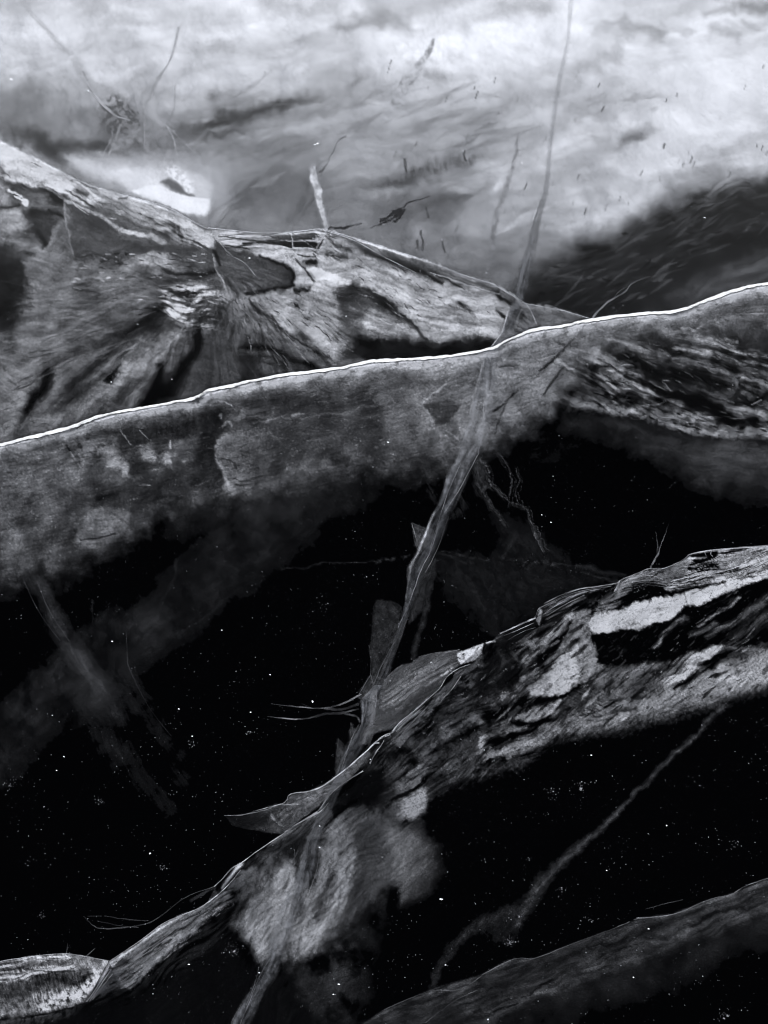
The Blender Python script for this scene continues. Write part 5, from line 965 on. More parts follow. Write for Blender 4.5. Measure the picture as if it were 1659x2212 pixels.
def paint_faint_band():
    c = Cv(-200, 1030, 800, 1830, 3.0, seed=190); c.wk = 1.6
    X, Y = c.X, c.Y
    c.p(26, [(740, 1040), (650, 1180), (520, 1290), (390, 1380), (300, 1450), (220, 1540), (110, 1600), (0, 1690), (-200, 1800), (-200, 1660), (-50, 1570), (60, 1500), (170, 1400), (260, 1330), (330, 1270), (440, 1170), (560, 1090)], 100, 6, .95)
    c.s(38, C5(770, 380, 620, 340, 430, 370, 300, 480, 150, 640, 60, 740), (16, 60, 50, 60, 60, 30), 1, 10, .6); c.s(36, C5(770, 70, 750, 150, 700, 260), 6, 1, 4, .7); c.s(44, C5(780, 380, 900, 300, 1040, 190), 4, 1, 3, .35); c.s(16, C5(1350, 0, 1550, 140), 8, 1, 4, .3)
    c.mod(fbm(X, Y, 90, 3, 191), .5); c.mod(c.streak(-42, 120, 14, 3), .2); c.V *= .68; c.grain(.15, 3)
    return c

def paint_faint_cross():
    c = Cv(-40, 1200, 520, 1900, 2.4, seed=200); c.wk = 1.6
    X, Y = c.X, c.Y
    fb = .6 + .4 * sstep(.1, .9, c.streak(60, 110, 9, 3, 4, 6))
    c.s(36, C5(110, 120, 210, 260, 300, 440, 420, 640, 520, 750), (30, 34, 50, 60, 30), 1, 5, .8, fb); c.s(46, C5(180, 200, 250, 370, 330, 470, 440, 640), (14, 24, 36, 30), 1, 4, .8, fb); c.s(32, C5(180, 150, 230, 270, 290, 400), 20, 1, 4, .8, fb)
    c.s(24, C5(400, 700, 480, 860, 600, 980, 760, 1190), (50, 60, 50, 40), 1, 6, .8, fb); c.s(22, C5(560, 560, 620, 700, 720, 850, 800, 1020), 50, 1, 6, .6, fb); c.s(26, C5(440, 560, 520, 640, 580, 700), 26, 1, 5, .7, fb)
    c.s(26, C5(620, 0, 900, 300), 1, 1, 1, .01); c.s(40, C5(400, 240, 400, 340), 5, 1, 3, .5); c.b(44, 145, 1270, 14, 22, 0, 1, 6, .7, fb)
    c.mod(fbm(X, Y, 40, 3, 201), .5); c.V *= .85 * (1 - .8 * sstep(1600, 1880, Y)); c.grain(.2, 2.4)
    return c

def paint_web():
    c = Cv(600, 1040, 1420, 1440, 2.4, seed=210); c.wk = 1.5
    X, Y = c.X, c.Y
    n = fbm(X, Y, 14, 4, 211)
    c.p(22, C6(200, 170, 400, 180, 640, 200, 840, 240, 1020, 290, 850, 330, 690, 410, 560, 500, 480, 550, 360, 440, 260, 340), 90, 8, .8); c.p(26, C6(460, 0, 600, 40, 700, 120, 800, 210, 640, 190, 520, 180), 40, 8, .7)
    c.s(46, C6(250, 165, 400, 200, 600, 205, 700, 220, 840, 235), 4, 1, (5, .5), .7, sstep(.1, .8, n)); c.s(46, C6(600, 230, 660, 215, 740, 225), 14, 1, 5, .7, sstep(.2, .6, n)); c.s(40, C6(840, 235, 960, 260, 1050, 270), 8, 1, 4, .7); c.s(40, C6(860, 260, 960, 290, 1010, 300), 5, 1, 3, .6)
    c.s(38, C6(-440, 250, -260, 225, -100, 215, 20, 205), 3.5, 1, (4, .5), .7); c.s(54, C6(-40, 215, 60, 195, 140, 190), 9, 1, 4, .7, sstep(.2, .6, n)); c.s(34, C6(510, 220, 540, 160, 570, 100), 8, 1, 4, .7); c.s(30, C6(300, 210, 380, 330, 440, 420), 10, 1, 5, .6); c.s(30, C6(200, 160, 300, 200, 380, 220), 6, 1, 3, .7)
    c.rb = .1; c.mod(n, .3); c.V *= .85; c.grain(.2, 2.4)
    return c

def paint_wisps():
    c = Cv(900, 930, 1200, 1240, 1.7, seed=330)
    fb = sstep(.1, .6, c.streak(62, 60, 3.2, 3, 3, 4)); n = fbm(c.X, c.Y, 9, 4, 331)
    for q, w, v in [(C4(390, 860, 440, 905, 450, 980, 520, 1050), (8, 16, 18, 14), 66), (C4(450, 980, 520, 1050, 600, 1090, 640, 1150), (12, 10, 9, 9), 62), (C4(600, 1090, 640, 1150, 665, 1220, 685, 1275), (8, 8, 14, 8), 66), (C4(390, 890, 410, 1010, 450, 1060, 520, 1165), (16, 24, 26, 10), 52),
                    (C4(470, 800, 510, 890, 548, 940, 540, 1060), (12, 14, 8, 6), 46), (C4(570, 910, 582, 960, 568, 1010, 580, 1070), (3, 7, 7, 5), 46), (C4(430, 1040, 480, 1110, 520, 1150), 12, 44), (C4(180, 900, 190, 1000, 230, 1060), 22, 30), (C4(330, 1020, 350, 1080, 300, 1120), 30, 36), (C4(540, 1060, 560, 1080, 600, 1100), 16, 40)]:
        c.s(v * .66, q, w, 1, 4, .85, fb, 'max')
    for q, v in [(C4(395, 862, 442, 908, 452, 980, 520, 1048, 600, 1088, 640, 1150, 660, 1215, 684, 1272), 84), (C4(500, 850, 546, 925, 545, 1000, 538, 1080), 72), (C4(572, 920, 583, 958, 570, 1010, 580, 1075), 66), (C4(405, 880, 412, 1000, 450, 1062, 525, 1165), 66), (C4(620, 1120, 650, 1200, 690, 1275), 60)]:
        c.s(v, q, 2.0, .9, (3, 1.2), .9, None, 'max')
        c.s(v * .7, [(a + 5 + (b - 980) * .03, b + 3) for a, b in q], 1.7, .9, (6, 1.5), .9, None, 'max')
    c.V *= .86; c.mod(n, .5); c.grain(.2, 2)
    return c

# ------------------------------------------------------------------ ribbon crack that runs away from the viewer
RIB = np.array([(-120, 1240, 10), (0, 1232, 10), (90, 1222, 10), (215, 1202, 11), (320, 1190, 10), (415, 1180, 15), (480, 1162, 22), (540, 1143, 23), (620, 1126, 27), (663, 1114, 26), (718, 1096, 21), (768, 1066, 34), (833, 1052, 44),
                (903, 1038, 52), (963, 1020, 58), (993, 1002, 54), (1053, 980, 42), (1113, 955, 35), (1183, 928, 36), (1226, 906, 32), (1296, 885, 18), (1351, 865, 14), (1401, 850, 14), (1456, 832, 18), (1485, 818, 26), (1515, 797, 36),
                (1565, 792, 30), (1605, 772, 42), (1655, 745, 36), (1714, 722, 27), (1759, 702, 26), (1824, 672, 38), (1909, 650, 46), (1984, 620, 55), (2059, 596, 52), (2134, 560, 42), (2209, 524, 46), (2300, 480, 46)], float)

def paint_ribbon(y0, y1, vals, seed, dark=None, over=None):
    ys = np.array([y0, y1])
    sel = RIB[(RIB[:, 0] > y0 - 80) & (RIB[:, 0] < y1 + 80)]
    c = Cv(sel[:, 1].min() - 40, y0, sel[:, 1].max() + 40, y1, 1.8, seed=seed)
    X, Y = c.X, c.Y
    xc = np.interp(Y, RIB[:, 0], RIB[:, 1]) + c.w0x * 10
    w = np.interp(Y, RIB[:, 0], RIB[:, 2]) * (1 + (vnoise(Y / 70, Y * 0, seed) - .5) * .4) * (1 + np.where(X < xc, vnoise(Y / 26, Y * 0, seed + 1), vnoise(Y / 31, Y * 0, seed + 2)) * .22 - .11)
    u = (X - xc) / w
    slope = np.gradient(RIB[:, 1], RIB[:, 0])
    v = np.interp(Y, vals[0], vals[1])
    fib = fbm(u * 3.2 + 40, Y / 90, 1.0, 4, seed + 2); n2 = fbm(X, Y, 12, 4, seed + 4)
    edge = (np.exp(-((u + .44) / .07) ** 2) * .34 + np.exp(-((u - .42) / .06) ** 2) * .26) * (.3 + 1.2 * vnoise(Y / 30, u * 2, seed + 6))
    m = sstep(-.62, -.36, u + (fib - .5) * .16) * (1 - sstep(.2, .62, u + (fib - .5) * .2))
    c.V = (v * 1.12 * (.42 + .95 * fib + 1.3 * edge) * (.75 + .5 * n2)).astype(np.float32)
    if dark:
        for val, q, ww in dark:
            c.s(val, q, ww, .9, 2, .8)
    c.grain(.14)
    if over is not None:
        c.O = (m * np.interp(Y, over[0], over[1])).astype(np.float32)
        c.O = np.maximum(c.O, 0)
    c.V = c.V * m
    c.V[c.V < 1] = 0
    return c

def paint_strip(pts, wid, val, alpha, seed, step=1.8, soft=.6, rough=3, extra=None):
    """a narrow crack over the pale layer: its own tone and see-through amount"""
    p = np.array(pts, float); m = np.max(wid) + 14
    c = Cv(p[:, 0].min() - m, p[:, 1].min() - m, p[:, 0].max() + m, p[:, 1].max() + m, step, seed=seed)
    c.s(1.0, pts, wid, soft, rough)
    n = fbm(c.X, c.Y, 14, 4, seed + 3)
    c.O = np.clip(c.V * alpha * (.5 + n), 0, .96).astype(np.float32)
    c.V = (val * (.75 + .5 * fbm(c.X, c.Y, 20, 4, seed + 5)) * np.ones_like(c.V)).astype(np.float32)
    if extra:
        extra(c)
    return c

def paint_far_web():
    """shattered knot, upper left"""
    c = Cv(30, 0, 470, 350, 2.0, seed=230); c.rb = .1; c.w1x *= .4; c.w1y *= .4
    n = fbm(c.X, c.Y, 12, 4, 231); O = np.zeros_like(c.V); T = np.full_like(c.V, 60.0)
    def lay(val, al, fn):
        nonlocal O, T
        c.V[:] = 0; fn(); k = c.V * al
        T = T + (val - T) * np.clip(k * 1.6, 0, 1); O = np.maximum(O, k)
    lay(150, .7, lambda: c.s(1, C1(100, 10, 170, 95, 280, 215, 340, 260), (6, 12, 14, 16), .9, 3)); lay(120, .6, lambda: c.s(1, C1(160, 90, 200, 130, 290, 225), 3, .9, 2))
    lay(116, .6, lambda: c.p(1, C1(290, 220, 350, 270, 400, 350, 460, 370, 540, 420, 600, 490, 620, 560, 560, 640, 480, 660, 460, 560, 430, 440, 370, 370, 320, 290), 14, 4, 1))
    lay(52, .9, lambda: c.p(1, C1(430, 440, 500, 400, 570, 460, 615, 540, 540, 560, 480, 600, 440, 540), 22, 5, 1, sstep(.3, .6, n))); lay(46, .9, lambda: c.s(1, C1(470, 410, 520, 450, 590, 480, 600, 540), 9, .9, 4, 1, sstep(.2, .6, n)))
    lay(34, .9, lambda: c.s(1, C1(550, 460, 590, 500), 9, .9, 3)); lay(64, .8, lambda: c.s(1, C1(360, 310, 390, 380, 440, 460), 6, .9, 3)); lay(66, .8, lambda: c.s(1, C1(530, 580, 580, 600, 610, 660), 16, .9, 4, 1, sstep(.3, .6, n)))
    lay(140, .8, lambda: c.s(1, C1(380, 380, 440, 450, 500, 500, 560, 520), 4, .9, 3)); lay(138, .75, lambda: c.s(1, C1(520, 540, 500, 600, 460, 690), 6, .9, 3)); lay(130, .7, lambda: c.s(1, C1(480, 600, 440, 680), 4, .9, 3)); lay(150, .7, lambda: c.s(1, C1(360, 330, 420, 420, 480, 480), 3, .9, 2))
    lay(100, .6, lambda: c.p(1, C1(620, 490, 720, 560, 820, 640, 840, 700, 700, 690, 620, 650), 10, 4, 1)); lay(146, .8, lambda: c.s(1, C1(720, 545, 750, 600, 765, 670), 4, .9, 2)); lay(150, .7, lambda: c.s(1, C1(600, 470, 720, 545, 830, 650, 900, 720), 3, .9, 2)); lay(140, .6, lambda: c.s(1, C1(625, 500, 625, 640), 2.5, .9, 2))
    lay(104, .75, lambda: c.s(1, C1(630, 450, 680, 350, 740, 250, 770, 120), (6, 9, 6, 8), .9, 3)); lay(104, .5, lambda: c.s(1, C1(720, 540, 750, 470, 755, 370), 5, .9, 2)); lay(196, .4, lambda: c.s(1, C1(60, 380, 140, 310, 300, 250, 420, 180), 9, .9, 2))
    c.O = np.clip(O * (.7 + .5 * n), 0, .95).astype(np.float32); c.V = (T * (.85 + .3 * n)).astype(np.float32)
    return c

def paint_jag():
    c = Cv(800, 405, 950, 500, 1.3, seed=350)
    n = fbm(c.X, c.Y, 6, 3, 351)
    c.p(1, Z2(1375, 130, 1400, 100, 1385, 78, 1440, 66, 1470, 30, 1555, -5, 1582, 10, 1560, 50, 1512, 105, 1495, 98, 1530, 55, 1470, 95, 1430, 112), 3, (2, 2)); c.p(0, Z2(1450, 70, 1500, 45, 1490, 70, 1455, 85), 3, 2, .8)
    c.s(1, C2(85, 895, 105, 872, 150, 862, 200, 847), (5, 4, 3, 2), .7, 1.5); c.s(.7, C2(-60, 985, -10, 960, 20, 940), 5, .9, 2)
    c.O = np.clip(c.V * (.8 + .4 * n), 0, .95).astype(np.float32); c.V = np.full_like(c.V, 9)
    return c

# ------------------------------------------------------------------ geometry helpers
def dens(c, L):
    if c.O is not None:
        return np.clip(c.O, 0, .97), np.clip(lin(c.V) / L, 0, 1)
    F = lin(c.V) / L
    return np.clip(F, 0, .97), np.ones_like(F)

def depth_drop(c, top, lean=.9):
    t = np.array(top, float)
    o = np.argsort(t[:, 0], kind='stable')
    xs = np.arange(t[:, 0].min() - 400, t[:, 0].max() + 400, 4.0)
    ys = np.interp(xs, t[o, 0], t[o, 1])
    kr = np.exp(-np.linspace(-2.2, 2.2, 71) ** 2); kr /= kr.sum()      # the crack wanders gently under its ragged crest
    yt = np.interp(c.X, xs, np.convolve(np.pad(ys, 35, 'edge'), kr, 'valid'))
    _, gy, _ = at(c.X, yt, 0.0)
    dx, dy, dz = ray(c.X, c.Y)
    zv = CAM_H + dz * (gy / dy)
    return np.minimum(zv * lean, -.006)

def mats():
    M = {}
    def new(name):
        m = bpy.data.materials.new(name); m.use_nodes = True; n = m.node_tree; n.nodes.clear()
        return m, n, n.nodes.new('ShaderNodeOutputMaterial')
    def frost(name, tl, rough_noise):
        m, n, out = new(name); N = n.nodes.new; Lk = n.links.new
        a = N('ShaderNodeAttribute'); a.attribute_name = 'frost'
        t = N('ShaderNodeAttribute'); t.attribute_name = 'tone'
        tc = N('ShaderNodeTexCoord')
        nz = N('ShaderNodeTexNoise'); nz.inputs['Scale'].default_value = 420; nz.inputs['Detail'].default_value = 4
        Lk(tc.outputs['Object'], nz.inputs['Vector'])
        mr = N('ShaderNodeMapRange'); mr.inputs[1].default_value = .3; mr.inputs[2].default_value = .7; mr.inputs[3].default_value = 1 - rough_noise; mr.inputs[4].default_value = 1 + rough_noise
        Lk(nz.outputs['Fac'], mr.inputs[0])
        mu = N('ShaderNodeMath'); mu.operation = 'MULTIPLY'; mu.use_clamp = True
        Lk(a.outputs['Fac'], mu.inputs[0]); Lk(mr.outputs[0], mu.inputs[1])
        mx = N('ShaderNodeMix'); mx.data_type = 'RGBA'; mx.inputs[6].default_value = (.003, .003, .004, 1); mx.inputs[7].default_value = (.80, .83, .90, 1)
        Lk(t.outputs['Fac'], mx.inputs[0])
        d = N('ShaderNodeBsdfDiffuse'); Lk(mx.outputs[2], d.inputs['Color'])
        sh = d
        if tl > 0:
            tr = N('ShaderNodeBsdfTranslucent'); Lk(mx.outputs[2], tr.inputs['Color'])
            ms = N('ShaderNodeMixShader'); ms.inputs[0].default_value = tl
            Lk(d.outputs[0], ms.inputs[1]); Lk(tr.outputs[0], ms.inputs[2]); sh = ms
        tp = N('ShaderNodeBsdfTransparent'); o = N('ShaderNodeMixShader')
        Lk(mu.outputs[0], o.inputs[0]); Lk(tp.outputs[0], o.inputs[1]); Lk(sh.outputs[0], o.inputs[2]); Lk(o.outputs[0], out.inputs['Surface'])
        M[name] = m
    frost('fracture_frost', .22, .25); frost('painted_sheen', 0, .05); frost('snow_grains', .3, .1)  # the second one carries the painted sky reflection and gleam
    # packed snow in the open crack
    m, n, out = new('packed_snow'); p = n.nodes.new('ShaderNodeBsdfPrincipled'); nz = n.nodes.new('ShaderNodeTexNoise'); nz.inputs['Scale'].default_value = 26; nz.inputs['Detail'].default_value = 9; nz.inputs['Roughness'].default_value = .7
    rp = n.nodes.new('ShaderNodeValToRGB'); rp.color_ramp.elements[0].position = .3; rp.color_ramp.elements[0].color = (.38, .40, .43, 1); rp.color_ramp.elements[1].color = (.84, .85, .87, 1)
    bp = n.nodes.new('ShaderNodeBump'); bp.inputs['Distance'].default_value = .004; bp.inputs['Strength'].default_value = .6
    n.links.new(nz.outputs['Fac'], rp.inputs[0]); n.links.new(rp.outputs[0], p.inputs['Base Color']); n.links.new(nz.outputs['Fac'], bp.inputs['Height']); n.links.new(bp.outputs[0], p.inputs['Normal']); p.inputs['Roughness'].default_value = .9
    n.links.new(p.outputs[0], out.inputs['Surface']); M['packed_snow'] = m
    # clear ice surface: see-through, with the weak mirror of smooth ice
    m, n, out = new('clear_ice'); N = n.nodes.new; Lk = n.links.new
    fr = N('ShaderNodeFresnel'); fr.inputs['IOR'].default_value = 1.31
    tc = N('ShaderNodeTexCoord'); mp = N('ShaderNodeMapping'); mp.inputs['Scale'].default_value = (1, .5, 1)
    n1 = N('ShaderNodeTexNoise'); n1.inputs['Scale'].default_value = 9; n1.inputs['Detail'].default_value = 5
    bp = N('ShaderNodeBump'); bp.inputs['Strength'].default_value = .25; bp.inputs['Distance'].default_value = .004
    Lk(tc.outputs['Object'], mp.inputs[0]); Lk(mp.outputs[0], n1.inputs['Vector']); Lk(n1.outputs['Fac'], bp.inputs['Height'])
    mr = N('ShaderNodeMapRange'); mr.inputs[1].default_value = .035; mr.inputs[2].default_value = 1; mr.inputs[3].default_value = 0.0; mr.inputs[4].default_value = .8     # polarised view: the mirror dies out when looking down
    Lk(fr.outputs[0], mr.inputs[0])
    g = N('ShaderNodeBsdfGlossy'); g.inputs['Roughness'].default_value = .06; Lk(bp.outputs[0], g.inputs['Normal'])
    tp = N('ShaderNodeBsdfTransparent'); tp.inputs['Color'].default_value = (.985, .988, 1, 1)
    o = N('ShaderNodeMixShader'); Lk(mr.outputs[0], o.inputs[0]); Lk(tp.outputs[0], o.inputs[1]); Lk(g.outputs[0], o.inputs[2]); Lk(o.outputs[0], out.inputs['Surface']); M['clear_ice'] = m
    m, n, out = new('black_water'); d = n.nodes.new('ShaderNodeBsdfDiffuse'); nz = n.nodes.new('ShaderNodeTexNoise'); nz.inputs['Scale'].default_value = .8; rp = n.nodes.new('ShaderNodeValToRGB')
    rp.color_ramp.elements[0].color = (.0004, .0004, .0006, 1); rp.color_ramp.elements[1].color = (.0012, .0013, .0016, 1); n.links.new(nz.outputs['Fac'], rp.inputs[0]); n.links.new(rp.outputs[0], d.inputs['Color']); n.links.new(d.outputs[0], out.inputs['Surface']); M['black_water'] = m
    return M

def obj(name, me, mat, parent=None):
    o = bpy.data.objects.new(name, me); col.objects.link(o)
    if mat: me.materials.append(MAT[mat])
    if parent: o.parent = parent
    return o

def thing(name, label, cat, group=None):
    o = bpy.data.objects.new(name, None); col.objects.link(o); o.empty_display_size = .1
    o['label'] = label; o['category'] = cat
    if group: o['group'] = group
    return o

def tag(o, label, cat, group=None, kind=None):
    if label: o['label'] = label
    if cat: o['category'] = cat
    if group: o['group'] = group
    if kind: o['kind'] = kind
    return o

def mesh_from(name, co, quads, frost=None, tone=None, tris=None):
    me = bpy.data.meshes.new(name)
    f = quads if tris is None else tris
    k = f.shape[1]
    me.vertices.add(len(co)); me.vertices.foreach_set('co', np.ascontiguousarray(co, np.float32).ravel())
    me.loops.add(len(f) * k); me.loops.foreach_set('vertex_index', np.ascontiguousarray(f, np.int32).ravel())
    me.polygons.add(len(f)); me.polygons.foreach_set('loop_start', np.arange(0, len(f) * k, k, dtype=np.int32))
    me.update(calc_edges=True)
    me.polygons.foreach_set('use_smooth', np.ones(len(f), bool))
    for nm, v in (('frost', frost), ('tone', tone)):
        if v is not None:
            at_ = me.attributes.new(nm, 'FLOAT', 'POINT'); at_.data.foreach_set('value', np.ascontiguousarray(v, np.float32).ravel())
    me.validate()
    return me

def face(name, c, z, mat, parent=None, L=None, thr=.0035, relief=.006):
    """one fracture face: the canvas laid on its real surface, clear places left open"""
    F, T = dens(c, L or L_SHEET)
    if mat != 'painted_sheen':                # beyond the picture the fracture heals gradually
        F = F * sstep(-195, -90, c.X) * (1 - sstep(1750, 1855, c.X))
    keep = F > thr
    jn, im = F.shape
    q = keep[:-1, :-1] | keep[1:, :-1] | keep[:-1, 1:] | keep[1:, 1:]
    jj, ii = np.nonzero(q)
    idx = np.stack([jj * im + ii, (jj + 1) * im + ii, (jj + 1) * im + ii + 1, jj * im + ii + 1], 1)
    used, inv = np.unique(idx, return_inverse=True)
    quads = inv.reshape(idx.shape)
    X, Y = c.X.ravel()[used].astype(float), c.Y.ravel()[used].astype(float)
    zz = np.broadcast_to(z, F.shape).ravel()[used].astype(float)
    zz = zz - relief * (fbm(X, Y, 110, 3, c.seed + 9) * 1.6 + .12 * fbm(X, Y, 9, 2, c.seed + 12)) * np.clip(-zz / .05, 0, 1)
    x, y, zc = at(X, Y, zz)
    Fv = F.ravel()[used]; Fv = np.where(Fv > thr, Fv, 0)
    return obj(name, mesh_from(name, np.stack([x, y, zc], 1), quads, Fv, T.ravel()[used]), mat, parent)

def pix(px, py, z):
    """world length of one plan unit at that place"""
    dx, dy, dz = ray(px, py)
    t = (z - CAM_H) / dz
    return t * 2 * TV / PH

def thread(name, pts, w, val, parent=None, z=-.004, z1=None, jit=1.2, seed=0, mat='fracture_frost', n=6):
    """hair-thin crack filament: a tapered tube"""
    p = spl(pts, n); m = len(p)
    t = np.linspace(0, 1, m)
    rg = np.random.RandomState(int(seed + p[0, 0] * 3 + p[0, 1]) & 0x7fffffff)
    p = p + rg.uniform(-jit, jit, p.shape) * .5
    ws = np.interp(t, np.linspace(0, 1, np.size(w)), np.atleast_1d(w)) / 2 * rg.uniform(.75, 1.25, m)
    vs = np.interp(t, np.linspace(0, 1, np.size(val)), np.atleast_1d(val))
    vs = vs * (.35 + .85 * vnoise(np.arange(m) / 2.6 + seed + p[0, 0], np.zeros(m), 4))
    zs = z + (0 if z1 is None else (z1 - z) * t) + np.zeros(m)
    x, y, zc = at(p[:, 0], p[:, 1], zs)
    P3 = np.stack([x, y, zc], 1)
    tg = np.gradient(P3, axis=0); tg /= np.linalg.norm(tg, axis=1)[:, None] + 1e-9
    a = np.cross(tg, [0, 0, 1]); a /= np.linalg.norm(a, axis=1)[:, None] + 1e-9
    b = np.cross(tg, a)
    r = ws * np.array([pix(u, v, zz) for u, v, zz in zip(p[:, 0], p[:, 1], zs)])
    K = 5
    ang = np.linspace(0, 2 * math.pi, K, endpoint=False)
    co = (P3[:, None, :] + r[:, None, None] * (np.cos(ang)[None, :, None] * a[:, None, :] + np.sin(ang)[None, :, None] * b[:, None, :])).reshape(-1, 3)
    q = []
    for i in range(m - 1):
        for k in range(K):
            q.append((i * K + k, i * K + (k + 1) % K, (i + 1) * K + (k + 1) % K, (i + 1) * K + k))
    fr = np.repeat(np.clip(lin(vs) / L_SHEET * .62, 0, .9), K)
    return obj(name, mesh_from(name, co, np.array(q), fr, np.ones(len(co))), mat, parent)

def flake(name, pts, val, parent, z0, z1, seed, step=1.8, edge=None, soft=9, relief=.004):
    """a small loose plate of cracked ice; z runs from z0 at its top to z1 at its bottom"""
    q = np.array(pts, float)
    c = Cv(q[:, 0].min() - 6, q[:, 1].min() - 6, q[:, 0].max() + 6, q[:, 1].max() + 6, step, seed=seed)
    c.p(val * .8, pts, soft, (3, 1.5))
    c.mod(fbm(c.X, c.Y, 16, 4, seed + 2), .35); c.mod(c.streak(-60, 40, 5, 4), .2); c.grain(.15)
    if edge:
        c.s(edge, list(pts) + [pts[0]], 2.4, .8, .8, .4, smooth=False)
    t = (c.Y - c.Y.min()) / (c.Y.max() - c.Y.min())
    return face(name, c, z0 + (z1 - z0) * t, 'fracture_frost', parent, relief=relief)

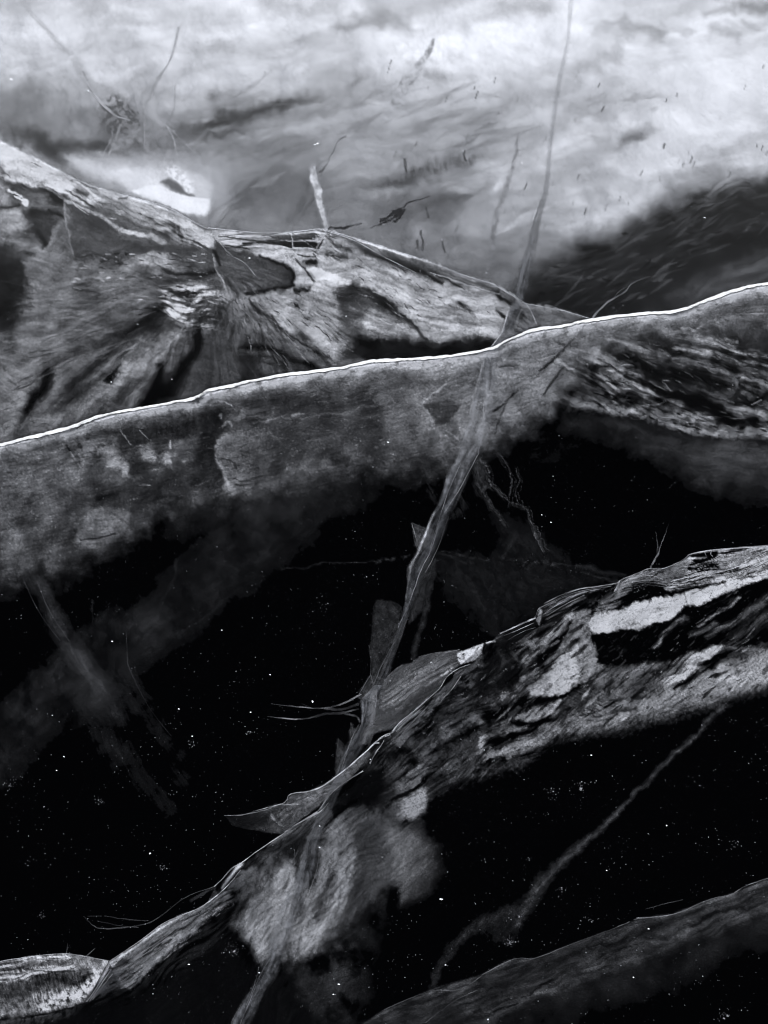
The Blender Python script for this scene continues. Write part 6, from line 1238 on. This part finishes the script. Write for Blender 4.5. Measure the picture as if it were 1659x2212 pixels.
# ------------------------------------------------------------------ build
def build():
    global MAT
    MAT = mats()
    # setting
    def sheet(name, z, mat, s):
        me = mesh_from(name, np.array([(-s, -s, z), (s, -s, z), (s, s, z), (-s, s, z)], float), np.array([(0, 1, 2, 3)]))
        return tag(obj(name, me, mat), None, None, kind='structure')
    sheet('ice_surface', 0.0, 'clear_ice', 400)
    sheet('water', -1.9, 'black_water', 400)
    c = paint_reflection()
    tag(face('painted_sheen', c, -.95 - .10 * fbm(c.X, c.Y, 300, 3, 3), 'painted_sheen', None, L_OPAQUE, thr=.002, relief=.02), 'pale layer with painted sky reflection under the far end of the clear ice', None, kind='structure')

    # white line fracture
    t = thing('ice_fracture', 'broad grey fracture hanging under the bright white snow line', 'fracture', 'fractures in the ice')
    c = paint_main(); face('fracture_face', c, depth_drop(c, WHITE, .92), 'fracture_frost', t)
    seam(t)
    thread('hairline', C4(900, 268, 960, 205, 1040, 155, 1070, 120, 1150, 85), (6, 4.5, 4, 3.5, 2), (105, 84, 80, 84, 56), t, -.004, -.03)
    thread('hairline', C4(985, 190, 1020, 150, 1060, 130), (2, 2.5, 1), 70, t, -.01, -.03)

    # ridge fracture
    t = thing('ice_fracture', 'far fracture like a mountain ridge, its torn face fanning into dark blades', 'fracture', 'fractures in the ice')
    c = paint_ridge(); face('fracture_face', c, depth_drop(c, RIDGE, .92), 'fracture_frost', t)
    for q, w, v in [([(p[0], p[1] + 2) for p in RIDGE[18:58:4]], (1.6, 1.6), 150), ([(p[0], p[1]) for p in RIDGE[54:76:4]], 2, 165), (Z2(200, 190, 500, 215, 660, 190, 950, 152), 2.2, 165), ([(p[0], p[1] + 2) for p in RIDGE[78:138:5]], (2, 1.6), 150),
                    (Z2(1000, 170, 1200, 240, 1400, 350, 1659, 480), 2, 130), (Z2(250, 340, 380, 400, 470, 500), 1.8, 110), (C2(480, 1235, 560, 1280, 620, 1320, 660, 1400), 2.2, 130)]:
        thread('ridge_thread', q, w, v, t, -.004, None, .6)

    # bright gleam behind the ridge, painted on a patch of its own
    c = paint_gleam()
    tag(face('painted_gleam', c, -.030 + (c.Y - 305) / 185 * .022, 'painted_sheen', None, L_OPAQUE, thr=.01, relief=.02), 'blazing white painted gleam lying behind the ridge fracture at left', 'painted gleam')

    # streaked fracture, right
    t = thing('ice_fracture', 'dark streaked fracture at right with a pale lower hem', 'fracture', 'fractures in the ice')
    c = paint_right(); face('fracture_face', c, depth_drop(c, [(1130, 735), (1180, 725), (1290, 694), (1380, 690), (1480, 690), (1659, 650), (1860, 620)], .9), 'fracture_frost', t)

    # ribbon crack
    t = thing('ribbon_crack', 'long pale ribbon crack running from the top edge down through everything', 'crack')
    c = paint_ribbon(-115, 668, ([-120, 0, 100, 300, 420, 480, 540, 600, 660], [212, 212, 206, 190, 172, 126, 150, 172, 160]), 240, [(96, C2(690, 860, 670, 960, 650, 1010), (5, 9, 5)), (130, C2(800, 20, 785, 180, 745, 430), 3.5), (140, C2(722, 640, 700, 830), 3)],
                     ([-120, 300, 420, 480, 560, 668], [.36, .4, .5, .6, .64, .55]))
    rz = lambda c, a, b: a + (b - a) * np.clip((c.X - np.interp(c.Y, RIB[:, 0], RIB[:, 1])) / np.interp(c.Y, RIB[:, 0], RIB[:, 2]) + .5, 0, 1)
    face('ribbon_face', c, rz(c, -.02, -.24), 'fracture_frost', t)
    c = paint_ribbon(668, 1480, ([660, 760, 850, 960, 1000, 1100, 1180, 1230, 1300, 1400, 1480], [124, 108, 108, 114, 114, 92, 98, 94, 82, 76, 80]), 250)
    face('ribbon_face', c, rz(c, -.01, -.10), 'fracture_frost', t)
    c = paint_ribbon(1480, 2290, ([1480, 1530, 1570, 1620, 1700, 1760, 1850, 1920, 2000, 2100, 2200, 2290], [92, 116, 108, 96, 96, 96, 112, 122, 120, 108, 112, 104]), 260, [(52, Z6(650, 420, 660, 520, 630, 640), 5), (60, Z6(560, 440, 550, 600, 530, 700), 3)])
    face('ribbon_face', c, rz(c, -.01, -.10), 'fracture_frost', t)
    c = paint_wisps(); face('wisp', c, -.12 - .22 * (c.Y - 930) / 310, 'fracture_frost', t)
    for i, (q, v, e, za, zb) in enumerate([(C4(120, 1152, 160, 1170, 215, 1185, 205, 1230, 150, 1285, 130, 1220), 56, 96, -.06, -.14), (Z5(1075, 50, 1090, 10, 1110, -250, 1140, -290, 1230, -290, 1310, -250, 1320, -100, 1260, 100, 1200, 180, 1170, 300, 1100, 280, 1085, 150), 42, 52, -.05, -.3),
                                           (C6(190, 380, 205, 400, 165, 520, 130, 640, 112, 640, 140, 520), 40, None, -.08, -.3), (C6(165, 190, 225, 200, 215, 300, 195, 400, 110, 480, 140, 300), 34, None, -.05, -.2), (Z5(850, 735, 905, 790, 890, 900, 830, 1000, 825, 920), 54, 70, -.03, -.12),
                                           (Z5(1000, 430, 1010, 380, 1080, 262, 1195, 290, 1210, 350, 1130, 360, 1110, 460, 1060, 440), 50, 84, -.02, -.09), (Z5(1090, 380, 1135, 370, 1120, 520, 1110, 600, 1070, 600), 84, 110, -.02, -.07), (Z5(1010, 690, 1000, 770, 1080, 760, 1110, 690, 1080, 640, 1040, 660), 66, 84, -.02, -.07),
                                           (Z5(940, 610, 955, 660, 1000, 640, 960, 720, 930, 760), 60, 84, -.01, -.05), (C4(390, 860, 440, 920, 450, 1000, 420, 1020, 400, 960), 52, 70, -.1, -.3)]):
        flake('flake', q, v, t, za, zb, 270 + i * 3, edge=e)
    for q, w, v in [(C4(430, 640, 430, 760, 405, 850), 2.5, 130), (C4(410, 850, 330, 1000, 260, 1110), 2.5, 125), (C4(330, 900, 280, 1010, 240, 1130, 200, 1260), 2, 140), (C6(235, 60, 200, 170, 160, 250, 110, 390, 60, 500), 2.2, 140), (C6(280, 20, 230, 160, 180, 260), 2, 120),
                    (C6(120, 50, 135, 100, 150, 160), 2, 120), (Z5(1075, 40, 1090, 130, 1085, 250, 1110, 330), 1.8, 90), (Z5(1110, 330, 1170, 180, 1260, 20), 2.5, 105), (Z5(1000, 430, 1020, 370, 1080, 265), 2, 105), (Z5(1000, 620, 950, 720, 920, 800, 870, 960), 2.4, 110), (Z5(1060, 450, 1040, 560, 1000, 660, 940, 780), 2, 110),
                    (Z5(1040, 620, 1130, 640, 1185, 675), (7, 5, 2), 84), (Z5(1130, 380, 1120, 500, 1060, 620), 2.2, 110), (Z6(560, 320, 560, 480, 540, 640, 490, 900), 2, 84), (Z6(720, 200, 715, 400, 670, 560, 620, 680), 2, 84), (Z6(400, 1030, 330, 1150, 280, 1280, 210, 1452), 2.6, 128), (Z6(330, 1080, 300, 1200, 250, 1330), 2.2, 110)]:
        thread('hairline', q, np.array(w) * .8, np.array(v) * .72, t, -.02, -.05)

    # near fracture
    t = thing('ice_fracture', 'big torn near fracture climbing to the right with bright granular slabs', 'fracture', 'fractures in the ice')
    c = paint_near_right(); face('fracture_face', c, depth_drop(c, CREST_R, .92), 'fracture_frost', t)
    c = paint_near_left(); face('fracture_face', c, depth_drop(c, CREST_L, .85), 'fracture_frost', t)
    c = paint_shelf(); face('shelf', c, -.02 - .12 * (c.Y - 1390) / 200, 'fracture_frost', t)
    c = paint_small_shelf(); face('shelf', c, -.015 - .1 * (c.Y - 1610) / 200, 'fracture_frost', t)
    th = [(Z4(1050, 220, 1090, 192, 1240, 165, 1450, 145, 1659, 130, 1800, 122), (2.5, 3), 176), (Z4(1150, 185, 1290, 168, 1430, 150, 1659, 138), 1.8, 165), (Z4(1240, 170, 1235, 195, 1250, 210), 1.8, 120), (Z4(1190, 180, 1200, 205), 1.6, 90),
          (Z4(540, 410, 580, 380, 690, 335, 780, 300, 880, 300, 980, 262, 1050, 222), (3, 2, 2.4), 140), (Z4(560, 390, 545, 430, 520, 470), 3, 165), (Z4(0, 560, 120, 500, 260, 452, 400, 432, 530, 410), (2, 3, 2.2), 126), (Z4(0, 590, 150, 510, 280, 465, 500, 430), 1.6, 96), (Z4(10, 625, 140, 545, 280, 480, 420, 450), 1.8, 130), (Z4(20, 650, 160, 565, 300, 495), 1.8, 120),
          (Z3(860, 545, 960, 500, 1060, 455, 1120, 430), (3, 4), 190), (Z3(890, 560, 1000, 515, 1110, 465), 1.8, 130), (Z3(920, 590, 1030, 530, 1120, 500), 1.5, 90), (Z3(1120, 432, 1140, 370, 1165, 345), 2, 120), (Z3(1165, 350, 1290, 285, 1450, 215, 1560, 200, 1659, 185), (2, 1.6), 96),
          (Z4(650, 400, 780, 385, 900, 400, 1010, 455), 1.6, 84), (Z4(620, 420, 760, 400, 900, 420), 1.5, 76), (Z4(600, 440, 740, 420, 880, 435, 980, 460), 1.5, 80), (Z4(640, 380, 780, 350, 880, 380), 1.6, 96), (Z4(590, 400, 720, 350, 830, 320), 1.5, 96), (Z4(940, 395, 1040, 370, 1150, 345), 2, 170), (Z4(1040, 400, 1200, 350, 1330, 320), 1.8, 150), (Z4(1360, 310, 1500, 265, 1659, 210), 2, 175), (Z4(1440, 330, 1560, 290, 1659, 240), 1.8, 165),
          (Z3(60, 1275, 120, 1200, 220, 1120, 300, 1050, 420, 945), (4, 2, 2, 2), (190, 130, 120, 110)), (Z3(90, 1270, 180, 1180, 300, 1080), 1.6, 110), (Z3(130, 1290, 230, 1180, 330, 1080), 1.5, 90), (Z3(420, 940, 470, 860, 550, 805, 640, 770), 2.2, 150), (Z3(395, 1080, 440, 1020, 500, 960, 570, 860), 1.8, 110),
          (Z5(0, 1300, 130, 1297, 230, 1267, 330, 1238, 430, 1212, 465, 1185, 480, 1150, 530, 1132, 620, 1122, 720, 1087, 830, 1012, 920, 942, 1000, 872, 1060, 820, 1130, 750, 1190, 705, 1250, 685), (1.6, 2, 2, 3.6, 3.2, 2.2), (80, 120, 130, 190, 205, 150)),
          (Z5(450, 1422, 560, 1350, 690, 1275), (2, 2, 4), (120, 130, 165)), (Z5(690, 1275, 800, 1130, 900, 1050, 1030, 970), (2, 2, 3.5), (110, 110, 190)), (Z5(1080, 915, 1120, 840, 1170, 770, 1185, 740), (4, 2.5, 2), (165, 130, 110)), (Z5(1190, 715, 1230, 700), 3, 165), (Z5(1120, 765, 1150, 762), 3.5, 205),
          (C7(480, 830, 600, 750, 700, 675, 780, 637, 850, 610, 900, 580, 940, 550), (2.2, 2, 3), (120, 130, 175)), (C7(925, 512, 960, 480, 1000, 435, 1050, 405, 1110, 360, 1200, 300, 1300, 235, 1380, 190, 1420, 150), (2.5, 2.5, 2), (170, 185, 120)), (C7(905, 575, 950, 540, 1000, 490, 1040, 440), 2, 185), (C7(370, 1012, 410, 940, 450, 860, 480, 832), 1.8, 110), (C7(390, 990, 430, 930, 470, 870), 1.5, 90),
          (C7(560, 830, 700, 740, 800, 660), 1.6, 96), (C7(540, 860, 660, 780, 780, 690), 1.6, 90)]
    for q, w, v in th:
        thread('crest_thread', q, w, v, t, -.004, None, .5)
    for q, w, v in [(C5(1170, 690, 1300, 705, 1400, 710, 1480, 690, 1560, 650), (1.6, 3, 3, 5, 3), (84, 92, 84, 70, 100)), (C5(1155, 745, 1240, 755, 1320, 755, 1400, 735, 1480, 730, 1550, 712), (1.6, 3, 3.5, 6, 6, 4), (84, 100, 80, 56, 60, 60)), (C5(1305, 690, 1340, 705), 1.5, 66), (C5(1400, 712, 1480, 715, 1550, 690), 6, 44), (C5(1490, 735, 1540, 745, 1556, 770), 5, 50),
                    (C7(360, 640, 420, 690, 520, 690, 640, 670, 720, 620, 800, 560, 930, 510), (2, 2.5, 2.5, 2.5, 2), (30, 50, 56, 52, 50, 60)), (C7(450, 640, 560, 655, 640, 660), 2.5, 46), (C7(420, 660, 520, 682, 600, 688), 2, 46), (C7(820, 575, 900, 530, 935, 515), 7, 36), (C7(380, 640, 440, 640), 3, 36), (C7(980, 205, 1060, 200, 1150, 180, 1200, 160, 1290, 155), (1.5, 2.5), (60, 96, 110))]:
        thread('hairline', q, w, v, t, -.006, -.02)
    # twig cracks standing off the crest
    tw = thing('twig_crack', 'tiny forked twig-like crack standing up from the near crest at right', 'crack')
    thread('stem', C6(1150, 245, 1165, 215, 1185, 180), (4.5, 4, 5), (150, 112, 84), tw, -.004); thread('branch', C6(1185, 180, 1195, 145, 1215, 95, 1230, 50), (3.5, 2, 1.8, 1), (84, 84, 66, 30), tw, -.004); thread('branch', C6(1183, 175, 1180, 130, 1174, 85), (5, 3, 1.5), (60, 44, 40), tw, -.004)

    # wedge in the corner
    t = thing('ice_wedge', 'pale rounded ice wedge with bright stripes in the lower left corner', 'ice wedge')
    c = paint_corner(); face('wedge_face', c, depth_drop(c, [(-200, 2112), (0, 2075), (60, 2065), (110, 2060), (145, 2058), (190, 2065), (240, 2075), (260, 2080)], .85), 'fracture_frost', t)
    thread('crest_thread', [(-150, 2102), (0, 2077), (60, 2067), (110, 2062), (145, 2060), (190, 2067), (240, 2077)], 2, 150, t, -.004); thread('hairline', [(144, 2060), (146, 2038)], (2, 1), (84, 50), t, -.003); thread('hairline', [(187, 2066), (205, 2048)], (2, 1.2), 84, t, -.003)
    for q in [C7(375, 1010, 420, 945, 470, 860), C7(385, 1010, 440, 930, 480, 870), C7(400, 1000, 450, 935, 485, 890)]:
        thread('hairline', q, 1.8, 110, t, -.01, -.005)

    # dim fractures
    t = thing('ice_fracture', 'dim grey fracture crossing the lower right corner', 'fracture', 'dim fractures')
    c = paint_low_right(); face('fracture_face', c, depth_drop(c, [(740, 2240), (830, 2181), (950, 2131), (1040, 2106), (1110, 2071), (1155, 2070), (1330, 2004), (1455, 1974), (1580, 1931), (1659, 1896), (1860, 1820)], .9), 'fracture_frost', t)
    for q, w, v in [(C8(420, 895, 560, 825, 650, 822, 800, 765, 1000, 690, 1060, 665), 2, 84), (C8(1090, 648, 1250, 632, 1400, 570, 1500, 545, 1560, 510, 1659, 475), 2.2, (96, 84, 90, 84)), (C8(1130, 610, 1200, 590, 1290, 568), 2, 60), (C8(0, 1045, 100, 1000, 240, 945), 2, 56), (C8(200, 960, 330, 955, 420, 900), 1.8, 62), (C8(180, 1100, 300, 1010, 400, 960), 2, 56), (C8(1080, 655, 1180, 640), 2, 70)]:
        thread('crest_thread', q, w, v, t, -.004)
    t = thing('diagonal_crack', 'faint thin crack slanting down below the near fracture at right', 'crack', 'dim fractures')
    c = paint_diagonal(); face('crack_face', c, -.34 - .1 * (c.Y - 1520) / 650, 'fracture_frost', t)
    t = thing('ice_fracture', 'faint smoky fracture band slanting through the dark ice at left', 'fracture', 'dim fractures')
    c = paint_faint_band(); face('fracture_face', c, -.62 + .1 * (c.X / 800), 'fracture_frost', t, relief=.03)
    t = thing('ice_fracture', 'faint fibrous fracture crossing the smoky band at left', 'fracture', 'dim fractures')
    c = paint_faint_cross(); face('fracture_face', c, -.40 - .1 * (c.Y - 1200) / 700, 'fracture_frost', t)
    thread('hairline', C5(545, 380, 550, 480, 560, 540, 640, 700, 740, 830), (2, 2, 2.4, 2, 1.6), (30, 40, 42, 32, 22), t, -.4, -.45); thread('hairline', C5(100, 150, 150, 260, 200, 340, 260, 420), 2.2, 32, t, -.4, -.42); thread('hairline', C5(160, 160, 215, 290, 300, 420), 2, 32, t, -.4, -.42)
    t = thing('ice_fracture', 'faint cobweb fracture between the ribbon crack and the near crest', 'fracture', 'dim fractures')
    c = paint_web(); face('fracture_face', c, -.55 - .08 * (c.X - 600) / 800, 'fracture_frost', t, relief=.03)

    # cracks over the pale layer
    c = paint_far_web(); tag(face('shattered_crack', c, -.3 - .25 * c.Y / 350, 'fracture_frost', None), 'shattered knot of cracks in the upper left, above the painted gleam', 'crack')
    for nm, lab, pts, w, val, al, za in [
        ('upright_crack', 'short upright pale crack ending on the ridge crest at a black slot', C2(-310, 720, -300, 770, -285, 830, -268, 900, -248, 985), (22, 24, 22, 19, 13), 158, .95, -.12),
        ('hooked_crack', 'small dark hooked crack above the short upright crack', C1(1385, 740, 1420, 690, 1440, 650, 1455, 615, 1490, 592), (9, 4, 3, 3.5, 6), 62, .8, -.1),
        ('upright_crack', 'dim upright crack left of the long ribbon near the top right', C2(585, 580, 560, 690, 530, 800, 490, 920, 470, 1040, 450, 1180), (8, 10, 14, 18, 18, 14), 98, .62, -.2),
        ('wispy_crack', 'grey wisp-like crack at top centre', C2(215, 175, 150, 290, 70, 400, 10, 520), (10, 30, 40, 20), 140, .95, -.3),
        ('upright_crack', 'thin pale crack standing at the right end of the painted gleam', C1(900, 720, 902, 800, 896, 880, 905, 975), (3, 4, 5, 7), 196, .6, -.1)]:
        c = paint_strip(pts, w, val, al, int(pts[0][0]) % 200 + 300, soft=.7)
        o = face(nm, c, za - .05 * (c.Y - c.Y.min()) / (c.Y.max() - c.Y.min()), 'fracture_frost', None)
        tag(o, lab, 'crack')
    c = paint_jag(); o = tag(face('jagged_crack', c, -.12, 'fracture_frost', None), 'small black jagged crack above the ridge crest', 'crack')
    c = paint_strip(Z2(1010, 152, 1120, 140, 1250, 115), (3, 8, 4), 12, 1.3, 411); face('splinter', c, -.13, 'fracture_frost', o)
    grains()

def seam(parent):
    """packed snow standing in the open crack: the bright white line"""
    p = spl(WHITE[::6], 14); m = len(p)
    t = np.arange(m)
    w = 4.1 + 2.1 * (vnoise(t / 9.0, t * 0, 3) - .5) * 2 + 1.6 * (vnoise(t / 2.2, t * 0, 5) - .5) + np.interp(p[:, 0], [0, 400, 800, 1100, 1659], [.4, -.4, .2, .4, 1.0])
    off = (vnoise(t / 3.0, t * 0, 8) - .5) * 1.4
    prof = [(-.5, 0), (-.33, .0035), (0, .005), (.33, .0035), (.5, 0)]
    rows = []
    for u, h in prof:
        x, y, z = at(p[:, 0], p[:, 1] + off + u * w + (vnoise(t / 1.3 + 50 * u, t * 0, 9) - .5) * 2.0, 0.0)
        rows.append(np.stack([x, y, np.full(m, h + .001)], 1))
    co = np.stack(rows, 1).reshape(-1, 3); K = len(prof)
    q = [(i * K + k, (i + 1) * K + k, (i + 1) * K + k + 1, i * K + k + 1) for i in range(m - 1) for k in range(K - 1)]
    obj('snow_seam', mesh_from('snow_seam', co, np.array(q)), 'packed_snow', parent)

GRAIN = {(838, 955): 'lone round white grain on the broad grey fracture, left of the ribbon crack', (686, 310): 'white grain just left of the small dark hooked crack', (24, 171): 'oval white grain at the upper left edge of the pale ice',
         (190, 196): 'white grain on the crack leading into the upper left shattered knot', (680, 312): 'smaller white grain touching the one left of the hooked crack', (1522, 470): 'white grain alone in the dark window at upper right', (675, 1515): 'white grain just above the two whisker cracks',
         (541, 1538): 'white grain just left of the whisker crack tips', (953, 1942): 'white grain at the foot of the hazy pale lobe below the near fracture', (324, 1843): 'bright white grain in the black ice above the near crest at left', (242, 1385): 'white grain on the smoky band at left',
         (240, 825): 'white grain on the dark blades of the far ridge, just above the snow line', (1401, 2006): 'white grain on the dim fracture in the lower right corner', (408, 2083): 'white grain in the dark below the near crest, left of the ribbon foot'}

def grains():
    rg = np.random.RandomState(99)
    base = np.array([(0, 0, .7), (1, 0, 0), (.3, .95, 0), (-.8, .6, 0), (-.8, -.6, 0), (.3, -.95, 0), (0, 0, -.5)])
    tri = np.array([(0, 1, 2), (0, 2, 3), (0, 3, 4), (0, 4, 5), (0, 5, 1), (6, 2, 1), (6, 3, 2), (6, 4, 3), (6, 5, 4), (6, 1, 5)])
    def speck(px, py, r, z):
        s = r * pix(px, py, z)
        x, y, zz = at(px, py, z)
        a = rg.uniform(0, 6.28); ca, sa = math.cos(a), math.sin(a)
        k = base * rg.uniform(.7, 1.3, base.shape) * [s * rg.uniform(.8, 1.7), s, s * .8]
        return np.stack([x + k[:, 0] * ca - k[:, 1] * sa, y + k[:, 0] * sa + k[:, 1] * ca, zz + k[:, 2]], 1)
    def many(name, spots, parent=None):
        co, f, fr = [], [], []
        for i, (px, py, r, z, v) in enumerate(spots):
            co.append(speck(px, py, r, z)); f.append(tri + 7 * i); fr += [v] * 7
        co = np.vstack(co)
        return obj(name, mesh_from(name, co, None, np.array(fr), np.ones(len(co)), tris=np.vstack(f)), 'snow_grains', parent)
    sp = []
    while len(sp) < 5200:
        px, py = rg.uniform(-150, 1810), rg.uniform(560, 2260)
        if rg.rand() > np.interp(py, [560, 900, 1100, 1600, 2260], [.35, .55, .9, 1, 1]) * (.25 + .75 * float(sstep(.3, .7, fbm(np.array([px]), np.array([py]), 90, 3, 4)[0]))):
            continue
        r = .38 + rg.exponential(.22)
        sp.append((px, py, min(r, 1.3), -rg.uniform(.0, .25) if rg.rand() < .5 else -.001, min(.95, .09 + rg.exponential(.22))))
    for i in range(160):
        sp.append((rg.uniform(0, 1659), rg.uniform(20, 700), .6 + rg.exponential(.35), -.001, .9))
    tag(many('snow_dust', sp), 'fine white dust specks scattered over and in the dark ice', None, kind='stuff')
    # larger single grains
    for px, py, r in [(838, 955, 3.2), (686, 310, 4.6), (24, 171, 5.5), (190, 196, 4.0), (240, 825, 3), (680, 312, 3.4), (1000, 326, 2.8), (1127, 352, 3), (1062, 352, 2.6), (1522, 470, 3), (371, 819, 2.4), (297, 700, 2.2), (962, 940, 2.2), (1190, 1128, 2.4), (1170, 1112, 2.2), (583, 1457, 2.6),
                      (675, 1515, 3.4), (541, 1538, 3), (386, 1531, 2.6), (138, 1634, 2.6), (122, 1664, 2.6), (113, 1545, 2.2), (324, 1843, 3), (415, 1590, 2.6), (242, 1385, 3), (1046, 1620, 2.2), (1277, 1631, 2.6), (953, 1942, 4), (1401, 2006, 3), (408, 2083, 2.8), (690, 1830, 2.8), (690, 1784, 2.6), (732, 2126, 3), (720, 2148, 2.8), (1368, 2111, 2.6), (1054, 2202, 2.8),
                      (962, 2084, 2.6), (1440, 1783, 2.4), (1310, 1880, 2.4), (560, 2101, 2.6), (479, 1361, 2.2), (800, 1640, 2.0)]:
        o = many('snow_grain', [(px, py, r * .62, .0005, .95), (px + r * .5, py + r * .15, r * .4, .0005, .9)])
        tag(o, GRAIN.get((px, py), 'small bright white snow grain lying on the ice'), 'snow grain', 'single snow grains')
    for px, py, n, R_, lab in [(1100, 2032, 46, 14, 'bright cluster of tiny bubbles left of the corner fracture'), (1105, 1985, 16, 26, 'loose bubble cluster beside the foot of the faint slanting crack'), (1272, 1985, 18, 14, 'bubble cluster above the dim corner fracture'), (415, 1608, 16, 10, 'small bubble cluster in the dark ice left of the ribbon crack'), (538, 1582, 18, 9, 'pale bubble cluster just below the two whisker cracks'),
                                (1210, 1925, 14, 12, 'bubble cluster right of the faint slanting crack'), (30, 1690, 26, 18, 'bubble cluster at the left edge'), (215, 1730, 20, 12, 'bubble cluster left of the smoky cross'), (349, 1873, 18, 10, 'bubble cluster above the near crest at left'), (1562, 2190, 34, 16, 'bubble cluster at the bottom right edge'), (1190, 1712, 26, 20, 'bubble cluster under the near fracture'), (1260, 1700, 26, 22, 'streaky bubble cluster under the near fracture at right'), (500, 2050, 40, 26, 'speckled bubble cluster beside the ribbon foot'),
                                (695, 1305, 26, 24, 'faint bubble haze left of the ribbon crack'), (90, 1977, 12, 8, 'small bubble cluster low at the left'), (1585, 1823, 16, 12, 'bubble cluster near the right edge'), (1140, 1855, 10, 6, 'single clump of bubbles below the pale haze lobe')]:
        s2 = [(px + rg.normal(0, R_ * .5), py + rg.normal(0, R_ * .42), .4 + rg.exponential(.4), -.05 - rg.uniform(0, .04), min(.8, .05 + rg.exponential(.14))) for _ in range(n)]
        tag(many('bubble_cluster', s2), lab, None, 'bubble clusters', 'stuff')

if bpy:
    build()
